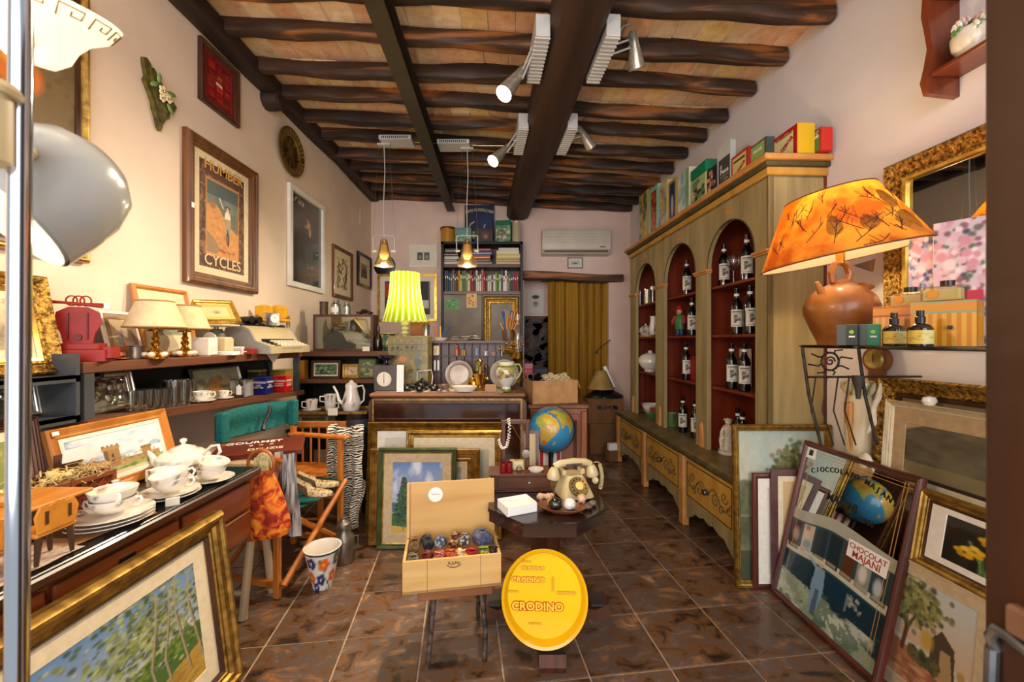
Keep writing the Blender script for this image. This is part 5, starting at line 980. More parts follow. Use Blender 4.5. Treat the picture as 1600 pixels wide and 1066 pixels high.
MB().lathe([(0, .0), (.06, 0), (.065, .02), (.03, .04), (.02, .12), (.04, .2), (.05, .28), (.03, .36), (.022, .42), (.034, .44), (.022, .455), (.034, .475), (.022, .49), (.034, .51), (.02, .53), (.012, .56), (0, .56)], 22).ob('turned_stem', M('ivory_resin', '#d8cf94', '#c2b87a', .35, scale=10), t)
MB().sph((0, 0, .68), .032).ob('bulb', EM('lamp_bulb', '#fff0c8', 6), t)
pl = bpy.data.lights.new('green_lamp_light', 'POINT'); pl.energy = 3; pl.color = (1, .86, .55); pl.shadow_soft_size = .04; po = bpy.data.objects.new('green_lamp_light', pl); COL.objects.link(po); po.parent = t; po.location = (0, 0, .73)
t = T('silver_beaker', 'small silver beaker standing on the printed tin', 'beaker', (X(666, 3.24), 3.24, ZS2+.416)); MB().lathe([(0, 0), (.024, 0), (.022, .01), (.03, .08), (.032, .085), (.028, .085), (.02, .015), (0, .012)], 20).ob('cup', MATS['silver'], t)
boxm('brown_folder', 'brown card folder standing behind the printed tin', 'folder', (X(655, 3.33), 3.35, ZS2), .16, .01, .53, M('brown_card', '#7d4a26', '#8a5430', .8, scale=10), 0, .001)
# black tea set
M('black_glaze', '#0b0907', '#1b1410', .1, coat=.8, scale=10)
def bpot(label, loc, r_, lid=True, rz=0):
    t = T('black_teapot' if lid else 'black_cup', label, 'teapot' if lid else 'cup', loc, rz); MB().lathe([(0, 0), (r_*.6, 0), (r_, r_*.55), (r_*.95, r_*.9), (r_*.6, r_*1.15), (r_*.55, r_*1.2), (0, r_*1.2 if lid else r_*.5)], 20).ob('body', MATS['black_glaze'], t)
    if lid: MB().lathe([(r_*.6, r_*1.15), (r_*.3, r_*1.32), (r_*.1, r_*1.36), (r_*.16, r_*1.5), (0, r_*1.6)], 14).ob('lid', MATS['black_glaze'], t); MB().tube([(-r_*.9, 0, r_*.6), (-r_*1.35, 0, r_*.8), (-r_*1.6, 0, r_*1.2)], [r_*.2, r_*.14, r_*.1], 8).ob('spout', MATS['black_glaze'], t)
    MB().tube([(r_*.9, 0, r_*.9), (r_*1.4, 0, r_*.95), (r_*1.35, 0, r_*.5), (r_*.9, 0, r_*.4)], r_*.09, 6).ob('handle', MATS['black_glaze'], t)
bpot('glossy black teapot in the middle of the black tea set', sb(659, 3.13), .058, True, R(20)); bpot('glossy black cup at the left of the black tea set', sb(637, 3.06), .042, False, R(200)); bpot('glossy black cup in front of the black teapot', sb(656, 3.03), .04, False, R(-70)); bpot('glossy black cup right of the black teapot', sb(678, 3.07), .04, False, R(20))
t = T('plate_stand', 'white wire plate stand behind the black tea set', 'wire stand', sb(664, 3.165)); MB().tube([(-.06, 0, 0), (-.06, 0, .14), (.05, 0, .15), (.06, 0, .1), (.055, -.02, .03)], .004, 6).tube([(-.06, -.04, .004), (-.06, .03, .004)], .004, 6).ob('wire', MATS['white_paint'], t)
t = T('ash_dish', 'small footed pewter dish on the sideboard', 'dish', sb(695, 3.05)); MB().lathe([(0, 0), (.035, 0), (.03, .012), (.05, .035), (.056, .05), (.048, .046), (0, .02)], 22).ob('dish', MATS['silver'], t)
t = T('silver_platter', 'round silver platter leaning upright on the sideboard', 'platter', sb(717, 3.22, ZS2+.002), 0, rx=R(-10)); MB().lathe([(.001, .004), (.075, .002), (.085, .01), (.108, .016), (.11, .012), (.086, .0), (.001, 0)], 40, m=Matrix.Translation((0, 0, .11)) @ Matrix.Rotation(PI/2, 4, 'X')).ob('platter', M('silver_worn', '#8f847a', '#b2a89c', .5, .7, scale=9, detail=5), t)
t = T('oval_dish', 'low white oval porcelain dish in front of the platter', 'dish', sb(726, 3.03)); MB().lathe([(0, 0), (.06, 0), (.092, .03), (.1, .04), (.094, .042), (.06, .012), (0, .01)], 28, sy=.55).ob('dish', MATS['porcelain'], t)
t = T('brass_mortar', 'shiny brass mortar with pestle on the sideboard', 'mortar', sb(750, 3.09)); MB().lathe([(0, 0), (.04, 0), (.042, .012), (.03, .022), (.032, .04), (.04, .09), (.05, .12), (.054, .128), (.046, .128), (.036, .1), (0, .04)], 24).ob('mortar', MATS['brass'], t); MB().lathe([(.014, .05), (.01, .1), (.008, .18), (.012, .2), (.024, .212), (.028, .225), (.016, .235), (0, .24)], 14, c=(.0, 0, 0)).ob('pestle', MATS['brass'], t)
for sg in (-1, 1): MB().sph((sg*.055, 0, .09), (.014, .01, .014), 9, 6).ob('lug', MATS['brass'], t)
t = T('brass_mortar', 'squat brass pot behind the mortar', 'pot', sb(741, 3.2)); MB().lathe([(0, 0), (.045, 0), (.05, .05), (.042, .07), (.05, .085), (.044, .085), (0, .03)], 20).ob('pot', MATS['brass'], t)
boxm('small_box', 'small pale cardboard box between mortar and jug', 'box', sb(767, 3.04), .085, .05, .05, M('pale_card', '#b08a62', None, .8), 0, .003)
# ceramic jug and the plate behind
c = CV(70, 60, '#d6d2c6'); c.rect(0, .8, 1, 1, '#7a7e1e'); c.rect(0, 0, 1, .1, '#7c8022'); c.put((c.ns(6, 3) > .56)*(c.v > .6)*.8, '#8a8c2c'); c.rect(0, .74, 1, .8, '#b8a83c', .6)
for (u, v, col) in ((.68, .55, '#b8323c'), (.76, .52, '#3a4a9a'), (.72, .62, '#c2586a'), (.82, .56, '#b85a44'), (.62, .5, '#8a3a6a'), (.2, .5, '#b8323c')): c.ell(u, v, .05, .08, col, 1, .5)
c.dabs(30, lambda r: (.58+.3*r.random(), .42+.25*r.random()), .02, .03, ['#4a6a2c', '#8a9a4a', '#c9b048'], 4)
t = T('ceramic_jug', 'bulbous ceramic jug painted with flowers and olive bands', 'jug', sb(791, 3.05)); pj = [(.034, 0), (.036, .02), (.03, .035), (.05, .06), (.075, .1), (.082, .135), (.075, .165), (.058, .19), (.052, .205), (.062, .222)]
pjd = [(float(np.interp(z, [q[1] for q in pj], [q[0] for q in pj])), z) for z in np.linspace(0, .222, 40)]
MB().lathe(pjd, 56, cap=False).paint(lambda v: c.samp((math.atan2(v.y, v.x)/(2*PI)+1) % 1, v.z/.223)).ob('body', MATS['glaze'], t); MB().lathe([(.0615, .221), (.057, .2), (.05, .12), (0, .1)], 30, cap=False).ob('inside', MATS['porcelain'], t); MB().tube([(.05, 0, .2), (.1, 0, .2), (.115, 0, .16), (.095, 0, .11), (.07, 0, .09)], .008, 8).ob('handle', M('olive_glaze', '#9a9a50', None, .2, coat=.5), t); MB().sph((-.06, 0, .215), (.018, .016, .01), 10, 6).ob('lip', MATS['olive_glaze'], t)
t = T('porcelain_plate', 'grey porcelain plate leaning behind the painted jug', 'plate', sb(788, 3.2, ZS2+.002), 0, rx=R(-9)); MB().lathe([(.001, .004), (.07, .002), (.08, .01), (.112, .016), (.114, .012), (.082, .0), (.001, 0)], 36, m=Matrix.Translation((0, 0, .115)) @ Matrix.Rotation(PI/2, 4, 'X')).ob('plate', M('grey_plate', '#a39a8c', '#bdb4a6', .2, coat=.5, scale=8), t)
# printer's type tray as a miniature shelf
YT = 3.36; xa, xb = X(676, YT), X(785, YT); W_ = xb-xa; H_ = .355
t = T('type_tray', 'upright wooden printer type tray with small compartments', 'display tray', ((xa+xb)/2, YT, ZS2))
wood('tray_wood', '#3a2014', '#553020', 'z'); MB().bx(-W_/2, W_/2, .03, .036, 0, H_).ob('back', MATS['tray_wood'], t)
for z in (0, .125, .25): MB().bx(-W_/2, W_/2, -.02, .03, z, z+.006).ob('shelf', MATS['tray_wood'], t)
MB().bx(-W_/2-.012, W_/2+.06, -.05, .05, H_, H_+.022, .003).ob('top_board', MATS['walnut_x'], t)
nc = 9
for k in range(nc+1): x = -W_/2+k*W_/nc; MB().bx(x-.003, x+.003, -.02, .03, 0, H_).ob('divider', MATS['tray_wood'], t)
def mini(name, label, cat, k, row, prof, mat, cap=None):
    x = -W_/2+(k+.5)*W_/nc; z0 = ZS2+row*.125+.0065; t_ = T(name, label, cat, ((xa+xb)/2+x, YT+.004, z0)); MB().lathe(prof, 14).ob('body', mat, t_)
    if cap: MB().lathe(cap[0], 12).ob('cap', cap[1], t_)
V = lambda r_, h: [(0, 0), (r_, 0), (r_, h), (0, h)]
tin('seed_packet', 'small cream packet in the top left tray compartment', 'packet', ((xa+xb)/2-W_/2+.5*W_/nc, YT, ZS2+.257), .05, .02, .08, MATS['paper'], 0, art=cnv('#d9c890', 6, 2, ['#7a5a2a']))
mini('spool', 'orange glass bottle in the upper tray row', 'bottle', 2.6, 2, [(0, 0), (.02, 0), (.02, .055), (.012, .07), (.012, .085), (0, .085)], M('orange_glass', '#b8480c', None, .15, coat=.5))
mini('pill_bottle', 'small yellow bottle in the upper tray row', 'bottle', 3.5, 2, V(.016, .045), M('yellow_card', '#c9a24a', None, .6)); mini('thread_reel', 'blue-grey vial in the upper tray row', 'vial', 5.2, 2, V(.019, .06), M('blue_card', '#7a8aa8', None, .5)); mini('thimble', 'white thimble in the upper tray row', 'thimble', 6.4, 2, [(0, 0), (.018, 0), (.013, .02), (.018, .035), (0, .035)], MATS['porcelain']); mini('powder_pot', 'pink powder pot in the upper tray row', 'pot', 7.4, 2, V(.02, .03), M('pink_card', '#b08078', None, .6))
mini('glass_vial', 'clear glass vial in the last upper tray compartment', 'vial', 8.4, 2, V(.012, .075), MATS['tinted_glass'])
for k, q in ((.3, 'left'), (.75, 'right')): boxm('match_box', q+' pale paper roll in the middle tray row', 'paper roll', ((xa+xb)/2-W_/2+k*W_/nc, YT-.002, ZS2+.132), .018, .018, .085, MATS['white_card'], 0, .004)
mini('oil_bottle', 'green bottle with yellow label in the middle tray row', 'bottle', 5.25, 1, V(.019, .085), M('green_bottle', '#5c6a1c', '#b8a82c', .2, scale=20)); mini('ivory_bell', 'ivory bell in the middle tray row', 'bell', 7.4, 1, [(0, 0), (.024, 0), (.02, .03), (.01, .05), (0, .055)], M('ivory', '#d6c48c', None, .4)); mini('brass_finial', 'tiny brass finial in the middle tray row', 'ornament', 6.4, 1, [(0, 0), (.012, 0), (.02, .03), (.012, .05), (0, .055)], MATS['brass'])
zt = ZS2+H_+.0225
t = T('shell_dish', 'cream ruffled dish with pencils on the tray top', 'dish', (X(688, 3.36), 3.36, zt)); MB().lathe([(0, 0), (.03, 0), (.05, .025), (.046, .025), (0, .006)], 16, sx=1.4).ob('dish', MATS['porcelain'], t)
for k, (dx, col) in enumerate(((-.03, '#b8482c'), (.0, '#c99a2a'), (.02, '#2c4a7a'), (.04, '#24486a'))): MB().cyl((dx*.4, 0, .01), (dx*2, .01, .12), .006, n=6).ob('pencil', M('pencil'+col, col, None, .5), t)
t = T('cutlery_heap', 'heap of silver cutlery lying on the tray top', 'cutlery', (X(730, 3.35), 3.35, zt)); r = random.Random(8)
for k in range(14):
    a = r.uniform(-.5, .5); x, y = r.uniform(-.07, .07), r.uniform(-.02, .02); d = Vector((math.cos(a), math.sin(a)*.25, .0))*.07; p = Vector((x, y, .008+.0022*k)); MB().tube([p-d, p, p+d*.6, p+d], [.003, .003, .006, .007], 6).ob('spoon', MATS['silver'] if k % 3 else MATS['black_plastic'], t)
# ================================================================ tall bookcase against the back wall
YF = 5.30; xa, xb = X(689, YF), X(817, YF); W_ = xb-xa; XM = (xa+xb)/2
t = T('bookcase', 'tall black-framed bookcase against the back wall', 'bookcase', (XM, YF, 0)); zt = 2.645
for x in (-W_/2, W_/2-.035): MB().bx(x, x+.035, 0, .3, 0, zt, .003).ob('side', MATS['black_metal'], t)
MB().bx(-W_/2, W_/2, 0, .3, zt-.035, zt, .003).ob('top', MATS['black_metal'], t); MB().bx(-W_/2, W_/2, .29, .3, 0, zt).ob('back', MATS['oak_dark'], t)
for z in (2.31, 1.955): MB().bx(-W_/2+.035, W_/2-.035, .01, .29, z, z+.045, .002).ob('shelf', MATS['walnut_x'], t)
M('door_grey', '#4a3c2c', '#6e5c44', .4, scale=5, detail=6, mid=(.3, .7)); dl = MB().bx(-W_/2+.036, 0, -.004, .018, .6, 1.95, .003).ob('door', MATS['door_grey'], t); dr_ = MB().bx(.004, W_/2-.036, -.004, .018, .6, 1.95, .003).ob('door', MATS['door_grey'], t)
MB().rings(W_/2-.07, .75, PROF['step'](.1, .04), m=Matrix.Translation((W_/4-.015, -.004, 1.18))).ob('gilt_moulding', MATS['gold_dull'], dr_)
def card(label, px0, px1, py0, py1, cols, bg):
    c = cnv(bg, 26, 3, cols); q = tin('postcard', label, 'postcard', (X((px0+px1)/2, YF-.01), YF-.0075, Z(py1, YF)), (px1-px0)*s(YF), .003, (py1-py0)*s(YF), MATS['white_card'], 0, art=c, b=.0005, pm=MATS['pigment']); return q
card('green landscape postcard pinned on the bookcase door', 695, 718, 467, 484, ['#4a8a4c', '#2c6a34', '#8ab088'], '#5a9a5c'); card('orange floral postcard pinned on the bookcase door', 729, 745, 459, 481, ['#b84a2c', '#6a4a2a', '#e0b060'], '#e2b878')
NAMES = {'red': ['#9a1c1c', '#8a2420'], 'white': ['#d9d2c4', '#cfc8ba', '#e0d9cc'], 'blue': ['#1c3a5e', '#2a5878'], 'green': ['#7aa02c', '#3c7a4a'], 'orange': ['#c98a2c'], 'grey': ['#6a6a66', '#4c4a4a'], 'brown': ['#4a2e20', '#6a4630'], 'pink': ['#b87a70'], 'yellow': ['#d2c060']}
seq = 'grey blue blue grey grey brown brown orange yellow green grey green white red red brown white white white pink red brown white white grey white green green white grey white white pink green blue red red red'.split(); x = xa+.045; cnt = {}; tot = {k: seq.count(k) for k in seq}
ORD = ['first', 'second', 'third', 'fourth', 'fifth', 'sixth', 'seventh', 'eighth', 'ninth', 'tenth', 'eleventh', 'twelfth']; r = random.Random(11); wpb = (W_-.1)/len(seq)
for k, q in enumerate(seq):
    w = wpb*r.uniform(.82, .99); h = r.uniform(.2, .285) if k > 1 else .27; hx = r.choice(NAMES[q]); n_ = cnt.get(q, 0); cnt[q] = n_+1
    lab = (ORD[n_]+' ' if tot[q] > 1 else 'only ')+q+' book from the left in the upright bookcase row'
    t = T('book', lab, 'book', (x+w/2, YF+.02, 2.0005), group='upright books in the bookcase'); MB().bx(-w/2, w/2, 0, .17, 0, h, .002).ob('cover', M('bk'+hx, hx, None, .6), t); MB().bx(-w*.28, w*.28, -.0008, .0, h*.62, h*.74).ob('spine_label', MATS['paper'] if q in ('red', 'blue', 'brown', 'grey', 'green') else M('bk_dark', '#5a3a3a', None, .6), t); x += wpb
def stack(x0, w, items, where):
    z = 2.3555
    for k, (q, hx, h, dw) in enumerate(items):
        t = T('book', '%s %s lying in the %s stack of the top bookcase shelf' % (ORD[k], q+' book', where), 'book', (x0+r.uniform(-.01, .01), YF+.04, z), R(r.uniform(-4, 4)), group='stacked books on the top bookcase shelf'); MB().bx(-w*dw/2, w*dw/2, 0, .2, 0, h, .002).ob('cover', M('bk'+hx, hx, None, .6), t); MB().bx(-w*dw/2+.004, w*dw/2-.004, -.0006, 0, h*.3, h*.45).ob('spine_label', MATS['paper'], t); z += h+.0004
stack(X(704, YF), .2, [('white', '#c8c2b8', .035, 1), ('grey', '#6a6a66', .03, .9), ('white', '#bdb8ae', .04, .95), ('black', '#17171a', .05, 1), ('grey', '#4c4a4a', .05, .9)], 'left'); stack(X(752, YF), .26, [('grey', '#6a6a66', .04, 1), ('brown', '#6a4630', .03, .9), ('orange', '#b0582c', .05, .95), ('blue', '#2a4a78', .06, 1), ('red', '#a8401c', .025, .9)], 'middle'); stack(X(794, YF), .33, [('cream', '#c9a878', .035, 1), ('tan', '#a88a5a', .04, .95), ('yellow', '#d2c060', .06, .97), ('white', '#d9d2c4', .045, .9), ('pale', '#cfc8ba', .035, .8)], 'right')
# things on the bookcase
zb = 2.646
def bc(px): return (X(px, YF), YF+.1, zb)
t = T('round_canister', 'round golden canister at the left end of the bookcase top', 'canister', bc(698)); MB().lathe([(0, 0), (.095, 0), (.095, .17), (0, .17)], 26).paint(speck('#b07a1c', ['#8a4a1c', '#5a3a1c', '#d0a030'], .03, .14, .35, .03)).ob('body', MATS['tin_print'], t); MB().lathe([(.1, .17), (.105, .18), (.1, .2), (0, .2)], 26).ob('lid', MATS['copper'], t)
c = CV(30, 24, '#5c8a8c').grad('#7a9a7c', '#4c8088'); c.rect(0, .4, 1, .5, '#2c5c64'); c.dabs(20, lambda r: (r.random(), .2+.3*r.random()), .1, .06, ['#3c7a5c', '#8ab09a'], 2)
tin('seascape_tin', 'teal tin with a sea view beside the golden canister', 'tin', bc(723), .22, .12, .19, M('teal_tin', '#4c7a7c', None, .4), 0, art=c)
c = CV(60, 72, '#0c1a44'); c.ell(.7, .45, .35, .5, '#16306a', .8, .9); c.rect(0, 0, .18, 1, '#1a0f1c', .7); c.poly([(.2, .22), (.28, .36), (.4, .34), (.5, .26), (.6, .28), (.62, .18), (.2, .16)], '#c2c87a'); c.line([(.1, .2), (.12, .4), (.2, .52), (.32, .58)], .018, '#c9b878'); c.line([(.6, .34), (.7, .52)], .01, '#c8d0d8'); c.line([(.62, .32), (.66, .5)], .008, '#c8d0d8')
t = tin('poster_panel', 'dark blue poster with yellow lettering on the bookcase top', 'poster', (X(747, YF), YF+.23, zb), 48*s(YF), .012, .55, MATS['black_plastic'], 0, art=c, b=.002, pm=MATS['pigment'])
for k, ch in enumerate('FURTO MONTEPULCIANO'): a = (k-9)/9; text(ch, .055, M('poster_yellow', '#d8cf7a', None, .6), t, (a*.178, -.0085, .478-.03*a*a), rot=(PI/2, a*.22, 0), off=.008, sx=.62)
c = CV(26, 22, '#2a1610'); c.ell(.55, .5, .3, .3, '#6a2a1c', .9, .6); c.ell(.6, .35, .14, .2, '#9a6a4a', .9, .5)
tin('dark_tin', 'dark brown pictorial tin in front of the blue poster', 'tin', (X(756, YF), YF+.06, zb), .24, .1, .18, M('dark_tin', '#2a1812', None, .4), 0, art=c)
c = CV(28, 30, '#7a9a7c'); c.dabs(40, lambda r: (r.random(), r.random()), .1, .08, ['#4c7a5c', '#b8c4a8', '#8a5a4a', '#3c6a4c'], 2)
tin('green_tin', 'tall green-lidded tin with garden scene on the bookcase top', 'tin', bc(787), .2, .14, .285, M('green_lid', '#0c6a44', None, .35), R(-8), lid=MATS['green_lid'], art=c, faces='f', lidh=.22)
t = T('vase_tin', 'cream cylindrical jar with brown figures at bookcase end', 'jar', bc(807)); MB().lathe([(0, 0), (.058, 0), (.06, .02), (.06, .24), (.055, .255), (.06, .265), (.06, .285), (0, .285)], 22).paint(speck('#b8a888', ['#5a4634', '#8a7458', '#3c3028'], .04, .22, .45, .025)).ob('body', MATS['glaze'], t)
# jar of coloured sticks, oil-lamp chimney, brass flowers, right of the type tray
zt = ZS2+H_+.0225
t = T('craft_jar', 'dark jar crammed with orange, red and blue paper sticks', 'jar', (X(795, 3.4), 3.36, zt)); MB().lathe([(0, 0), (.045, 0), (.055, .05), (.05, .09), (.045, .09), (0, .02)], 16).ob('jar', M('jar_dark', '#4a2c1c', '#6a4a34', .4, scale=20), t); r = random.Random(3)
for k in range(26):
    a = r.random()*6.3; q = r.uniform(.02, .08); h = r.uniform(.13, .25); col = r.choice(['#c2501c', '#a81c1c', '#d88a2c', '#2c5a9a', '#b8863c', '#1c1c3c']); MB().tube([(.02*math.cos(a), .02*math.sin(a), .05), (q*math.cos(a)*.7, q*math.sin(a)*.7, h*.7), (q*math.cos(a), q*math.sin(a), h)], [.004, .006, r.uniform(.006, .014)], 6).ob('paper_stick', M('stick'+col, col, None, .6), t)
t = T('lamp_chimney', 'clear glass oil-lamp chimney in front of the bookcase door', 'lamp chimney', (X(809, 3.5), 3.5, 1.0)); MB().lathe([(.03, .26), (.032, .3), (.05, .36), (.045, .42), (.026, .48), (.024, .58)], 20, cap=False).ob('chimney', MATS['clear_glass'], t); MB().lathe([(0, 0), (.06, 0), (.05, .03), (.015, .06), (.02, .15), (.05, .2), (.034, .26), (0, .26)], 18).ob('burner', MATS['brass_dark'], t)
t = T('brass_candelabra', 'branching brass ornament with metal flowers beside the craft jar', 'ornament', (X(800, 3.18), 3.3, ZS2)); r = random.Random(6); MB().lathe([(0, 0), (.035, 0), (.03, .012), (.008, .03), (.007, .3), (0, .3)], 14).ob('stem', MATS['brass_dark'], t)
for k in range(12):
    a = r.random()*6.3; q = r.uniform(.05, .12); h = r.uniform(.28, .36); p = (q*math.cos(a), q*math.sin(a)*.4, h); MB().tube([(0, 0, .24), (p[0]*.6, p[1]*.6, h-.03), p], .003, 5).sph(p, (.013, .013, .013), 7, 5).ob('branch', MATS['brass_dark'] if k % 2 else MATS['brass'], t)
# pictures on the back wall
c = CV(70, 56, '#7a6a5c'); c.rect(0, 0, .24, 1, '#3a3430'); c.rect(.02, .5, .14, .95, '#b02a20'); c.rect(.24, 0, .62, 1, '#6a5a50'); c.rect(.62, .35, .95, .98, '#2c2a2c'); c.rect(.66, .2, .96, .42, '#d0ccc4'); c.rect(.62, 0, 1, .18, '#4a403c'); c.rect(.72, .5, .74, .98, '#5a4a44')
pic('framed_print', 'framed modern print of dark shapes behind the green lamp', 'picture', (X(636, 5.6), YB-.003, 1.62), 0, 93*s(5.6), .65, .035, .03, MATS['gold_bright'], c, mw=.06, mmat=MATS['mat_white'], prof='flat')
c = CV(20, 14, '#d8d2c6'); c.rect(.04, .1, .46, .9, '#4a4a48'); c.rect(.54, .1, .96, .9, '#5c5a56'); c.ell(.25, .4, .14, .3, '#8a8a86', 1, .5); c.ell(.75, .4, .14, .3, '#9a9a94', 1, .5)
pic('framed_photograph', 'white-framed pair of tiny black and white photographs', 'picture', (X(661, 5.6), YB-.003, Z(418, 5.6)), 0, 43*s(5.6), 36*s(5.6), .02, .02, MATS['white_paint'], c, mw=.08, mmat=MATS['mat_white'], prof='flat')
t = T('wall_disc', 'round black disc hung on the back wall behind the pendant', 'wall disc', (X(600, 5.6), YB-.003, Z(415, 5.6))); MB().lathe([(.001, .02), (.1, .02), (.145, .012), (.15, 0), (.001, 0)], 32, m=Matrix.Rotation(PI/2, 4, 'X')).ob('disc', MATS['black_plastic'], t)
# air conditioner
Y0 = 5.42; t = T('air_conditioner', 'white wall-mounted air conditioner above the curtain', 'air conditioner', (X(901, Y0), YB-.001, Z(396, Y0))); W_ = 107*s(Y0); H_ = 39*s(Y0); M('ac_white', '#d2cabc', '#c8bfb0', .45, scale=4)
pr_ = [(0, 0), (-.13, .01), (-.19, .06), (-.2, .1), (-.19, H_-.03), (-.17, H_), (0, H_)]
k = len(pr_); MB().add([(-W_/2, y, z) for y, z in pr_]+[(W_/2, y, z) for y, z in pr_], [tuple(range(k)), tuple(range(2*k-1, k-1, -1))]+[(i, i+k, (i+1) % k+k, (i+1) % k) for i in range(k)]).ob('housing', MATS['ac_white'], t)
for k in range(7): MB().bx(-W_/2+.03, W_/2-.03, -.203, -.19, .14+k*.022, .15+k*.022, .002).ob('louvre', MATS['ac_white'], t)
MB().bx(-W_/2+.03, W_/2-.03, -.185, -.13, .028, .05).ob('outlet_slot', M('ac_dark', '#6a645a', None, .6), t); MB().bx(W_/2-.14, W_/2-.07, -.2025, -.19, .085, .095).ob('badge', MATS['black_plastic'], t)
c = CV(16, 12, '#c8c4bc'); c.ell(.5, .45, .35, .16, '#3a3a3c', .9, .5)
pic('framed_print', 'tiny blue-grey framed print below the air conditioner', 'picture', (X(899, 5.6), YB-.003, Z(419, 5.6)), 0, 24*s(5.6), 17*s(5.6), .014, .015, M('frame_slate', '#5a6068', None, .5), c, prof='flat', mw=.02, mmat=MATS['mat_white'])
# curtain
M('mustard_cloth', '#8a6210', '#a87a18', .85, scale=5, stretch=(6, 1, .2)); xa, xb = X(856, 5.72), X(951, 5.72)
def cur(u, v):
    g = u*13+.6*math.sin(u*9); return (xa+(xb-xa)*u, 5.72+.035*math.sin(2*PI*g*.5)*(.6+.4*v)+.012*math.sin(2*PI*g), 2.2*(1-v)+.02*v)
MB().surf(cur, 160, 10).ob('curtain', MATS['mustard_cloth'], None, label='mustard-yellow curtain hanging in the back doorway', cat='curtain')
MB().cyl((xa-.1, 5.72, 2.19), (xb, 5.72, 2.19), .01).ob('curtain_rod', MATS['black_metal'], None, label='thin dark curtain rod under the wooden lintel', cat='curtain rod')
c = CV(24, 36, '#cfc6b8'); c.ell(.5, .68, .26, .1, '#2c2826', 1, .4); c.ell(.5, .42, .2, .12, '#4a4642', .8, .6); c.ell(.5, .3, .14, .05, '#8a847a', .8, .6)
tin('pinned_print', 'small black and white print pinned beside the curtain', 'print', (X(837, 6.02), 6.036, Z(490, 6.02)), 27*s(6), .003, 38*s(6), MATS['white_card'], 0, art=c, b=.001, pm=MATS['pigment'])
MB().tube([P(931, 553, 5.6), P(934, 546, 5.6), P(945, 538, 5.6), P(954, 531, 5.6)], [.012, .006, .006, .006], 6).ob('iron_hook', MATS['black_metal'], None, label='thin dark iron hook sticking out across the curtain edge', cat='hook')
# carved wooden cabinet with the cardboard box
wood('cab_orange', '#6a300c', '#96501c', 'z', .35, coat=.3); xa, xb, Y0 = X(828, 3.2), X(917, 3.2), 3.2
t = T('carved_cabinet', 'reddish carved wooden cabinet under the cardboard box', 'cabinet', (0, 0, 0)); MB().bx(xa, xb, Y0, Y0+.4, 0, .82, .004).ob('carcass', MATS['cab_orange'], t); MB().bx(xa-.015, xb+.015, Y0-.015, Y0+.41, .82, .852, .006).ob('top', M('cab_top', '#6a3a1c', '#84502c', .4, scale=8), t)
d = MB().bx(xa+.06, xb-.06, Y0-.012, Y0, .25, .78, .004).ob('door', MATS['cab_orange'], t); MB().rings(xb-xa-.16, .42, PROF['step'](.03, .016), m=Matrix.Translation(((xa+xb)/2, Y0-.012, .31))).ob('carving', MATS['walnut'], d)
for x in (xa, xb-.05): MB().bx(x, x+.05, Y0-.014, Y0, .02, .8, .006).ob('pilaster', MATS['cab_orange'], t)
MB().bx(xa+.06, xb-.06, Y0-.012, Y0, .06, .22, .004).ob('drawer', MATS['cab_orange'], t); MB().sph(((xa+xb)/2+.05, Y0-.02, .14), .014).ob('knob', MATS['brass'], t)
t = T('cardboard_box', 'open cardboard box of cream cups on the carved cabinet', 'box', (X(860, 3.3), 3.34, .853), R(14)); a, b, h = .19, .13, .185
for (x0, x1, y0, y1) in ((-a, a, -b, -b+.005), (-a, a, b-.005, b), (-a, -a+.005, -b, b), (a-.005, a, -b, b)): MB().bx(x0, x1, y0, y1, 0, h).ob('wall', MATS['cardboard'], t)
MB().bx(-a, a, -b, b, 0, .005).ob('bottom', MATS['cardboard'], t); MB().bx(a, a+.07, -b, b, h-.004, h, m=Matrix.Translation((a, 0, h)) @ Matrix.Rotation(R(70), 4, 'Y') @ Matrix.Translation((-a, 0, -h))).ob('flap', MATS['cardboard'], t); MB().bx(a-.001, a+.001, -.02, .02, .02, h).ob('tape', M('tape', '#8a5a2a', None, .3), t)
r = random.Random(2); ct = t; M('cup_cream', '#d8caa0', '#c8b88a', .35, scale=10); k = 0
for i in range(6):
    for j in range(3):
        p = ct.matrix_basis @ Vector((-.15+i*.058, -.085+j*.08, h-.03+r.uniform(0, .02)+.015*(j)))
        m = MB().lathe([(0, 0), (.02, 0), (.027, .05), (.024, .05), (0, .01)], 12) if 0 else MB().lathe([(.001, -.03), (.022, -.03), (.026, .03), (.023, .03), (.001, -.02)], 12, m=Matrix.Rotation(R(80), 4, 'X') @ Matrix.Rotation(r.uniform(-.4, .4), 4, 'Y'))
        m.ob('packed_cup', MATS['cup_cream'] if i > 1 else MATS['black_glaze'], None, p, (0, 0, R(14)+r.uniform(-.3, .3)), '%s cup packed in the cardboard box, %s row, %s from left' % ('cream' if i > 1 else 'dark', ('front', 'middle', 'back')[j], ORD[i]), 'cup', 'cups packed in the cardboard box')
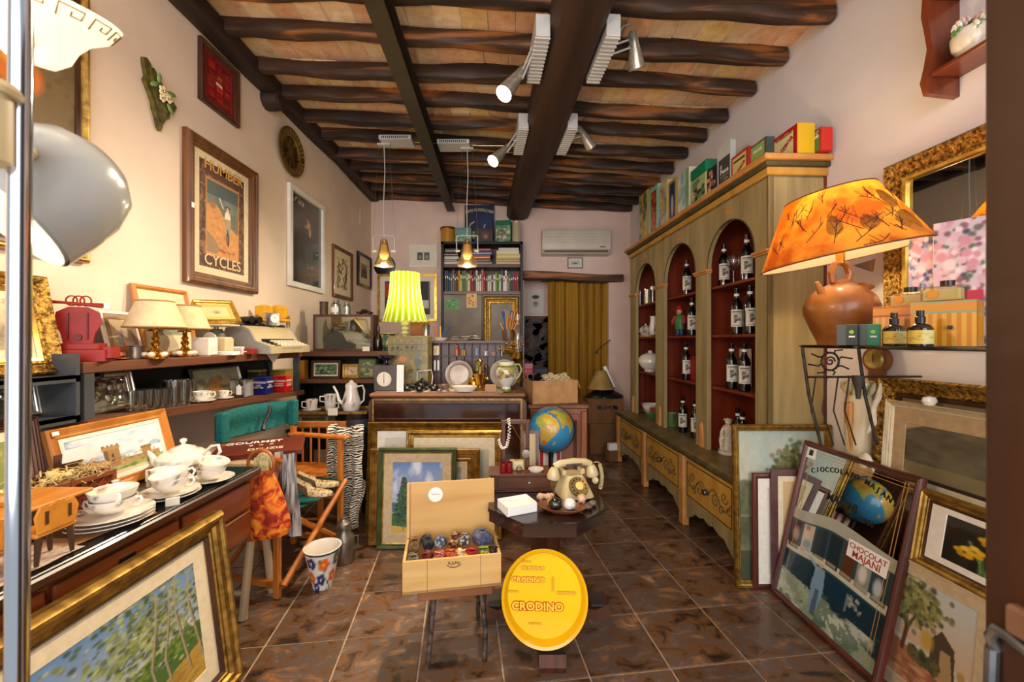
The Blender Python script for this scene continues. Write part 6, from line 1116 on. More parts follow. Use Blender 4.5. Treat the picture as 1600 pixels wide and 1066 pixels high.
# moving boxes, black bag and cone lampshade by the curtain
M('carton', '#6e4a26', '#7d562e', .85, scale=10); t = boxm('moving_box', 'brown moving box with black printed logo near the curtain', 'box', (X(946, 4.9), 5.05, .36), 56*s(4.9), .34, .30, MATS['carton'], 0, .004)
MB().bx(-.1, .14, -.1735, -.171, .17, .215, .002).ob('logo_panel', MATS['black_plastic'], t); text('IKEA', .055, MATS['carton'], t, (.02, -.1745, .192), off=.02, sx=1.3)
boxm('moving_box', 'lower brown moving box standing on the floor near curtain', 'box', (X(950, 4.9), 5.05, 0), 60*s(4.9), .36, .358, MATS['carton'], R(3), .004)
boxm('small_carton', 'small carton with white label beside the painted cabinet', 'box', (X(958, 4.6), 4.62, 0), .14, .12, .12, MATS['carton'], R(10), .003); boxm('white_packet', 'small white printed packet on the small carton', 'packet', (X(957, 4.6), 4.6, .121), .1, .06, .075, MATS['white_card'], R(10), .002)
MB().lathe([(.001, .1), (.08, .1), (.15, .06), (.2, .03), (.215, .0), (.001, 0)], 14, sx=1.1, sy=.7).ob('plastic_bag', M('black_bag', '#0a0a0b', '#17171a', .25, scale=30, bump=1), None, (X(946, 4.95), 5.0, .662), label='crumpled black plastic bag under the cone lampshade', cat='bag')
t = T('cone_lampshade', 'loose yellowish cone lampshade resting on the black bag', 'lampshade', (X(941, 4.95), 5.02, .764), R(0)); MB().lathe([(.165, 0), (.06, .22), (.056, .22), (.161, 0)], 30, cap=False).ob('shade', M('shade_yellow', '#a8884a', '#8f7238', .8, scale=8), t)
MB().cyl((X(962, 4.9), 5.0, .78), (X(950, 4.9), 5.08, 1.03), .025, n=12).ob('paper_roll', MATS['white_card'], None, label='white paper roll leaning beside the cone lampshade', cat='paper roll')
t = T('blue_crate', 'dark blue box with red tin behind the cardboard box', 'box', (X(838, 3.75), 3.78, .85)); MB().bx(-.1, .1, -.08, .08, 0, .25, .004).ob('box', M('navy', '#0f1a30', '#16243e', .6, scale=8), t)
tin('red_tin', 'bright red tin standing behind the painted jug', 'tin', (X(826, 3.62), 3.66, .853), .075, .07, .3, M('red_tin', '#a81420', None, .3), 0, lid=M('red_tin_lid', '#8a0f18', None, .3))
MB().bx(X(828, 3.6), X(870, 3.6), 3.61, 3.93, 0, .849).ob('storage_chest', MATS['oak_dark'], None, label='plain dark chest behind the carved cabinet', cat='chest')
# ================================================================ painted wall cabinet with three arches
M('cab_paint', '#867548', '#a89466', .6, scale=16, detail=8, stretch=(1, 1, .1), bump=.1, mid=(.3, .7)); M('cab_ochre', '#b07f2e', '#c8963f', .55, scale=10, detail=6, stretch=(1, 1, .3)); M('cab_orange_post', '#b5793a', '#c98f4e', .55, scale=9, detail=5); M('cab_dark', '#3e3a24', '#524c32', .5, scale=12)
wood('cab_red', '#5c1a07', '#842f0f', 'z', .45, scale=4, coat=.1); M('scroll_paint', '#3c3a2a', '#50492e', .7, scale=20)
YN = 2.30; CO = (RX(YN), YN, 0)
cb_ = T('painted_cabinet', 'tall painted cabinet with three arched niches along the right wall', 'cabinet', CO, RROT); L_ = 2.33; yf = -.338
PIL = [(0, .12), (.66, .83), (1.41, 1.61), (2.15, L_)]; BAY = [(.12, .66), (.83, 1.41), (1.61, 2.15)]; ZA = 1.87
MB().bx(-L_, 0, -.02, 0, .56, 2.3).ob('back_panel', MATS['cab_red'], cb_)
MB().bx(-.02, 0, yf, 0, .56, 2.3, .002).ob('side_panel', MATS['cab_paint'], cb_); MB().bx(-L_, -L_+.02, yf, 0, .56, 2.3, .002).ob('side_panel', MATS['cab_paint'], cb_); MB().bx(-L_, 0, yf, 0, 2.27, 2.3).ob('roof', MATS['cab_paint'], cb_)
MB().bx(-L_+.02, -L_+.028, yf+.03, -.02, .57, 2.27).ob('inner_lining', MATS['cab_red'], cb_)
for a, b in PIL[1:3]: MB().bx(-(a+b)/2-.012, -(a+b)/2+.012, yf+.03, 0, .56, 2.28).ob('partition', MATS['cab_red'], cb_)
for a, b in PIL:
    MB().bx(-b, -a, yf, yf+.03, .56, ZA, .002).ob('pillar', MATS['cab_paint'], cb_)
    MB().bx(-b-.008, -a+.008, yf-.012, yf+.032, ZA-.03, ZA-.018, .003).bx(-b-.014, -a+.014, yf-.02, yf+.032, ZA-.018, ZA, .004).ob('capital', MATS['cab_orange_post'], cb_)
    mid = -(a+b)/2; MB().lathe([(.001, 0), (.03, 0), (.034, .05), (.03, .14), (.02, .17), (.001, .185)], 12, c=(mid, yf, .565), sy=.5).ob('half_baluster', MATS['cab_orange_post'], cb_)
    MB().bx(-b, -a, yf, yf+.03, ZA, 2.28).ob('spandrel', MATS['cab_paint'], cb_)
for a, b in BAY:
    c0 = (a+b)/2; r_ = (b-a)/2; arc = [(-c0+r_*math.cos(t_), ZA+r_*math.sin(t_)) for t_ in np.linspace(0, PI, 21)]
    for k in range(20):
        (x0, z0), (x1, z1) = arc[k], arc[k+1]
        if k == 0: m = MB()
        m.prism([(x0, z0), (x0, 2.28), (x1, 2.28), (x1, z1)], yf, yf+.03)
    m.ob('arch_panel', MATS['cab_paint'], cb_, ang=60)
    MB().tube([(x, yf-.001, z) for x, z in arc], .004, 6).ob('arch_edge', MATS['cab_dark'], cb_)
    for z, nm in ((1.72, 0), (1.375, 0), (1.005, 0)): MB().bx(-b-.07, -a+.07, yf+.035, -.02, z, z+.019, .002).ob('shelf', MATS['cab_red'], cb_)
    m = MB(); r = random.Random(int(a*100))
    for k in range(16): m.tube([(-c0+r.uniform(-.035, .035), yf-.002, 2.175+r.uniform(-.0, .06)) for _ in range(3)], .002, 4)
    m.ob('painted_motif', MATS['cab_orange_post'], cb_, kind='stuff')
for (d, z0, z1, mt) in ((.016, 2.28, 2.325, 'cab_ochre'), (.034, 2.325, 2.352, 'cab_dark'), (.055, 2.352, 2.385, 'cab_orange_post')): MB().bx(-L_-d, d, yf-d, 0, z0, z1, .006).ob('cornice', MATS[mt], cb_)
# base
yb_ = -.49
MB().bx(-L_-.03, .0, yb_, 0, .54, .562, .004).ob('base_top', M('cab_top_paint', '#5e4f2c', '#7a683c', .45, scale=12), cb_); MB().bx(-L_-.034, .0, yb_-.012, yb_+.03, .515, .545, .006).ob('base_edge', MATS['cab_dark'], cb_)
MB().bx(-L_-.02, -.004, yb_+.02, 0, .2, .54).ob('base_box', MATS['cab_paint'], cb_)
posts = [(-.0, .07), (.70, .77), (1.48, 1.55), (2.27, 2.35)]
for a, b in posts: MB().bx(-b, -a, yb_-.008, yb_+.04, 0, .515, .006).ob('post', MATS['cab_orange_post'], cb_)
for (a, b) in ((.07, .70), (.77, 1.48), (1.55, 2.27)):
    dw = MB().bx(-b+.02, -a-.02, yb_+.006, yb_+.022, .225, .5, .004).ob('drawer', MATS['cab_ochre'], cb_); c0 = -(a+b)/2
    MB().rings(b-a-.07, .245, [(0, 0), (0, .004), (.006, .004), (.006, 0)], m=Matrix.Translation((c0, yb_+.006, .24))).ob('painted_border', MATS['cab_dark'], dw)
    for sg in (-1, 1):
        m = MB()
        for (px_, pz, r0, tn) in ((.1, .34, .05, 1.6), (.2, .4, .04, -1.5), (.17, .31, .035, 1.4), (.25, .34, .03, -1.3)):
            m.tube([(c0+sg*(px_+r0*(1-q)*math.cos(tn*q*6.3)), yb_+.003, pz+r0*(1-q)*math.sin(tn*q*6.3)) for q in np.linspace(0, .9, 22)], .0025, 4)
        m.tube([(c0+sg*(.02+.26*q), yb_+.003, .36+.045*math.sin(q*7)) for q in np.linspace(0, 1, 18)], .0025, 4).ob('painted_scroll', MATS['scroll_paint'], dw, kind='stuff')
    MB().lathe([(.001, .03), (.016, .03), (.02, .022), (.008, .012), (.022, 0), (.001, 0)], 14, m=Matrix.Translation((c0, yb_+.006, .36)) @ Matrix.Rotation(PI/2, 4, 'X')).ob('knob', M('pewter_knob', '#5a564c', '#6e685c', .35, .8, scale=20), dw)
    w = b-a; top = .225; pts = [(-b, top), (-b, .035)]
    for q in np.linspace(0, 1, 33):
        e = abs(2*q-1); z = .165-.1*e**3-.018*abs(math.sin(q*PI*5))
        pts.append((-b+.01+q*(w-.02), z))
    pts += [(-a, .035), (-a, top)]
    m = MB(); 
    for k in range(2, len(pts)-3): (x0, z0), (x1, z1) = pts[k], pts[k+1]; m.prism([(x0, z0), (x1, z1), (x1, top), (x0, top)], yb_+.012, yb_+.03)
    m.ob('scalloped_apron', MATS['cab_paint'], cb_, ang=60)
# ---------------------------------------------------------------- wine bottles
c = CV(24, 34, '#cfc8b8'); c.rect(.06, .04, .94, .96, '#d8d2c4'); c.dabs(26, lambda r: (.3+.4*r.random(), .25+.4*r.random()), .09, .05, ['#5a564e', '#8a857a', '#3c3a36'], 4); c.rect(.15, .82, .85, .88, '#3c3834'); c.rect(.2, .74, .8, .77, '#8a847a'); c.rect(.2, .1, .8, .13, '#6a655c')
M('wine_glass_black', '#0a0807', None, .07, coat=.8); M('capsule', '#14100f', None, .25, coat=.4)
def sh(px, o, z): Y = RY(px, o); return (RX(Y)-o, Y, z)
b0 = T('wine_bottle', 'x', 'bottle', (0, 0, 0), group='wine bottles in the painted cabinet')
MB().lathe([(0, .004), (.03, 0), (.0365, .004), (.0375, .02), (.0375, .185), (.034, .205), (.02, .228), (.0145, .245), (.014, .26), (0, .262)], 22).ob('glass_body', MATS['wine_glass_black'], b0); MB().lathe([(.0155, .24), (.0155, .298), (.0165, .3), (.0165, .308), (0, .309)], 16).ob('capsule', MATS['capsule'], b0); MB().lathe([(.0162, .255), (.0162, .272)], 16, cap=False).ob('neck_band', MATS['white_card'], b0)
lm = MB(); nu, nv = 23, 33
lm.surf(lambda u, v: (.0383*math.cos(R(-150)+u*R(125)), .0383*math.sin(R(-150)+u*R(125)), .05+.115*v), nu, nv); lm.col = [c.samp(i/nu, j/nv) for j in range(nv+1) for i in range(nu+1)]; lm.ob('paper_label', MATS['pigment'], b0)
Z1, Z2, Z3, Z0 = 1.7395, 1.3945, 1.0245, .5635
BT = [(1131, .22, Z1, 'left bottle on the top shelf of the near arch'), (1167, .22, Z1, 'right bottle on the top shelf of the near arch'), (1151, .25, Z2, 'left bottle on the second shelf of the near arch'), (1172, .24, Z2, 'right bottle on the second shelf of the near arch'), (1143, .25, Z3, 'left bottle on the third shelf of the near arch'), (1163, .25, Z3, 'right bottle on the third shelf of the near arch'), (1160, .19, Z0, 'lower bottle behind the gilt painting in the near arch'), (1153, .14, Z0, 'hindmost bottle at the bottom of the near arch'),
      (1073, .22, Z1, 'only bottle on the top shelf of the middle arch'), (1081, .24, Z2, 'bottle beside the figurine in the middle arch'), (1072, .25, Z3, 'only bottle on the third shelf of the middle arch'), (1067, .25, Z0, 'left bottle at the bottom of the middle arch'), (1086, .24, Z0, 'bottle half hidden behind the pillar in the middle arch')]
for k, (px, o, z, lb) in enumerate(BT):
    l = sh(px, o, z); lab = 'dark wine bottle, '+lb
    if k == 0: b0.location = l; b0['label'] = lab; b0.rotation_euler = (0, 0, R(-20))
    else: dup(b0, l, R(-20+random.uniform(-14, 14)), lab)
t = T('wine_glass', 'balloon wine glass between two bottles on the top shelf', 'glass', sh(1146, .25, Z1)); MB().lathe([(.034, 0), (.034, .002), (.005, .006), (.004, .09), (.02, .1), (.042, .13), (.046, .16), (.036, .19)], 20, cap=False).ob('bowl', MATS['clear_glass'], t)
for k, (px, o, h) in enumerate(((1000, .24, .17), (1008, .22, .14), (1014, .25, .15), (1020, .2, .19), (1011, .28, .15))): MB().lathe([(0, 0), (.03, 0), (.034, h), (.031, h), (.027, .01), (0, .008)], 14, cap=False).ob('drinking_glass', MATS['cut_glass'], None, sh(px, o, Z1), label='%s clear drinking glass on the top shelf of the far arch' % ('leftmost', 'second', 'fourth', 'rightmost', 'third')[k], cat='glass', group='glasses in the far arch')
boxm('wooden_board', 'pale wooden board under the small teapot in the far arch', 'board', sh(1012, .2, Z2), .36, .16, .02, MATS['pine'], RROT, .003)
t = T('small_teapot', 'small white teapot on the board in the far arch', 'teapot', sh(1009, .2, Z2+.021), R(-60)); MB().lathe([(0, 0), (.05, 0), (.08, .04), (.07, .08), (.04, .1), (.01, .11), (.014, .125), (0, .13)], 22).paint(speck('#e6ddd0', ['#9a5a64', '#7a8a6a'], .02, .08, .1, .02)).ob('body', MATS['glaze'], t); MB().tube([(-.07, 0, .05), (-.11, 0, .08), (-.12, 0, .11)], [.014, .01, .008], 8).ob('spout', MATS['porcelain'], t); MB().tube([(.07, 0, .08), (.11, 0, .08), (.11, 0, .04), (.07, 0, .03)], .006, 7).ob('handle', MATS['porcelain'], t)
t = T('figured_jug', 'tall white jug with flowers beside the small teapot', 'jug', sh(1021, .24, Z2+.021)); MB().lathe([(0, 0), (.035, 0), (.05, .05), (.035, .12), (.03, .16), (.036, .19), (.03, .19), (0, .1)], 18).paint(speck('#e0d8cc', ['#8a6a64', '#6a7a5a'], .02, .15, .2, .02)).ob('body', MATS['glaze'], t)
t = T('display_plate', 'grey display plate leaning at the back of the far arch', 'plate', sh(1019, .06, Z2+.002), RROT, rx=R(-8)); MB().lathe([(.001, .003), (.07, .003), (.11, .014), (.11, .01), (.001, 0)], 28, m=Matrix.Translation((0, 0, .13)) @ Matrix.Rotation(PI/2, 4, 'X')).ob('plate', MATS['grey_plate'], t)
t = T('soup_tureen', 'large white lidded soup tureen in the far arch', 'tureen', sh(1016, .2, Z3)); MB().lathe([(0, 0), (.06, 0), (.06, .015), (.1, .05), (.125, .1), (.12, .13), (0, .13)], 28).ob('bowl', MATS['porcelain'], t); MB().lathe([(.126, .13), (.1, .17), (.05, .195), (.02, .2), (.025, .22), (0, .23)], 26).ob('lid', MATS['porcelain'], t)
t = T('fruit_bowl', 'small floral bowl with green foot at the far arch bottom', 'bowl', sh(1018, .24, Z0)); MB().lathe([(0, 0), (.05, 0), (.06, .03), (.09, .1), (.1, .13), (.094, .13), (.06, .05), (0, .035)], 22).paint(lambda v: lin('#3c7a34') if v.z < .035 else speck('#e0d8cc', ['#b0323c', '#c2586a', '#5a7a3a'], .035, .12, .3, .02)(v)).ob('bowl', MATS['glaze'], t)
# figurine in green waistcoat and red coat
t = T('wooden_figurine', 'little carved man with red coat and green waistcoat', 'figurine', sh(1062, .26, Z2+.001), R(-55)); pm = lambda n, h: M('fig_'+n, h, None, .5)
MB().bx(-.035, .035, -.025, .025, 0, .012, .004).lathe([(.02, .012), (.022, .06), (.001, .062)], 12, c=(-.018, 0, 0)).lathe([(.02, .012), (.022, .06), (.001, .062)], 12, c=(.018, 0, 0)).ob('trousers', pm('blue', '#16284a'), t); MB().lathe([(.001, .055), (.042, .058), (.046, .1), (.042, .15), (.026, .185), (.001, .19)], 18, sy=.75).ob('waistcoat', pm('green', '#1f6a2a'), t)
for sg in (-1, 1): MB().tube([(sg*.04, 0, .17), (sg*.056, -.01, .13), (sg*.048, -.03, .095)], [.018, .019, .014], 9).ob('sleeve', pm('red', '#8e1616'), t)
MB().surf(lambda u, v: (.05*math.cos(R(20)+u*R(140)), .035*math.sin(R(20)+u*R(140)), .06+.12*v), 12, 6).ob('coat', pm('red', '#8e1616'), t); MB().sph((0, -.004, .212), (.025, .025, .028)).sph((0, -.03, .21), (.006, .008, .006), 8, 5).ob('head', pm('skin', '#c98a62'), t); MB().lathe([(.034, .226), (.03, .232), (.026, .25), (.012, .268), (.001, .27)], 14).ob('cap', pm('red', '#8e1616'), t); MB().sph((0, -.018, .196), (.018, .012, .014), 10, 6).ob('beard', pm('beard', '#a87848'), t)
t = T('herb_jar', 'green patterned ceramic jar at the middle arch bottom', 'jar', sh(1050, .24, Z0)); MB().lathe([(0, 0), (.05, 0), (.055, .01), (.052, .11), (.056, .125), (0, .125)], 22).paint(speck('#5c7040', ['#2c4a34', '#b0b078', '#3a5a30'], .02, .11, .45, .018)).ob('body', MATS['glaze'], t); MB().lathe([(.058, .125), (.058, .14), (0, .145)], 22).ob('lid', M('jar_green', '#6a7a48', None, .25, coat=.5), t)
# white porcelain statuette
t = T('statuette', 'white porcelain figure group on a round base in the near arch', 'statuette', sh(1137, .25, Z0)); M('bisque', '#d8cdb8', '#b8aa90', .45, scale=40, bump=.3)
MB().lathe([(0, 0), (.06, 0), (.064, .01), (.055, .02), (.058, .03), (0, .032)], 24).ob('base', MATS['bisque'], t)
MB().lathe([(.05, .03), (.048, .06), (.034, .11), (.028, .14), (.036, .17), (.03, .195), (.012, .205), (.001, .206)], 16, sy=.8).sph((.002, -.002, .225), (.021, .02, .024)).lathe([(.03, .236), (.02, .246), (.001, .25)], 12, c=(0, 0, 0)).tube([(.028, 0, .18), (.045, -.02, .15), (.03, -.04, .13)], [.012, .011, .009], 8).tube([(-.028, 0, .18), (-.05, -.01, .15), (-.045, -.03, .11)], [.012, .011, .009], 8).tube([(-.05, -.02, .03), (-.055, -.02, .1), (-.05, -.02, .16)], [.012, .016, .01], 7).ob('figure', MATS['bisque'], t)
c = CV(20, 26, '#a8b4b0'); c.ell(.5, .5, .3, .35, '#6a8478', .8, .5); tin('illustrated_card', 'pale green illustrated card standing behind the second-shelf bottles', 'card', sh(1139, .1, Z2), .14, .004, .22, MATS['white_card'], RROT, art=c, b=.001)
boxm('picture_back', 'cream framed panel standing behind the third-shelf bottles', 'panel', sh(1160, .05, Z3), .2, .012, .27, MATS['paper'], RROT, .002); t = T('red_tin_box', 'red and white box behind the third-shelf bottle in middle arch', 'box', sh(1086, .2, Z3), RROT); MB().bx(-.04, .04, -.03, .03, 0, .2, .003).ob('box', MATS['red_lacquer'], t)
# ---------------------------------------------------------------- tins and boxes along the cabinet top
ZC = 2.3855
def ctin(name, label, p0, p1, ytop, o, mat, art, side=None, dep=.07, cat='tin', lid=None, b=.004, lidh=.18):
    Ya, Yb = RY(p0, o), RY(p1, o); Ym = (Ya+Yb)/2; w = max(.05, abs(Ya-Yb)-.008); h = max(.1, Z(ytop, Ym)-ZC); arts = [art]+([side] if side is not None else [])
    return tin(name, label, cat, (RX(Ym)-o+dep/2, Ym, ZC+.0005), w, dep, h, mat, RROT, art=arts, faces='fr'[:len(arts)], b=b, lid=lid, lidh=lidh), w, h, dep
def pan(bg, panel, brd=.12, w=30, h=34): q = CV(w, h, bg); q.rect(brd, brd*.6, 1-brd, 1-brd, panel); return q
F = lambda bg, cols, n, sd=2, ru=.12, rv=.07, w=24, h=44: CV(w, h, bg).dabs(n, lambda r: (.1+.8*r.random(), .1+.8*r.random()), ru, rv, cols, sd)
mr, my = M('box_red', '#a31a14', None, .4), M('box_yellow', '#c9a016', None, .4)
c = pan('#8e1414', '#3c7a44', .1); c.rect(.12, .62, .88, .88, '#d9d4c0'); t, w, h, d = ctin('tea_box', 'green and red tin at the near end of the cabinet top', 1262, 1283, 204, .1, mr, c, CV(4, 4, '#c22418')); text('BRODO', .026, MATS['ink'], t, (0, -d/2-.002, h*.77), off=.02)
c = pan('#a81a16', '#d6cc94', .14, 40, 34); c.dabs(60, lambda r: (.2+.6*r.random(), .1+.8*r.random()), .03, .015, ['#b8ae74', '#c8be88'], 3); c.rect(.2, .8, .8, .84, '#8a6a2c'); t, w, h, d = ctin('starch_box', 'red-bordered cream and yellow box with diagonal red lettering', 1203, 1247, 207, .2, my, c, CV(4, 4, '#d0a812'), .1); text('Maizena', .05, mr, t, (0, -d/2-.002, h*.45), rot=(PI/2, R(-30), 0), off=.02)
c = pan('#8a2a1c', '#6a9a3c', .06); c.rect(.06, .5, .94, .9, '#8ab060'); t, w, h, d = ctin('baking_box', 'light green box with red top beside the large lettered box', 1171, 1197, 222, .25, M('box_dkgreen', '#2c3c34', None, .4), c, CV(4, 4, '#3a4a48'), .06); text('VIGOR', .028, MATS['white_print'], t, (0, -d/2-.002, h*.72), off=.02)
c = pan('#b83018', '#d8c47a', .1, 34, 30); c.rect(.14, .74, .86, .8, '#3c2a1c'); t, w, h, d = ctin('starch_box', 'smaller red and yellow box with diagonal red lettering', 1142, 1169, 238, .27, mr, c, None, .05); text('Maizena', .042, mr, t, (0, -d/2-.002, h*.45), rot=(PI/2, R(-32), 0), off=.02)
c = CV(28, 44, '#c9ccc8'); c.rect(.12, .04, .95, .72, '#4a4844'); c.ell(.3, .56, .1, .06, '#b8b8b0', 1, .5); c.dabs(60, lambda r: (.2+.65*r.random(), [.12, .2, .28, .36][r.integers(4)]), .03, .012, ['#c8c8c0', '#9a9a92'], 3); t, w, h, d = ctin('slate_sign', 'grey glazed sign with white writing on the cabinet top', 1120, 1142, 226, .27, M('box_grey', '#b0b4b0', None, .3), c, None, .04, 'sign'); text('Pesca', .045, MATS['white_print'], t, (.01, -d/2-.002, h*.45), off=.01)
ctin('flower_tin', 'dark tin with peach flowers on the cabinet top', 1104, 1119, 262, .28, M('box_black', '#1a1a24', None, .3), F('#1c1f2c', ['#c88a5a', '#d8b8a0', '#b0583c', '#3c4a5a'], 26), None, .06)
ctin('domed_tin', 'tin with rounded green lid on the cabinet top', 1078, 1103, 258, .28, M('box_pale', '#b8b878', None, .4), F('#a8b884', ['#5a8a5c', '#8a5a3c', '#3c3a24', '#d0d0a0'], 30, 4), None, .1, lid=M('lid_emerald', '#0a7a52', None, .4), b=.012, lidh=.26)
c = F('#b8c8c0', ['#8aa8b8', '#9ab0a0', '#d8d8c8'], 24, 6); c.rect(.7, 0, 1, 1, '#5a9a4c', .7); ctin('pale_tin', 'tall white and pale blue tin on the cabinet top', 1058, 1077, 268, .28, M('box_cream', '#d8cfae', None, .4), c, None, .08)
c = CV(24, 44, '#b8923c'); c.rect(.15, .06, .85, .94, '#16386a'); c.ell(.5, .45, .2, .3, '#c0b8c8', .9, .5); c.ell(.5, .75, .2, .1, '#1a2a5a'); ctin('blue_lady_tin', 'blue tin with pale figure and gold border', 1044, 1057, 281, .28, M('box_gold', '#b8923c', None, .4), c, None, .06)
ctin('floral_tin', 'pale yellow tin covered with small flowers', 1029, 1043, 286, .28, M('box_lemon', '#c8b860', None, .4), F('#c8c090', ['#8a7aa8', '#7a9a5a', '#d0b040', '#b88a9a'], 50, 7, .1, .05), None, .08)
c = CV(24, 44, '#8ac0a8'); c.rect(.3, .08, .85, .9, '#7a1014'); c.dabs(30, lambda r: (.35+.45*r.random(), .1+.75*r.random()), .1, .06, ['#b0181c', '#c8301c', '#4a0a10', '#c87a2c'], 3); ctin('mint_tin', 'mint-green tin with red roses panel', 1013, 1028, 293, .28, M('box_mint', '#8ac0a8', None, .4), c, None, .06)
ctin('oval_tray', 'ochre tin with dark foliage at the far cabinet end', 998, 1012, 301, .28, M('box_ochre', '#a88a3c', None, .4), F('#b0964a', ['#4a5a34', '#5a6a3c', '#c8a850', '#2c3a2c'], 30, 9), None, .03, 'tin', None, .012)
# ================================================================ right foreground: wall shelf, mirror, wire console
Ym = RY(1490); t = T('wall_bracket_shelf', 'reddish wooden wall shelf with wavy side high on the right', 'shelf', (RX(Ym), Ym, 2.335), RROT); wood('shelf_red', '#5a2410', '#7d381a', 'z', .3, coat=.4); wood('shelf_red_x', '#5a2410', '#7d381a', 'x', .3, coat=.4)
pts = [(0, 0), (.13, .01), (.145, .06), (.13, .12), (.115, .2), (.125, .26), (.14, .33), (.135, .4), (.14, .7), (0, .7)]
k = len(pts)
for x in (0, .62): MB().add([(x, -y, z) for y, z in pts]+[(x+.022, -y, z) for y, z in pts], [tuple(range(k)), tuple(range(2*k-1, k-1, -1))]+[(i, i+k, (i+1) % k+k, (i+1) % k) for i in range(k)]).ob('side', MATS['shelf_red'], t)
for z in (.075, .385): MB().bx(.02, .62, -.125, 0, z, z+.018, .003).ob('shelf_board', MATS['shelf_red_x'], t)
o = T('flower_ornament', 'porcelain basket of flowers on the red wooden wall shelf', 'ornament', (RX(1.55)-.065, 1.545, 2.4285), RROT); M('porc_flower', '#e2d8c6', '#d0c2aa', .25, scale=20, coat=.4)
MB().lathe([(0, 0), (.03, 0), (.055, .04), (.06, .08), (.05, .1), (0, .1)], 20).ob('basket', MATS['porc_flower'], o); r = random.Random(9)
for k in range(20):
    a = r.random()*6.3; e = r.uniform(-.2, 1.3); p = Vector((.05*math.cos(a)*math.cos(e), .05*math.sin(a)*math.cos(e), .095+.055*math.sin(e))); m = MB()
    for j in range(5): b = j*2*PI/5; m.sph(p+Vector((.011*math.cos(b), .004*math.sin(b)-.004, .011*math.sin(b))), (.009, .006, .009), 7, 4)
    m.ob('flower', [MATS['porc_flower'], M('pink_petal', '#d8b0a8', None, .3), M('white_petal', '#e8e2d4', None, .3), M('leaf_g2', '#6a8a4a', None, .35)][k % 4], o)
ya, yb = RY(1393), 1.12
M('mirror', '#c8ccc8', None, .02, 1.0)
t = T('gilt_mirror', 'large wall mirror in carved gilt frame behind the leaf lamp', 'mirror', (RX((ya+yb)/2), (ya+yb)/2, 1.36), RROT); W_ = ya-yb
MB().rings(W_, .805, PROF['scoop'](.085, .05)).ob('frame', MATS['gold_carved'], t); MB().rings(W_-.17, .635, [(-.004, 0), (-.004, .034), (.008, .03), (.012, .01), (.012, 0)], oz=.085).ob('slip', MATS['gold_bright'], t); MB().bx(-W_/2+.02, W_/2-.02, -.012, -.001, .02, .785).ob('mirror_glass', MATS['mirror'], t)
# wrought-iron console
M('iron', '#2c2620', '#4a4238', .5, .6, scale=20); cx0, cy0 = 1.245, 1.75; ZK = 1.333
ko = T('iron_console', 'wrought-iron console stand with sun scroll end panel and glass top', 'console', (cx0, cy0, 0), RROT)
MB().bx(-.01, .68, -.008, .40, ZK-.008, ZK-.002).ob('glass_top', GL('shelf_glass', '#b8c4bc', .03, .1), ko)
MB().tube([(0, 0, ZK-.006), (.67, 0, ZK-.006)], .006, 8).tube([(0, 0, ZK-.006), (0, .39, ZK-.006)], .006, 8).tube([(.67, 0, ZK-.006), (.67, .39, ZK-.006)], .006, 8).tube([(0, .39, ZK-.006), (.67, .39, ZK-.006)], .006, 8).ob('top_frame', MATS['iron'], ko)
for (x, y) in ((0, 0), (0, .25), (.67, 0), (.67, .39)): MB().tube([(x, y, ZK), (x, y+.03, 1.12), (x, y+.085, .9)], .0065, 8).ob('leg', MATS['iron'], ko)
zs = 1.262; cyc = .125
[MB().tube([(x, 0.02, 1.195), (x, .535, 1.195)], .005, 7).ob('rail', MATS['iron'], ko) for x in (0, .67)]; MB().tube([(0, cyc+.038*math.cos(a), zs+.038*math.sin(a)) for a in np.linspace(0, 2*PI, 24, endpoint=False)], .0045, 6, True).ob('sun_ring', MATS['iron'], ko); MB().tube([(0, cyc+.022*(1-q*.8)*math.cos(q*9), zs+.022*(1-q*.8)*math.sin(q*9)) for q in np.linspace(0, 1, 24)], .0035, 6).ob('sun_scroll', MATS['iron'], ko)
for k in range(8): a = k*PI/4+.2; R1 = .068; MB().tube([(0, cyc+.038*math.cos(a), zs+.038*math.sin(a)), (0, cyc+.055*math.cos(a+.2), zs+.05*math.sin(a+.2)), (0, cyc+(.1 if abs(math.cos(a)) > .5 else .07)*math.cos(a), zs+.06*math.sin(a))], .0035, 6).ob('sun_ray', MATS['iron'], ko)
for k, y in enumerate((.06, .11, .16, .21)): MB().tube([(0, y, 1.195), (0, y-.02, 1.05), (0, y+.03, .9)], .0032, 6).ob('curved_bar', MATS['iron'], ko)
MB().lathe([(.008, 0), (.012, .04), (.022, .08), (.024, .1), (.001, .1)], 12, c=(0, .25, 1.1)).ob('funnel_joint', M('iron_grey', '#3e3834', None, .6), ko)
# terracotta pitcher lamp with leaf shade
M('terracotta', '#6e3610', '#b4722a', .4, scale=6, detail=6, coat=.25, mid=(.3, .7))
yl = 1.70; t = T('pitcher_lamp', 'terracotta pitcher lamp with glowing orange leaf-pattern shade', 'lamp', (X(1313, yl), yl, ZK), R(10))
MB().lathe([(0, 0), (.078, 0), (.08, .012), (.105, .07), (.128, .13), (.13, .16), (.115, .2), (.08, .235), (.04, .255), (.034, .27), (.0, .275)], 40).ob('pitcher_body', MATS['terracotta'], t)
MB().tube([(-.035, 0, .26), (-.045, 0, .3), (-.03, 0, .335), (.0, 0, .348), (.03, 0, .335), (.045, 0, .3), (.035, 0, .26)], .013, 10).ob('loop_handle', MATS['terracotta'], t); MB().tube([(-.09, 0, .215), (-.105, 0, .24), (-.115, 0, .26)], [.016, .012, .008], 9).ob('spout', MATS['terracotta'], t); MB().lathe([(.02, .0), (.018, .025), (.03, .04), (.026, .042), (.012, .02)], 14, m=Matrix.Translation((.085, -.02, .21)) @ Matrix.Rotation(R(25), 4, 'Y'), cap=False).ob('neck', MATS['terracotta'], t)
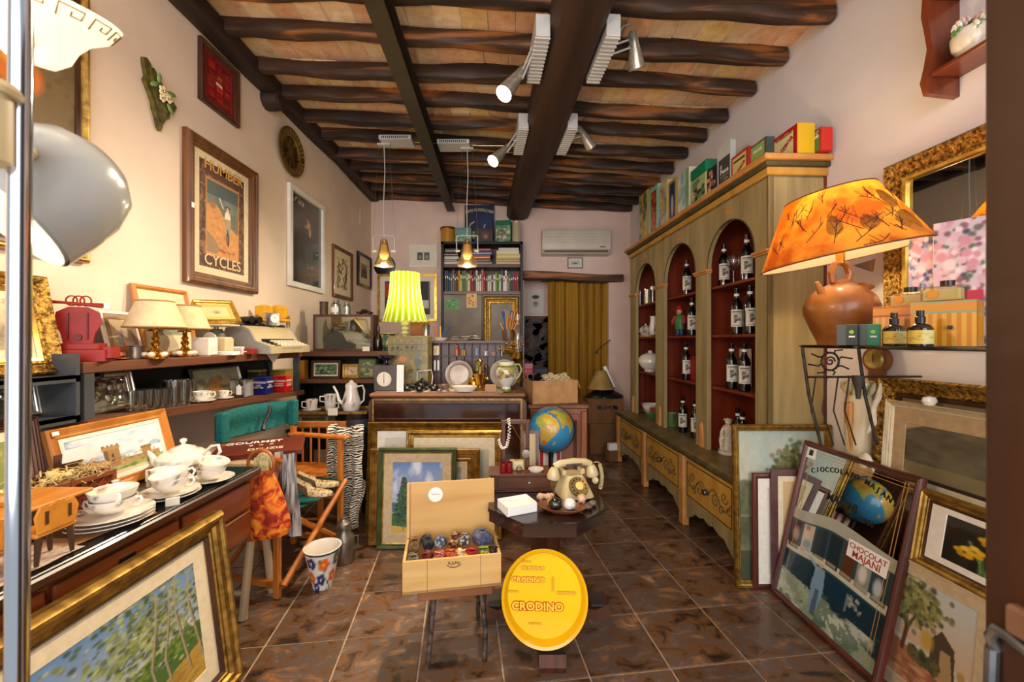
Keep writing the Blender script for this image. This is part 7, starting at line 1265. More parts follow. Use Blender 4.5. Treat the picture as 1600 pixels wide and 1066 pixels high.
MB().cyl((0, 0, .34), (0, 0, .43), .016, n=14).ob('socket', MATS['brass'], t); MB().sph((0, 0, .47), .034).ob('bulb', MATS['lamp_bulb'], t)
m_, nt_, b_ = new_mat('leaf_parchment'); N = nt_.nodes; L = nt_.links; tc = N.new('ShaderNodeTexCoord'); nz = N.new('ShaderNodeTexNoise'); nz.inputs['Scale'].default_value = 9; nz.inputs['Detail'].default_value = 3
rp = N.new('ShaderNodeValToRGB'); rp.color_ramp.elements[0].position = .4; rp.color_ramp.elements[1].position = .62; rp.color_ramp.elements[0].color = (*lin('#b4590e'), 1); rp.color_ramp.elements[1].color = (*lin('#e09a30'), 1); L.new(tc.outputs['Object'], nz.inputs['Vector']); L.new(nz.outputs[0], rp.inputs[0]); L.new(rp.outputs[0], b_.inputs['Base Color'])
tr = N.new('ShaderNodeBsdfTranslucent'); L.new(rp.outputs[0], tr.inputs[0]); mx = N.new('ShaderNodeMixShader'); mx.inputs[0].default_value = .5; L.new(b_.outputs[0], mx.inputs[1]); L.new(tr.outputs[0], mx.inputs[2]); L.new(mx.outputs[0], N['Material Output'].inputs[0]); b_.inputs['Roughness'].default_value = .7; MATS['leaf_parchment'] = m_
tilt = Matrix.Translation((0, 0, .365)) @ Matrix.Rotation(R(-9.5), 4, 'Y') @ Matrix.Rotation(R(-3), 4, 'X'); rb, rt, hs = .285, .155, .265
lin_, ln_, lb_ = new_mat('shade_lining'); lt_ = ln_.nodes.new('ShaderNodeBsdfTranslucent'); lt_.inputs[0].default_value = (*lin('#fff2d8'), 1); lx_ = ln_.nodes.new('ShaderNodeMixShader'); lx_.inputs[0].default_value = .6; lb_.inputs['Base Color'].default_value = (*lin('#f6ead0'), 1); ln_.links.new(lb_.outputs[0], lx_.inputs[1]); ln_.links.new(lt_.outputs[0], lx_.inputs[2]); ln_.links.new(lx_.outputs[0], ln_.nodes['Material Output'].inputs[0])
sh_ = MB().lathe([(rb, 0), (rb-(rb-rt)*.5, hs*.52), (rt, hs)], 64, m=tilt, cap=False).ob('leaf_shade', m_, t); MB().lathe([(rb-.003, .001), (rt-.003, hs-.001)], 48, m=tilt, cap=False).ob('shade_lining', lin_, sh_)
for rr_, zz in ((rb, 0), (rt, hs)): MB().tube([tilt @ Vector((rr_*math.cos(k*2*PI/48), rr_*math.sin(k*2*PI/48), zz)) for k in range(48)], .003, 6, True).ob('shade_rim', M('rim_brown', '#5a3412', None, .7), sh_)
r = random.Random(12); M('pressed_leaf', '#4a2208', None, .8); M('pressed_leaf2', '#c07020', None, .8)
def onsh(a, v, e=.0015): rr_ = rb+(rt-rb)*v+e; return tilt @ Vector((rr_*math.cos(a), rr_*math.sin(a), hs*v))
for k in range(40):
    a0, v0 = R(r.uniform(-190, 10)), r.uniform(.08, .85); da, dv = r.uniform(-.35, .35), r.uniform(-.3, .3); m = MB().tube([onsh(a0+da*q, min(.97, max(.03, v0+dv*q))) for q in np.linspace(0, 1, 7)], .0016, 4)
    for j in range(4): q = .25+.18*j; m.tube([onsh(a0+da*q, min(.97, max(.03, v0+dv*q))), onsh(a0+da*q+r.uniform(-.12, .12), min(.97, max(.03, v0+dv*q+r.uniform(.04, .16))))], .0011, 4)
    m.ob('leaf_vein', MATS['pressed_leaf'], sh_)
for k in range(9):
    a0, v0 = R(r.uniform(-180, 0)), r.uniform(.15, .8); w_, h_ = r.uniform(.12, .24), r.uniform(.1, .2); rot_ = r.random()*3; m = MB(); n_ = 14; cc = []
    for j in range(n_): q = j*2*PI/n_; x_, y_ = math.cos(q)*w_, math.sin(q)*h_*(1-.3*math.cos(q)); cc.append(onsh(a0+x_*math.cos(rot_)-y_*math.sin(rot_)*.8, min(.98, max(.02, v0+x_*math.sin(rot_)*.8+y_*math.cos(rot_))), .001))
    m.add([onsh(a0, v0, .001)]+cc, [(0, j+1, (j+1) % n_+1) for j in range(n_)]).ob('pressed_leaf', MATS['pressed_leaf2'], sh_)
pl = bpy.data.lights.new('pitcher_lamp_light', 'POINT'); pl.energy = 9; pl.color = (1, .78, .45); pl.shadow_soft_size = .03; po = bpy.data.objects.new('pitcher_lamp_light', pl); COL.objects.link(po); po.parent = t; po.location = (0, 0, .55)
t = T('clay_house', 'little clay house ornament behind the terracotta pitcher', 'ornament', (X(1366, 1.86), 1.86, ZK), R(20)); MB().lathe([(0, 0), (.05, 0), (.052, .09), (.04, .12), (.02, .135), (0, .14)], 16).ob('tower', MATS['terracotta'], t); MB().bx(.03, .1, -.035, .035, 0, .09, .003).ob('house', MATS['terracotta'], t); MB().prism([(.02, .09), (.115, .09), (.066, .13)], -.04, .04).ob('roof', M('clay_light', '#b88a58', None, .7), t)
MB().prism([(0, 0), (.1, .03), (.09, -.03)], -.01, .0).ob('wood_wedge', MATS['frame_brown'], None, (X(1332, 1.93), 1.93, Z(415, 1.93)), (0, 0, RROT*.0), label='brown wooden wedge hanging on the wall beside the pitcher lamp', cat='wedge')
# cosmetics on the console
def kk(px, Y, z=ZK): return (X(px, Y), Y, z)
for (px, Y, c1, lb) in ((1326, 1.53, '#1c302c', 'small dark green cosmetic box in front of the pitcher'), (1359, 1.5, '#0a7a5c', 'small bright green cosmetic box beside the orange box')):
    t = boxm('cosmetic_box', lb, 'box', kk(px, Y), .062, .05, .078, M('bx'+c1, c1, None, .4), R(-48), .002); MB().bx(-.031, -.004, -.0262, -.0255, .001, .077).ob('grey_panel', M('box_slate', '#4a5450', None, .5), t); MB().lathe([(.001, 0), (.007, 0), (.001, .0005)], 14, m=Matrix.Translation((.012, -.0256, .05)) @ Matrix.Rotation(PI/2, 4, 'X')).ob('emblem', M('lime_print', '#a8b82c', None, .5), t); MB().bx(.004, .022, -.0262, -.0255, .03, .036).ob('lettering_strip', MATS['white_print'], t)
def stripes(c1, c2, top, n=7): q = CV(56, 40, c1); [q.rect(k/n, 0, (k+.5)/n, .72, c2) for k in range(n)]; q.rect(0, .72, 1, .78, top); q.rect(0, .78, 1, .94, '#d0841c'); q.rect(0, .94, 1, 1, top); return q
t = tin('gift_box', 'orange striped gift box with red edging on the console', 'box', kk(1404, 1.46), .12, .09, .14, M('bx_or', '#d0841c', None, .5), R(-56), art=stripes('#d8a860', '#d08a24', '#b8301c'), faces='fr', b=.001); MB().cb((.03, -.0512, .05), (.012, .001, .012)).ob('emblem', MATS['black_plastic'], t)
t = tin('gift_box', 'larger orange striped gift box with green edging on the console', 'box', kk(1478, 1.33), .15, .09, .145, M('bx_or2', '#c8841c', None, .5), R(-58), art=stripes('#d8a030', '#c87814', '#7a9a78'), faces='fr', b=.001); MB().cb((.02, -.0562, .06), (.012, .001, .012)).ob('emblem', MATS['black_plastic'], t)
b1 = T('serum_bottle', 'left amber serum bottle with black cap in front of gift boxes', 'bottle', kk(1397, 1.375), R(-30)); M('amber_dark', '#1c0c06', None, .1, coat=.6)
MB().lathe([(0, 0), (.029, 0), (.03, .004), (.03, .056), (.024, .066), (.011, .072), (.011, .082), (0, .082)], 22).ob('bottle', MATS['amber_dark'], b1); MB().lathe([(.0125, .074), (.0125, .092), (.0095, .094), (.0095, .112), (0, .113)], 16).ob('cap', MATS['black_plastic'], b1)
c = CV(20, 14, '#cdbf7a'); c.rect(0, 0, .5, 1, '#d0b048'); c.dabs(14, lambda r: (.1+.8*r.random(), .2+.6*r.random()), .06, .04, ['#8a7a3a', '#a8923c'], 2)
lm = MB().surf(lambda u, v: (.0305*math.cos(R(-165)+u*R(150)), .0305*math.sin(R(-165)+u*R(150)), .008+.042*v), 19, 13); lm.col = [c.samp(i/19, j/13) for j in range(14) for i in range(20)]; lm.ob('label', MATS['pigment'], b1)
dup(b1, kk(1438, 1.27), R(-38), 'right amber serum bottle with black cap in front of gift boxes')
for (px, Y, z, rz, lb, w) in ((1417, 1.47, ZK+.141, R(-56), 'square perfume flask with black cap on the smaller gift box', .09), (1474, 1.34, ZK+.146, R(-58), 'square perfume flask with black cap on the larger gift box', .1)):
    t = T('perfume_flask', lb, 'perfume bottle', kk(px, Y, z), rz); MB().bx(-w/2, w/2, -.025, .025, 0, .05, .006).ob('flask', GL('perfume_glass', '#f4f0dc', .03, .06), t); MB().bx(-w/2+.006, w/2-.006, -.02, .02, .004, .04).ob('perfume', M('perfume_fill', '#cdbf7c', None, .15), t); MB().cyl((.01, 0, .05), (.01, 0, .068), .018, n=18).ob('cap', MATS['black_plastic'], t); MB().lathe([(.001, 0), (.014, 0), (.001, .0006)], 16, m=Matrix.Translation((-w*.2, -.0255, .026)) @ Matrix.Rotation(PI/2, 4, 'X')).ob('sun_emblem', M('sun_print', '#d08a1c', None, .5), t)
def flor(seed, cols, bg, patch): q = CV(40, 110, bg).dabs(260, lambda r: (r.random(), r.random()), .07, .022, cols, seed); q.dabs(26, lambda r: (r.random(), .5+.5*r.random()), .1, .035, ['#d8b0b8', '#c88a98', '#e0c8c8'], seed+1); q.rect(.08, .22, .92, .44, patch); return q
t = tin('floral_box', 'tall violet floral box with dusty red label on the console', 'box', kk(1449, 1.52), .09, .06, .43, M('bx_fl', '#8a8aa8', None, .5), R(-58), art=flor(3, ['#4a4a7a', '#7a7aa0', '#5a6a5a', '#c8b8c8', '#e0d8d8'], '#b0a8b8', '#a04048'), faces='fr', b=.001, pm=MATS['pigment'])
t = tin('floral_box', 'tall pink floral box with coral label on the console', 'box', kk(1504, 1.44), .13, .08, .44, M('bx_fl2', '#c8a8b0', None, .5), R(-58), art=flor(7, ['#5a6a5a', '#c8a0b0', '#8a5a6a', '#e0d0d0', '#d8a8b8', '#4a4a5a'], '#c8b8c0', '#c83c50'), faces='fr', b=.001, pm=MATS['pigment'])
t = T('banjo_barometer', 'wooden banjo barometer with round brass dial behind the console', 'barometer', (RX(1.98)-.002, 1.98, Z(562, 1.98)), RROT); wood('baro', '#6a3a18', '#8a5024'); 
MB().prism([(.062*math.cos(a)*(1.05), .062*math.sin(a)) for a in np.linspace(R(-60), R(240), 24)]+[(-.034, -.08), (-.03, -.14), (.03, -.14), (.034, -.08)], -.03, 0).prism([(-.04, .05), (.04, .05), (.05, .13), (.03, .2), (-.03, .2), (-.05, .13)], -.028, 0).ob('case', MATS['baro'], t); MB().lathe([(.001, .006), (.036, .006), (.044, .01), (.048, 0), (.001, 0)], 28, m=Matrix.Translation((0, -.03, 0)) @ Matrix.Rotation(PI/2, 4, 'X')).ob('dial', M('dial_brass', '#b89a50', '#8a6e30', .35, .3, scale=20), t); MB().cb((0, -.038, .008), (.003, .001, .04)).ob('needle', MATS['black_plastic'], t)
# ================================================================ pictures stacked on the floor at the right
c = CV(90, 130, '#c2b89c'); c.grad('#c8b890', '#aab4a8', .45, 1); c.put(np.clip((c.ns(4, 2)-.45)*3, 0, 1)*(c.v > .5)*.6, '#9cb0b0'); c.put((c.v < .5)*.8, '#6a6a48'); c.put((c.v < .42)*np.clip(c.ns(6, 8)*1.3, 0, 1), '#3c4428'); c.put((c.v < .2)*.8, '#2c3420'); c.ell(.35, .2, .3, .1, '#5a6a34', .6, .8)
c.line([(.62, .45), (.63, .65), (.6, .8)], .012, '#4a3a24'); c.dabs(240, lambda r: (.62+.1*r.normal(), .76+.06*r.normal()), .03, .016, ['#4a5a30', '#6a6a38', '#3c4a28', '#7a7044'], 3, .8); c.dabs(200, lambda r: (.62+.22*r.normal(), .58+.035*r.normal()), .03, .016, ['#3c4a2c', '#52603a', '#2c3824'], 5, .8); c.dabs(160, lambda r: (.15*r.random(), .45+.2*r.random()), .03, .02, ['#4a5234', '#6a6a4c'], 6, .6); c.grain(.15)
xa, xb = 1.225, 1.772; pic('landscape_painting', 'gilt-framed landscape with slender trees leaning on the painted cabinet', 'painting', ((xa+xb)/2, 2.245, .0), 0, xb-xa, .885, .035, .03, MATS['gold_dull'], c, lean=R(2.2), prof='step', pname='painting')
c = CV(20, 30, '#d8d0c0'); c.rect(.3, 0, .7, .7, '#b0824a')
pic('standing_frame', 'mahogany frame with white mat wedged beside the tall landscape', 'picture', (1.455, 2.222, .0), 0, .29, .63, .03, .014, MATS['frame_mahogany'], c, mw=.05, mmat=MATS['mat_white'], lean=R(.8), prof='round')
c = CV(20, 30, '#c8a878'); pic('standing_frame', 'violet-brown frame with cream mat just left of the mirror', 'picture', (1.50, 2.205, .0), 0, .2, .655, .035, .013, M('frame_violet', '#4a2c2c', '#5e3c3c', .4, scale=12), c, mw=.03, mmat=MATS['mat_cream'], lean=R(.8), prof='flat')
# advertising mirror
ma = T('advertising_mirror', 'tilted advertising mirror with printed cafe scene in mahogany frame', 'mirror', (1.418, 1.885, .0), RROT-R(1), rx=R(-13)); W_, H_ = .62, .835
MB().rings(W_, H_, PROF['round'](.03, .028)).ob('frame', MATS['frame_mahogany'], ma); MB().bx(-W_/2+.005, W_/2-.005, -.006, 0, .005, H_-.005).ob('backing', MATS['backing'], ma); MB().bx(-W_/2+.02, W_/2-.02, -.012, -.007, .02, H_-.02).ob('mirror_glass', MATS['mirror'], ma)
c = CV(120, 100, '#0c2a38'); c.put(c.ns(5, 3)*.7, '#103a4c'); c.rect(0, .5, 1, 1, '#2a4a50'); c.rect(0, .52, 1, .6, '#c8c4b0')
c.rect(0, .88, 1, 1, '#a8a898'); 
for k in range(7): u = .02+k*.14; c.rect(u, .56, u+.115, .86, ['#4a3028', '#c8b8a8', '#24343c', '#1a2c34', '#5a3420', '#8a8a80', '#30424a'][k]); c.rect(u+.01, .57, u+.105, .6, '#b8a888', .6)
c.ell(.2, .72, .05, .12, '#d8c0a0', .9, .5); c.ell(.2, .83, .035, .04, '#a8643c', .9, .5); c.ell(.22, .66, .06, .06, '#7a9aa8', .9, .5); c.ell(.08, .72, .05, .1, '#c8b0a0', .7, .6); c.ell(.77, .7, .045, .1, '#d8d4cc', .9, .5); c.ell(.9, .68, .045, .1, '#c8ccd0', .8, .5)
c.poly([(0, 0), (1, 0), (1, .12), (.7, .2), (.3, .26), (0, .3)], '#8a9a80'); c.put((c.v < .26)*np.clip((c.ns(8, 5)-.4)*4, 0, 1)*.8, '#c8d0b8'); c.put((c.v < .3)*(c.ns(10, 7) > .58)*.7, '#3c5a4a')
c.poly([(.36, .5), (.46, .5), (.48, .3), (.44, .06), (.38, .06), (.35, .3)], '#7a9ab0'); c.ell(.41, .54, .035, .045, '#c8a888', 1, .4); c.line([(.38, .48), (.3, .54), (.24, .6)], .018, '#8aa8b8'); c.line([(.22, .58), (.44, .55)], .014, '#c8d0b0'); c.poly([(.4, .3), (.44, .3), (.44, .05), (.39, .05)], '#2c3c4c', .7); c.dabs(24, lambda r: (.7+.12*r.random(), .36+.1*r.random()), .012, .016, ['#9aa08a', '#6a7a7a'], 3); c.rect(.68, .3, .7, .46, '#8a9a90', .6)
mb = MB(); w_, h_ = W_-.06, .50; nx, nz_ = c.w, c.h
topf = lambda u: 1-.1*(math.cos(u*PI)**2)*(1 if u < .5 else .4)-.04*u
mb.v = [Vector((-w_/2+w_*i/(nx-1), -.0126, .03+h_*(j/(nz_-1))*topf(i/(nx-1)))) for j in range(nz_) for i in range(nx)]; mb.f = [(j*nx+i, j*nx+i+1, (j+1)*nx+i+1, (j+1)*nx+i) for j in range(nz_-1) for i in range(nx-1)]; mb.col = c.a.reshape(-1, 3); mb.ob('printed_scene', MATS['pigment_gloss'], ma)
MB().bx(.06, .25, -.0134, -.0127, .40, .475).ob('sign_panel', MATS['white_card'], ma); M('red_ink', '#a83a30', None, .6); text('CHOCOLAT', .032, MATS['red_ink'], ma, (.155, -.0142, .452), off=.01); text('MAJANI', .042, MATS['red_ink'], ma, (.155, -.0142, .421), off=.01, sx=.95)
M('black_ink', '#14100c', None, .5)
for k, ch in enumerate('CIOCCOLATO MAJANI'): a = (k-8)/8; text(ch, .034, MATS['black_ink'], ma, (a*.22, -.0135, .745-.05*a*a), rot=(PI/2, a*.3, 0), off=.012)
text('MAJANI', .05, MATS['black_ink'], ma, (-.02, -.0135, .605), off=.02); text('2006', .035, MATS['black_ink'], ma, (.12, -.0135, .575))
for z in (.775, .79): MB().bx(-.26, .26, -.0132, -.0126, z, z+.002).ob('gold_rule', MATS['gold_print'], ma)
for x in (.24, .255, -.25): MB().bx(x, x+.002, -.0132, -.0126, .05, .8).ob('gold_rule', MATS['gold_print'], ma)
MB().bx(-W_/2+.025, -W_/2+.085, -.0145, -.0126, H_-.085, H_-.03).ob('corner_ornament', MATS['white_card'], ma); MB().bx(-W_/2+.045, -W_/2+.07, -.016, -.0146, H_-.07, H_-.04).ob('corner_square', MATS['black_plastic'], ma)
# large gilt frame and rope-edged picture leaning at the wall
pic('large_gilt_frame', 'large dark gilt frame leaning on the right wall under the console', 'frame', (1.695, 1.50, 0), RROT, .83, 1.185, .07, .05, MATS['gold_carved'], CV(8, 8, '#8a7458'), lean=R(4.2), prof='scoop', inner=(.015, MATS['oak_dark']))
c = CV(90, 60, '#b0906a'); c.ell(.6, .5, .75, .62, '#4a4030', 1, .04); c.put((np.hypot((c.u-.6)/.75, (c.v-.5)/.62) < .97)*np.clip((c.ns(5, 4)-.35)*2.4, 0, 1), '#6a6048'); c.put((c.v < .3)*(np.hypot((c.u-.6)/.75, (c.v-.5)/.62) < .97)*.6, '#8a7a50'); c.put((c.v < .07)*1.0, '#2c2018')
t = pic('rope_edged_picture', 'cream rope-edged picture of a brown landscape behind the iris print', 'picture', (1.642, 1.46, .0), RROT, .74, 1.09, .028, .03, MATS['mat_cream'], c, mw=.05, mw2=.06, mmat=M('mat_tan', '#b99c74', '#ad9068', .9, scale=40), lean=R(4.2), prof='ridge')
o = t.children[[x.name.split('.')[0] for x in t.children].index('picture')]; o.scale = (1, 1, .25); o.location.z = .755
MB().bx(-.31, .31, -.008, -.006, .09, .775).ob('lower_mat', MATS['mat_cream'], t)
MB().lathe([(0, 0), (.02, .004), (.03, .02), (.024, .036), (0, .042)], 16, sy=.6).ob('porcelain_shell', MATS['porcelain'], None, (X(1472, 1.62), 1.62, Z(640, 1.62)), label='white porcelain shell hanging on the large gilt frame', cat='shell')
bpy.data.objects['porcelain_shell'].location = (1.70, 1.66, 1.085)
r = random.Random(1); MB().tube([(1.655, 1.83, 1.16), (1.65, 1.835, 1.1), (1.642, 1.85, 1.05), (1.635, 1.845, .98), (1.62, 1.86, .93)], [.004, .012, .01, .013, .006], 7).ob('silk_ribbon', M('ribbon', '#e0d4bc', '#cfc0a2', .5, scale=20), None, label='white silk ribbon hanging from the gilt frame corner', cat='ribbon')
t = T('white_glove', 'crumpled white glove tucked at the gilt frame corner', 'glove', (1.60, 1.845, .80), RROT); m = MB().sph((0, 0, 0), (.035, .018, .045), 12, 8)
for k in range(4): m.tube([(-.02+.014*k, -.005, -.03), (-.024+.016*k, -.012, -.065), (-.022+.015*k, -.008, -.09+.006*abs(k-1.5))], [.009, .008, .006], 7)
m.tube([(.03, 0, .01), (.05, -.01, -.01), (.055, -.01, -.03)], [.01, .009, .006], 7).ob('glove', MATS['ribbon'], t)
t = T('tall_vase', 'tall cream column vase with green decorated collar', 'vase', (1.69, 1.985, .0)); MB().lathe([(0, 0), (.055, 0), (.06, .02), (.05, .3), (.055, .8), (.06, 1.05), (.05, 1.09), (0, 1.09)], 24).ob('body', M('cream_ceramic', '#d6c8a6', '#cbbb96', .35, scale=6), t); MB().lathe([(.056, 1.09), (.072, 1.12), (.07, 1.15), (.058, 1.155), (.05, 1.1)], 24).paint(speck('#d6c8a6', ['#5a6a3c', '#8a8a4c', '#4a5a34'], 1.08, 1.16, .4, .014)).ob('collar', MATS['glaze'], t)
MB().tube([(1.49, 1.79, .87), (1.485, 1.79, .95), (1.48, 1.79, 1.0)], [.006, .008, .012], 8).cyl((1.48, 1.79, .99), (1.478, 1.79, 1.08), .016, .018, 10).tube([(1.478, 1.79, 1.07), (1.476, 1.79, 1.2)], .002, 5).ob('hanging_brush', MATS['frame_orange'], None, label='ochre brush hanging from the iron console rail', cat='brush')
# iris print on a plinth, tree print in front of it
boxm('plinth_box', 'plain wooden box hidden behind the tree picture', 'box', (1.585, 1.33, 0), .5, .07, .49, MATS['plank_x'], RROT, .003)
c = CV(70, 84, '#181410'); c.put(np.clip((c.ns(3, 3)-.4)*2, 0, 1)*.5, '#34261c')
for (u0, v0, u1, v1) in ((.5, .05, .3, .6), (.52, .05, .75, .45), (.5, .02, .62, .65), (.45, .05, .42, .5)): c.line([(u0, v0), ((u0+u1)/2+.02, (v0+v1)/2), (u1, v1)], .035, '#3c5c30'); c.line([(u0, v0), (u1, v1)], .01, '#6a8a4c')
for (u, v) in ((.36, .42), (.66, .66), (.5, .72), (.26, .34)):
    for (du, dv, q) in ((-.07, .02, '#c8960c'), (.07, .03, '#d8a81c'), (0, .08, '#e0b83c'), (-.03, -.05, '#b8840c'), (.05, -.05, '#d09c14')): c.ell(u+du, v+dv, .065, .06, q, 1, .4)
pic('iris_print', 'gold-framed print of yellow irises on black', 'picture', (1.57, 1.36, .491), RROT, .46, .292, .038, .025, MATS['gold_leaf'], c, mw=.05, mw2=.02, mmat=MATS['mat_white'], lean=R(10), prof='step', inner=(.008, MATS['oak_dark']), amat=MATS['pigment_gloss'])
c = CV(110, 90, '#c8c0ac'); c.grad('#c8a888', '#b8bcb8', .4, 1); c.poly([(0, 0), (1, 0), (1, .16), (.5, .3), (0, .38)], '#a86a48'); c.dabs(80, lambda r: (r.random(), .02+.25*r.random()), .06, .02, ['#b8784c', '#8a5438', '#c89468'], 2, .7); c.line([(.22, .3), (.26, .5), (.2, .7)], .035, '#5a3c28'); c.line([(.26, .5), (.36, .66)], .02, '#5a3c28')
c.dabs(420, lambda r: (.3+.17*r.normal(), .78+.1*r.normal()), .03, .026, ['#5a5c30', '#7a7440', '#8a8a50', '#3c4224', '#a09a5c'], 3, .9); c.poly([(.55, .55), (.66, .66), (.8, .56), (.82, .28), (.55, .24)], '#4a3c2c'); c.poly([(.66, .5), (.76, .5), (.8, .26), (.64, .24)], '#a88a5c'); c.ell(.5, .5, .1, .12, '#b8942c', .9, .5); c.dabs(60, lambda r: (.3+.35*r.random(), .26+.1*r.random()), .03, .03, ['#4a4a28', '#34381f', '#6a5a30'], 6); c.ell(.88, .38, .06, .06, '#a88430', .9, .5)
pic('tree_house_print', 'matted print of a tree and cottage leaning low at the right', 'picture', (1.503, 1.495, .0), RROT, .41, .505, .006, .012, MATS['mat_beige'], c, mw=.05, mw2=.045, mmat=MATS['mat_beige'], lean=R(5.5), prof='flat', inner=(.001, MATS['mat_beige']))
# ================================================================ pictures leaning on the sideboard
c = CV(60, 50, '#cfc6b0'); c.grad('#a89a80', '#d8d0c0'); c.put((c.ns(5, 3) > .55)*.5, '#8a8474'); c.rect(0, .55, 1, 1, '#d4ccbc', .6)  # pale upper band paints the whitish glass reflection into the art
pic('gilt_framed_picture', 'wide gilt-framed pale picture hindmost against the sideboard', 'picture', (X(681, 2.86), 2.855, 0), 0, .965, .775, .062, .045, MATS['gold_dull'], c, mw=.05, mmat=MATS['mat_white'], lean=R(4), prof='ridge', amat=VC('pigment_glazed', .25, 1.0))
c = CV(90, 90, '#a8a488'); c.grad('#8a8468', '#b4b49c', .3, 1); c.poly([(0, .3), (.3, .36), (.6, .32), (1, .38), (1, 0), (0, 0)], '#6a6448'); c.rect(.76, .3, .8, .62, '#5a4c3c'); c.rect(.83, .3, .9, .56, '#5e5040'); c.rect(.6, .3, .66, .5, '#6a5a48'); c.poly([(.5, .3), (.6, .42), (.72, .34), (.72, .2), (.5, .2)], '#4a4038'); c.grain(.15)
pic('gilt_framed_landscape', 'bright gilt-framed landscape with cream mat behind the green frame', 'painting', (X(709, 2.79), 2.78, 0), 0, .66, .735, .05, .035, MATS['gold_leaf'], c, mw=.04, mw2=.085, mmat=MATS['mat_cream'], lean=R(4), prof='step', pname='painting')
c = CV(40, 40, '#8a8a88').grad('#6a6a5c', '#9a9c98'); c.put((c.ns(5, 3) > .55)*.4, '#5a5a4c')
pic('ridged_frame_picture', 'golden-brown ridged frame behind the green-framed spruce picture', 'picture', (X(664, 2.73), 2.715, 0), 0, .735, .625, .085, .035, M('frame_goldbrown', '#6e4a1c', '#a87a34', .4, .4, scale=20, bump=.15), c, mw=.04, mmat=MATS['mat_beige'], lean=R(4), prof='ridge')
c = CV(90, 130, '#7f98c0'); c.grad('#a8b8d0', '#5a78b0', .35, 1); c.put(np.clip((c.ns(4, 5)-.5)*4, 0, 1)*(c.v > .5)*.9, '#d8dce4'); c.rect(0, .3, 1, .42, '#4a6a8a'); c.rect(0, .38, 1, .44, '#3c5c5c', .7); c.poly([(0, 0), (1, 0), (1, .2), (.6, .16), (0, .28)], '#3c6a34'); c.poly([(0, .0), (.5, .0), (.45, .08), (0, .12)], '#c8a44c'); c.rect(.5, 0, 1, .1, '#b89a50', .5)
r0 = random.Random(3)
for k in range(22): v = .12+k*.03; w = .24*(1-k/23); c.dabs(24, lambda r: (.24+w*(2*r.random()-1), v+.02*r.random()), .03, .016, ['#1f4a30', '#2c5c38', '#18382a', '#3c7048'], k)
c.line([(.24, .05), (.24, .8)], .01, '#3a2c20'); c.dabs(60, lambda r: (.3+.7*r.random(), .18+.08*r.random()), .04, .02, ['#2c5a34', '#4a7a40'], 9)
pic('green_framed_picture', 'olive-green framed picture of a spruce by a blue lake', 'picture', (X(651, 2.66), 2.655, 0), 0, .515, .645, .032, .03, M('frame_olive', '#2e3a1c', '#46522a', .4, .2, scale=14), c, mw=.055, mmat=MATS['mat_beige'], lean=R(4.5), prof='step', amat=MATS['pigment_glazed'], inner=(.006, MATS['gold_bright']))
# ================================================================ wine crate of neckties on a low stool
t = T('low_stool', 'low wooden stool with rusty metal legs under the wine crate', 'stool', (-.27, 1.86, 0), R(9.8)); M('rusty', '#2a211c', '#6a5a50', .6, .5, scale=40, bump=.2)
MB().bx(-.15, .17, -.13, .13, .255, .296, .005).ob('seat', wood('stool_wood', '#7a4a26', '#96603a', 'x', .6, coat=0), t)
for sx in (-1, 1):
    for sy in (-1, 1): MB().tube([(sx*.1+.02, sy*.1, .26), (sx*.115+.02, sy*.14, .12), (sx*.118+.01, sy*.165, 0)], .0105, 9).ob('leg', MATS['rusty'], t)
wc = T('wine_crate', 'open pine wine crate with raised lid on the low stool', 'crate', (-.27, 1.838, .297), R(9.8)); a, b, h = .207, .115, .135
MB().bx(-a, a, -b, -b+.012, 0, h, .001).ob('front_board', MATS['pine'], wc); MB().bx(-a, a, b-.012, b, 0, h, .001).ob('back_board', MATS['pine'], wc); MB().bx(-a, a, -b, b, 0, .01).ob('bottom_board', MATS['pine'], wc)
for x in (-a, a-.012): MB().bx(x, x+.012, -b+.012, b-.012, 0, h, .001).ob('end_board', MATS['pine'], wc)
for x in (-a+.1, a-.09): MB().bx(x, x+.002, -b-.0006, -b+.001, 0, h).ob('joint_line', M('joint', '#8a6030', None, .8), wc)
lid = MB().bx(-a, a, -.009, 0, 0, .245, .001).ob('lid', wood('pine_lid', '#c0904c', '#d8ae6a', 'x', .5, scale=3), wc, (0, b, h), (R(-5), 0, 0)); MB().bx(-a, -a+.012, -.022, -.009, 0, .245).ob('lid_batten', MATS['pine'], lid)
MB().lathe([(.001, 0), (.034, 0), (.034, .001), (.001, .0012)], 28, m=Matrix.Translation((-.075, -.0092, .185)) @ Matrix.Rotation(PI/2, 4, 'X')).ob('round_sticker', MATS['white_card'], lid); text('delizioso', .011, MATS['pewter'], lid, (-.075, -.0112, .187), ext=.001)
text('R.JuNy', .018, MATS['ink'], wc, (.005, -b-.001, h*.84), off=.006); MB().tube([(.005+.03*math.cos(q), -b-.001, h*.84+.018*math.sin(q)) for q in np.linspace(R(200), R(340), 14)], .0014, 4).ob('stamp_arc', MATS['ink'], wc)
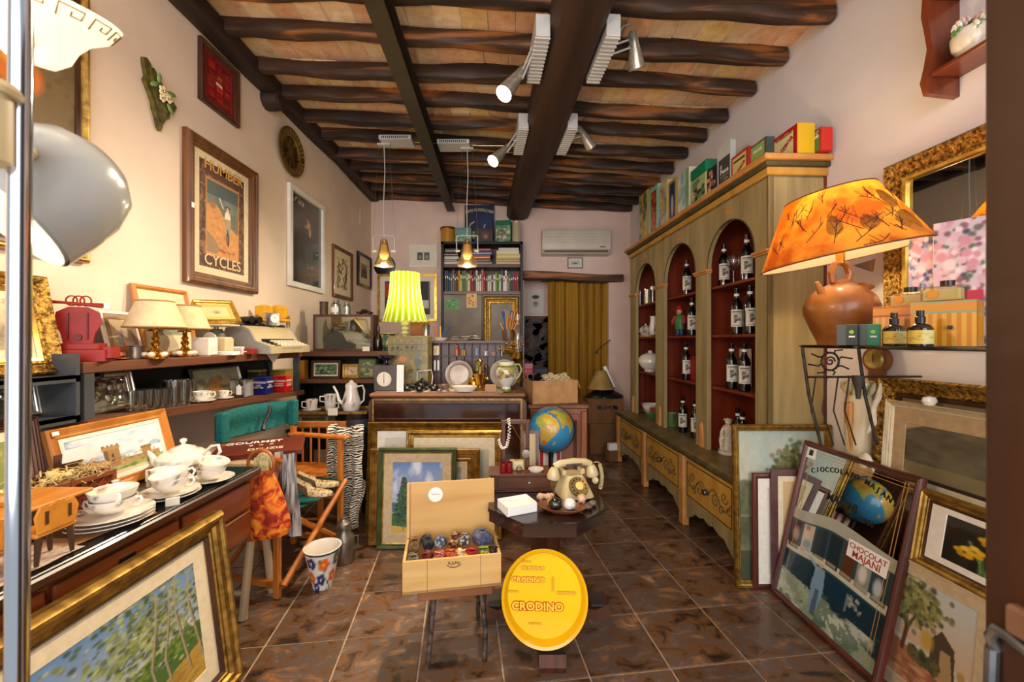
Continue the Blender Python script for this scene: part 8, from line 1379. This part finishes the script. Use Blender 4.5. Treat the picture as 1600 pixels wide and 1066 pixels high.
TIES = [(-.165, -.07, '#3c3a2c', 'olive speckled', '#8a8468'), (-.115, -.065, '#6a1418', 'dark red', '#4a0c10'), (-.06, -.07, '#8a2a34', 'rose-red striped', '#c88a7a'), (-.005, -.06, '#c8601c', 'bright orange', '#8a2c14'), (.04, -.072, '#b8802c', 'amber', '#d8c8b0'), (.085, -.065, '#8e0c14', 'scarlet', '#a81a1c'), (.14, -.06, '#2c6a34', 'green and yellow', '#c8a82c'), (.178, -.05, '#1c1418', 'brown and black', '#6a4a3a'),
        (-.165, .03, '#6a4a2c', 'brown', '#8a6a3c'), (-.11, .04, '#20242a', 'charcoal', '#3c444c'), (-.05, .035, '#2c3440', 'navy dotted', '#8a98a8'), (.01, .04, '#5a2430', 'plum', '#b89a5a'), (.06, .04, '#1a181a', 'black and white check', '#b8b0a0'), (.14, .035, '#4a5068', 'blue-grey bundled', '#6a7088')]
for k, (x, y, c1, nm, c2) in enumerate(TIES):
    p = wc.matrix_basis @ Vector((x, y, .1+(.035 if y > 0 else .015))); q = T('rolled_tie', nm+' rolled necktie in the wine crate', 'necktie', p, R(9.8+random.uniform(-25, 25)), group='neckties in the wine crate'); mt = M('tie'+c1, c1, c2, .55, scale=70, kind='noise', mid=(.48, .56))
    R0 = .026 if k != 13 else .042; m = MB(); pts = [((R0*(.35+.65*u_))*math.cos(u_*13), (R0*(.35+.65*u_))*math.sin(u_*13)) for u_ in np.linspace(0, 1, 40)]
    w_ = .03; m.add([(px_, s_*w_, pz_) for s_ in (-1, 1) for px_, pz_ in pts], [(i, i+1, 41+i, 40+i) for i in range(39)]); m.cyl((0, -w_*.95, 0), (0, w_*.95, 0), R0*.9, n=16)
    m.ob('roll', mt, q, rot=(R(random.uniform(-25, 25)), R(random.uniform(0, 360)), 0)); MB().bx(-.012, .012, -w_, w_*1.15, R0*.92, R0*1.02, .002).ob('loose_end', mt, q, rot=(R(-20), 0, R(20)))
# ================================================================ octagonal table
TX_, TY_, TZ = .165, 2.03, .565
t = T('octagonal_table', 'dark octagonal pedestal table in the middle of the shop', 'table', (TX_, TY_, 0)); oc = [(.295*math.cos(R(22.5+45*k)), .295*math.sin(R(22.5+45*k))) for k in range(8)]
MB().slab([(x*1.02, y*1.02) for x, y in oc], TZ-.016, TZ).ob('top', MATS['ebony_table'], t); MB().slab(oc, TZ-.062, TZ-.016).ob('apron', wood('ebony_apron', '#241412', '#3a211a', 'x', .2, coat=.6), t)
MB().lathe([(.09, .06), (.1, .1), (.085, .14), (.07, .3), (.085, .46), (.1, .5), (.1, TZ-.06)], 8).ob('pedestal', MATS['walnut'], t)
for k in range(4):
    m = MB().prism([(.04, .05), (.12, .04), (.2, .01), (.27, 0), (.36, .0), (.372, .03), (.36, .075), (.33, .06), (.28, .045), (.2, .06), (.12, .12), (.06, .15)], -.055, .055, m=Matrix.Rotation(R(-90+90*k), 4, 'Z') @ Matrix.Diagonal((1.04 if k == 0 else .84, 1, 1, 1))); ft = m.ob('foot', MATS['walnut'], t)
    MB().bx(.28 if k == 0 else .22, .36 if k == 0 else .295, -.05, .05, .06, .068, m=Matrix.Rotation(R(-90+90*k), 4, 'Z')).ob('foot_cap', M('steel_cap', '#5a5450', None, .35, .7), ft)
# yellow serving tray
ty = T('serving_tray', 'round yellow plastic serving tray leaning on the octagonal table', 'tray', (X(852, 1.66), 1.70, .079), R(-3), rx=R(-5)); M('crodino_yellow', '#f2c000', '#f8cc10', .22, coat=.5, scale=3); M('crodino_side', '#ecb000', None, .25, coat=.5)
mm = Matrix.Translation((0, 0, .2)) @ Matrix.Rotation(PI/2, 4, 'X') @ Matrix.Diagonal((.875, .975, 1, 1))
MB().lathe([(.001, 0), (.175, 0), (.176, .003), (.001, .0032)], 64, m=mm).ob('face', MATS['crodino_yellow'], ty); MB().lathe([(.175, .001), (.192, .03), (.204, .034), (.205, .028), (.194, .024), (.178, -.002), (.001, -.002)], 64, m=mm, cap=False).ob('rim', MATS['crodino_side'], ty)
M('cro_red', '#b8180a', None, .3); M('cro_orange', '#ffcf3a', None, .3); SC_ = .00261
def cro(px, py, wpx, rz=0, t='CRODINO'):
    sz = wpx*SC_/4.1; x, z = (px-852)*SC_, .2+(932-py)*SC_
    text(t, sz, MATS['cro_red'], ty, (x, -.0045, z), rot=(PI/2, rz, 0), off=.095, ext=.002); text(t, sz, MATS['cro_orange'], ty, (x, -.0056, z), rot=(PI/2, rz, 0), off=.03, ext=.002)
cro(841, 949, 72); cro(833, 890, 33); cro(826, 908, 46); cro(887, 927, 27); cro(799, 927, 20); cro(837, 975, 18); cro(822, 880, 16); cro(865.5, 914, 20, R(90))
# on the table: white box, egg dish, telephone, jewellery stand
t = T('white_box', 'shallow open white box on the octagonal table', 'box', (X(808, 1.89), 1.895, TZ+.001), R(24)); a, b, h = .075, .058, .042
MB().bx(-a, a, -b, b, 0, .003).ob('bottom', MATS['white_card'], t)
for (x0, x1, y0, y1) in ((-a, a, -b, -b+.003), (-a, a, b-.003, b), (-a, -a+.003, -b, b), (a-.003, a, -b, b)): MB().bx(x0, x1, y0, y1, 0, h).ob('wall', MATS['white_card'], t)
MB().bx(-a+.003, a-.003, -b+.003, b-.003, h-.02, h-.018).ob('tissue', MATS['mat_white'], t)
ex, ey = X(877, 1.90), 1.885; t = T('wooden_dish', 'oval wooden dish holding stone eggs', 'dish', (ex, ey, TZ+.001), R(-12)); MB().lathe([(0, .002), (.07, 0), (.105, .016), (.112, .024), (.104, .024), (.07, .008), (0, .007)], 36, sy=.62).ob('dish', wood('dish_wood', '#5a3018', '#7a4626', 'x', .4), t)
def egg(nm, lb, dx, dy, r_, mat, rz=0): MB().sph((0, 0, r_[2]), r_, 18, 12).ob(nm, mat, None, (ex+dx, ey+dy, TZ+.0085), (0, 0, rz), lb, 'egg' if 'egg' in nm else 'shell')
egg('stone_egg', 'glossy black stone egg in the wooden dish', -.03, -.015, (.034, .028, .028), MATS['black_glaze']); egg('stone_egg', 'white marbled stone egg in the wooden dish', .035, -.012, (.03, .027, .027), M('marble', '#d8d4cc', '#8a8a88', .2, scale=30, mid=(.5, .62), coat=.5)); egg('stone_egg', 'small yellow stone egg at the dish back', -.045, .03, (.02, .018, .018), M('amber_stone', '#d89a2c', '#c88a24', .2, scale=30, coat=.5))
M('shell', '#d8b894', '#c89a78', .35, scale=30)
for k, (lb, px, Y, z) in enumerate((('pale conch shell left of the telephone', 838, 2.0, TZ+.001), ('pink conch shell beside the egg dish', 852, 1.99, TZ+.001), ('small shell lying on the right of the egg dish', 906, 1.9, TZ+.025), ('brown pebble at the right table edge', 918, 1.90, TZ+.001), ('grey pebble at the right table edge', 926, 1.94, TZ+.001))):
    mt = MATS['shell'] if k < 3 else M('pebble%d' % k, '#5a4434' if k == 3 else '#6a5c50', None, .35, coat=.3)
    if k < 3:
        m = MB().lathe([(.001, 0), (.012, .006), (.02, .018), (.016, .03), (.011, .036), (.013, .04), (.006, .05), (.001, .056)], 14, m=Matrix.Translation((0, 0, .016)) @ Matrix.Rotation(R(80), 4, 'Y'))
        for j in range(5): q = j*1.25; m.lathe([(.005, 0), (.001, .014)], 6, m=Matrix.Translation((.02, .017*math.cos(q), .016+.017*math.sin(q))) @ Matrix.Rotation(q, 4, 'X'))
        m.ob('conch_shell', mt, None, (X(px, Y), Y, z), (0, 0, R(30*k)), lb, 'shell')
    else: MB().sph((0, 0, .013), (.024, .018, .013), 14, 9).ob('pebble', mt, None, (X(px, Y), Y, z), (0, 0, k), lb, 'pebble')
# rotary telephone
ph = T('rotary_telephone', 'cream rotary dial telephone with coiled cord on the table', 'telephone', (X(897, 2.07), 2.08, TZ+.001), R(14)); M('phone_cream', '#c9b98c', '#bfae80', .3, scale=4, coat=.4); M('phone_grey', '#3c4444', None, .6)  # cream shell, dark grey for base plate and grip strip
def body(u, v):
    a = 2*PI*u; c_, s_ = math.cos(a), math.sin(a); p = .45; cx = math.copysign(abs(c_)**p, c_); sy = math.copysign(abs(s_)**p, s_); w = .088*(1-.5*v**1.2)+.0; d = .085*(1-.42*v)
    return (w*cx, d*sy+.025*v, .006+.098*v)
m = MB().surf(body, 40, 12, True); m.f += [tuple(range(40))[::-1], tuple(12*40+i for i in range(40))]; m.ob('body', MATS['phone_cream'], ph)
MB().lathe([(.092, 0), (.094, .004), (.09, .01), (.001, .01)], 4, m=Matrix.Rotation(R(45), 4, 'Z')).ob('base_plate', MATS['phone_grey'], ph)
for sg in (-1, 1): MB().bx(sg*.05-.012, sg*.05+.012, -.005, .05, .1, .128, .005).ob('cradle_prong', MATS['phone_cream'], ph)
dm = Matrix.Translation((0, -.062, .062)) @ Matrix.Rotation(R(52), 4, 'X'); d = MB().lathe([(.001, .012), (.018, .012), (.02, .008), (.046, .006), (.05, 0), (.001, 0)], 36, m=dm).ob('dial_plate', M('dial_bronze', '#7a6434', '#8f7840', .3, .5, scale=12), ph); MB().lathe([(.001, 0), (.02, 0), (.001, .001)], 24, m=dm @ Matrix.Translation((0, 0, .0125))).ob('dial_centre', M('dial_yellow', '#d8c070', None, .4), d)
for k in range(10): a = R(-20+k*29); MB().lathe([(.001, 0), (.0058, 0), (.001, .0008)], 12, m=dm @ Matrix.Translation((.034*math.cos(a), .034*math.sin(a), .0068))).ob('finger_hole', MATS['ink'], d)
hs = MB().tube([(-.1, .015, .145), (-.07, .015, .158), (0, .015, .166), (.07, .015, .158), (.1, .015, .145)], [.017, .019, .017, .019, .017], 14).ob('handset', MATS['phone_cream'], ph)
MB().bx(-.045, .045, -.006, .002, .15, .158, .002).ob('grip_groove', MATS['phone_grey'], hs)
for sg in (-1, 1): MB().lathe([(.001, 0), (.03, 0), (.034, .01), (.03, .03), (.022, .05), (.016, .058), (.001, .06)], 22, m=Matrix.Translation((sg*.108, .012, .085)) @ Matrix.Rotation(R(-sg*8), 4, 'Y')).ob('ear_piece' if sg < 0 else 'mouth_piece', MATS['phone_cream'], hs)
MB().lathe([(.001, 0), (.016, 0), (.018, .006), (.012, .02), (.001, .02)], 16, m=Matrix.Translation((.112, -.01, .066)) @ Matrix.Rotation(R(60), 4, 'X')).ob('cord_plug', MATS['phone_cream'], hs)
pts = []
for q in np.linspace(0, 1, 240): a = q*2*PI*17; pts.append((.155+.009*math.cos(a)+.012*math.sin(q*3), .02+.009*math.sin(a), .135-.125*q))
MB().tube([(.12, .02, .15), (.14, .02, .152), (.155, .02, .142)]+pts, .0024, 5).ob('coiled_cord', MATS['phone_cream'], ph)
# jewellery chest with frame and necklace
jc = T('jewellery_chest', 'small dark wooden drawer chest with upright frame on the table', 'jewellery chest', (X(812, 2.2), 2.19, TZ+.001), R(3)); MB().bx(-.155, .155, -.07, .07, .008, .082, .003).ob('chest', MATS['walnut_x'], jc); MB().bx(-.165, .165, -.078, .075, 0, .01, .002).bx(-.165, .165, -.078, .075, .082, .092, .002).ob('moulding', MATS['walnut_x'], jc)
d = MB().bx(-.12, .145, -.074, -.069, .018, .075, .002).ob('drawer', MATS['walnut_x'], jc); MB().sph((.045, -.08, .048), (.01, .008, .007), 10, 6).ob('knob', MATS['pewter'], d)
for x in (-.085, .045): MB().bx(x-.011, x+.011, .03, .052, .092, .355, .003).ob('post', MATS['walnut'], jc)
MB().bx(-.1, .06, .028, .054, .33, .355, .004).ob('top_rail', MATS['walnut_x'], jc)
for (nm, lb, x, y) in (('candle_glass', 'left ruby glass candle holder on the jewellery chest', -.09, -.035), ('candle_glass', 'right ruby glass candle holder on the jewellery chest', -.058, -.03)):
    p = jc.matrix_basis @ Vector((x, y, .0925)); MB().lathe([(0, .002), (.017, 0), (.019, .004), (.019, .05), (.016, .05), (.015, .008), (0, .006)], 20).ob(nm, M('ruby', '#6a0410', '#8a0a1a', .1, coat=.8, scale=20), None, p, (0, 0, 0), lb, 'candle holder')
p = jc.matrix_basis @ Vector((-.005, -.03, .0925)); MB().lathe([(0, 0), (.012, 0), (.018, .012), (.01, .026), (.014, .03), (0, .03)], 8).ob('crystal_stopper', MATS['tinted_glass'], None, p, (0, 0, 0), 'clear crystal stopper on the jewellery chest', 'crystal')
p = jc.matrix_basis @ Vector((.085, -.02, .0925)); MB().lathe([(0, 0), (.036, 0), (.042, .012), (.038, .013), (0, .005)], 24).ob('glass_dish', M('milky_glass', '#cfcac0', None, .15, coat=.6), None, p, (0, 0, 0), 'round pale glass dish on the jewellery chest', 'dish')
t = T('pearl_necklace', 'twisted white pearl necklace hanging on the frame post', 'necklace', jc.matrix_basis @ Vector((-.06, .016, .365))); r = random.Random(3)
pts = [(.0, 0, 0), (.006, -.012, -.03), (.004, -.012, -.08), (-.002, -.012, -.12), (-.012, -.012, -.15), (-.03, -.012, -.16), (-.045, -.01, -.14), (-.052, -.006, -.11)]
for k in range(64): q = k/63*(len(pts)-1); i = min(len(pts)-2, int(q)); f = q-i; p = [pts[i][j]*(1-f)+pts[i+1][j]*f for j in range(3)]; a = k*1.9; MB().sph((p[0]+.006*math.cos(a), p[1]+.004*math.sin(a), p[2]), .0042, 6, 4).ob('pearl', MATS['porcelain'], t)
t = T('gold_chain', 'thin gold chain with round pendant hanging from the frame', 'chain', jc.matrix_basis @ Vector((-.04, .022, .328))); MB().tube([(0, 0, 0), (.03, -.01, -.05), (.06, -.014, -.1), (.072, -.014, -.13)], .0018, 5).ob('chain', MATS['brass'], t); MB().lathe([(.001, 0), (.022, 0), (.022, .006), (.001, .008)], 20, m=Matrix.Translation((.075, -.016, -.15)) @ Matrix.Rotation(PI/2, 4, 'X')).ob('pendant', MATS['pewter'], t)
c = CV(20, 30, '#8a5a2c'); pic('framed_card', 'small wooden frame leaning inside the jewellery stand', 'picture', (X(828, 2.36), 2.33, TZ+.0), 0, .1, .27, .018, .012, MATS['frame_brown'], CV(6, 6, '#cbb48a'), lean=R(6), prof='flat'); pic('framed_card', 'tiny cream-gold frame in front of the jewellery stand', 'picture', jc.matrix_basis @ Vector((-.015, .0, .0925)), R(3), .075, .055, .008, .008, MATS['gold_dull'], CV(6, 6, '#c8bc94'), lean=R(10), prof='flat')
# globe on a small stool
gx, gy = X(861, 3.02), 3.02; zs_ = .385
t = T('round_stool', 'dark round stool carrying the globe in front of the carved cabinet', 'stool', (gx, gy, 0)); MB().lathe([(.001, zs_-.025), (.15, zs_-.025), (.153, zs_-.012), (.146, zs_), (.001, zs_)], 30).ob('seat', MATS['oak_dark'], t)
for k in range(4): a = R(45+90*k); MB().cyl((.14*math.cos(a), .14*math.sin(a), 0), (.11*math.cos(a), .11*math.sin(a), zs_-.02), .014, .018).ob('leg', MATS['oak_dark'], t)
g = T('desk_globe', 'physical-relief desk globe on a dark stand', 'globe', (gx, gy, zs_+.001)); c = CV(220, 120, '#2f86b4'); n = c.ns(7, 2); c.put(n*.5, '#4ba0c4'); c.put((c.v < .12)*.8, '#7ab0c0')
def land(pts, cols):
    c.poly(pts, cols[0]); us = [p[0] for p in pts]; vs = [p[1] for p in pts]; k0 = np.zeros(c.u.shape, bool); tmp = CV(c.w, c.h, '#000000'); tmp.poly(pts, '#ffffff'); mk = tmp.a[..., 0]
    for i, q in enumerate(cols[1:]): c.put(mk*np.clip((c.ns(9, 30+i)-.48)*5, 0, 1), q)
LD = ['#b0b04a', '#d8b838', '#c8862c', '#86a850']
land([(.30, .62), (.33, .72), (.40, .74), (.47, .70), (.505, .6), (.485, .52), (.46, .40), (.43, .28), (.405, .28), (.39, .42), (.37, .52), (.32, .54)], ['#c8b048', '#e0c040', '#d89030', '#a8b050']); c.ell(.4, .64, .06, .05, '#e8d060', .8, .6); c.ell(.43, .34, .03, .06, '#cf6a2c', .9, .5); c.ell(.5, .38, .008, .04, '#c89a3c')
land([(.34, .76), (.38, .86), (.46, .92), (.62, .92), (.74, .86), (.7, .74), (.63, .66), (.6, .56), (.575, .66), (.545, .68), (.52, .61), (.49, .7), (.44, .77)], LD); c.ell(.6, .76, .06, .05, '#c8742c', .8, .6)
land([(.67, .42), (.74, .46), (.78, .36), (.72, .28), (.66, .32)], ['#c89a3c', '#d8a844', '#a8a84c']); land([(.05, .9), (.2, .88), (.24, .74), (.16, .6), (.09, .68), (.02, .8)], LD); land([(.18, .55), (.26, .5), (.25, .38), (.2, .2), (.16, .38)], LD); c.rect(0, .93, 1, 1, '#c8d4d0', .7)
c.put(((np.abs((c.u*18) % 1-.5) > .485) | (np.abs((c.v*9) % 1-.5) > .475))*.18, '#1c4a64')
rg = .168; zg = Z(671, gy)-zs_-.001; ti = Matrix.Translation((0, 0, zg)) @ Matrix.Rotation(R(20), 4, 'Y')
m = MB(); nu, nv = 160, 80
for j in range(nv+1):
    for i in range(nu+1): la = -PI/2+PI*j/nv; lo = -PI/2+2*PI*(i/nu-.47); m.v.append(ti @ Vector((rg*math.cos(la)*math.cos(lo), rg*math.cos(la)*math.sin(lo), rg*math.sin(la))))
m.f = [(j*(nu+1)+i, j*(nu+1)+i+1, (j+1)*(nu+1)+i+1, (j+1)*(nu+1)+i) for j in range(nv) for i in range(nu)]; m.col = [c.samp(i/nu, j/nv) for j in range(nv+1) for i in range(nu+1)]
m.ob('sphere', VC('globe_print', .3, .6), g); MB().tube([ti @ Vector(((rg+.008)*math.cos(a), .004, (rg+.008)*math.sin(a))) for a in np.linspace(R(-95), R(95), 30)], .005, 8).ob('meridian_arm', MATS['black_plastic'], g)
MB().lathe([(0, 0), (.075, 0), (.078, .008), (.05, .018), (.018, .03), (.015, .07), (.02, zg-rg-.002), (0, zg-rg-.002)], 30).ob('stand', MATS['black_plastic'], g)
t = T('striped_tin', 'red and white striped tin half hidden behind the globe stand', 'tin', (gx+.0, gy+.11, zs_+.001)); MB().bx(-.085, .085, -.03, .03, 0, .14, .003).ob('body', MATS['white_paint'], t)
for x in (-.065, .0, .065): MB().bx(x-.014, x+.014, -.0312, -.03, 0, .14).ob('stripe', M('stripe_red', '#a8141c', None, .4), t)
# ================================================================ ceiling spotlights and pendants
M('lamp_white', '#c2c2c0', '#b4b4b2', .45, scale=6); M('ribbed_glass', '#9a9484', '#b8b0a0', .25, .6, scale=30); EM('spot_disc', '#fff0d0', 22)
def spot(label, side, Ya, Yb, apex, mouth, lit):
    Yc = (Ya+Yb)/2; xb = bx_(Yc)+side*.155; t = T('ceiling_spotlight', label, 'spotlight', (0, 0, 0)); x0, x1 = (xb-.075, xb+.004) if side < 0 else (xb-.004, xb+.075); ang = math.atan(.0815); Mx = Matrix.Translation(((x0+x1)/2, Yc, 3.06)) @ Matrix.Rotation(ang, 4, 'Z'); L2 = (Yb-Ya)/2
    MB().bx(-.0395, .0395, -L2, L2, -.06, .06, .004, m=Mx).ob('transformer_box', MATS['lamp_white'], t)
    for k in range(13): y = -L2+.02+k*(2*L2-.04)/12; MB().bx(-.042, .042, y-.005, y+.005, -.066, -.058, m=Mx).ob('cooling_fin', MATS['lamp_white'], t)
    a, m_ = Vector(apex), Vector(mouth); ax = (m_-a).normalized(); Ln = (m_-a).length; q = Matrix.Translation(a) @ ax.to_track_quat('Z', 'Y').to_matrix().to_4x4()
    MB().lathe([(.018, 0), (.024, .01), (.03, Ln*.35), (.052, Ln), (.049, Ln), (.027, Ln*.35), (.001, .02)], 26, m=q, cap=False).ob('lamp_head', MATS['ribbed_glass'], t)
    MB().lathe([(.001, Ln*.86), (.044, Ln*.86), (.044, Ln*.87), (.001, Ln*.88)], 24, m=q).ob('lens', MATS['spot_disc'] if lit else MATS['tinted_glass'], t)
    c_ = a+(m_-a)*.35; w = Vector((side*.03, 0, 0)); bp = Mx @ Vector((side*.036, -.05, -.03)); 
    for dz in (-.02, .03): MB().tube([bp+Vector((0, 0, dz)), c_-w*-1.2+Vector((-side*.06+side*.0, 0, dz)), c_+Vector((-side*.028, 0, dz*.5))], .0055, 7).ob('bracket_arm', MATS['lamp_white'], t)
    MB().tube([a, a+Vector((-side*.01, 0, .04)), a+Vector((-side*.05, .0, .03)), bp+Vector((0, 0, .05))], .004, 6).ob('lamp_cable', MATS['lamp_white'], t)
    if lit:
        l = bpy.data.lights.new('spot_light', 'SPOT'); l.energy = 150; l.color = (1, .82, .58); l.spot_size = R(95); l.spot_blend = .8; l.shadow_soft_size = .04; o = bpy.data.objects.new('spot_light', l); COL.objects.link(o); o.parent = t; o.location = m_+ax*.01; o.rotation_euler = (-ax).to_track_quat('Z', 'Y').to_euler()
spot('lit spotlight on the left side of the main beam, nearer one', -1, 2.2, 2.62, P(822, 103, 2.52), P(787, 147, 2.40), True)
spot('lit spotlight on the left side of the main beam, farther one', -1, 3.16, 3.62, P(797, 226, 3.48), P(770, 252, 3.34), True)
spot('unlit spotlight on the right side of the main beam, nearer one', 1, 2.2, 2.62, P(988, 48, 2.42), P(995, 108, 2.50), False)
spot('unlit spotlight on the right side of the main beam, farther one', 1, 3.16, 3.62, P(903, 198, 3.42), P(925, 232, 3.46), False)
def pendant(label, px, cpx, yc):
    Y = 3.85; x = X(px, Y); zc = jz(x)-.005; t = T('pendant_lamp', label, 'pendant lamp', (x, Y, 0)); xc = X(cpx, Y)-x
    MB().bx(xc-.15, xc+.15, -.09, .09, zc-.04, zc, .004).ob('canopy', MATS['lamp_white'], t)
    for k in range(14): q = xc-.12+k*.018; MB().bx(q-.004, q+.004, -.093, -.088, zc-.034, zc-.012).ob('vent_slot', MATS['black_plastic'], t)
    zt = Z(368, Y); MB().bx(-.06, .06, -.02, .02, zc-.058, zc-.04, .003).ob('hanger_plate', MATS['lamp_white'], t); MB().tube([(0, 0, zc-.05), (.008, 0, zc-.3), (-.004, 0, zc-.6), (0, 0, zt)], .004, 7).ob('power_cord', MATS['lamp_white'], t)
    for sx in (-.1, .1): MB().tube([(sx*.5, 0, zc-.05), (sx, 0, zt)], .0015, 5).ob('hanging_wire', MATS['silver'], t); MB().bx(sx-.004, sx+.004, -.006, .006, Z(395, Y), zt, .001).ob('bracket_side', MATS['lamp_white'], t); MB().cyl((sx*.7, 0, Z(392, Y)), (sx*1.1, 0, Z(392, Y)), .009).ob('pivot', MATS['lamp_white'], t)
    MB().bx(-.104, .104, -.006, .006, zt-.008, zt, .001).ob('bracket_top', MATS['lamp_white'], t)
    z0, z1 = Z(416, Y), Z(374, Y); h = z1-z0; MB().lathe([(.03, h), (.036, h*.85), (.06, h*.35), (.092, .03), (.092, 0), (.089, 0), (.088, .03), (.056, h*.35), (.03, h*.85)], 28, c=(0, 0, z0), cap=False).ob('glass_cone', GL('pendant_glass', '#e8d8b4', .2, .12), t); MB().lathe([(.001, h*.25), (.03, h*.28), (.045, h*.4), (.028, h*.8), (.001, h*.82)], 18, c=(0, 0, z0)).ob('reflector', EM('pendant_glow', '#ffd9a0', .5, '#d8c090'), t)
    l = bpy.data.lights.new('pendant_light', 'POINT'); l.energy = 7; l.color = (1, .84, .62); l.shadow_soft_size = .03; o = bpy.data.objects.new('pendant_light', l); COL.objects.link(o); o.parent = t; o.location = (0, 0, z0-.02)
pendant('left pendant lamp with clear cone shade on long wires', 600, 621, 0); pendant('right pendant lamp with clear cone shade in front of bookcase', 730, 710, 0)
MB().tube([(-1.0, 3.86, 3.235), (-.3, 3.84, 3.19), (.1, 3.80, 3.17)], .0022, 5).ob('tension_wire', MATS['brass'], None, label='thin wire stretched under the joists between pendants and beam', cat='wire')
# warm bowl of the near lamp
l = bpy.data.lights.new('bowl_lamp_light', 'POINT'); l.energy = 38; l.color = (1, .66, .36); l.shadow_soft_size = .06; o = bpy.data.objects.new('bowl_lamp_light', l); COL.objects.link(o); o.parent = bpy.data.objects['floor_lamp']; o.location = (-.08, .08, 1.95)
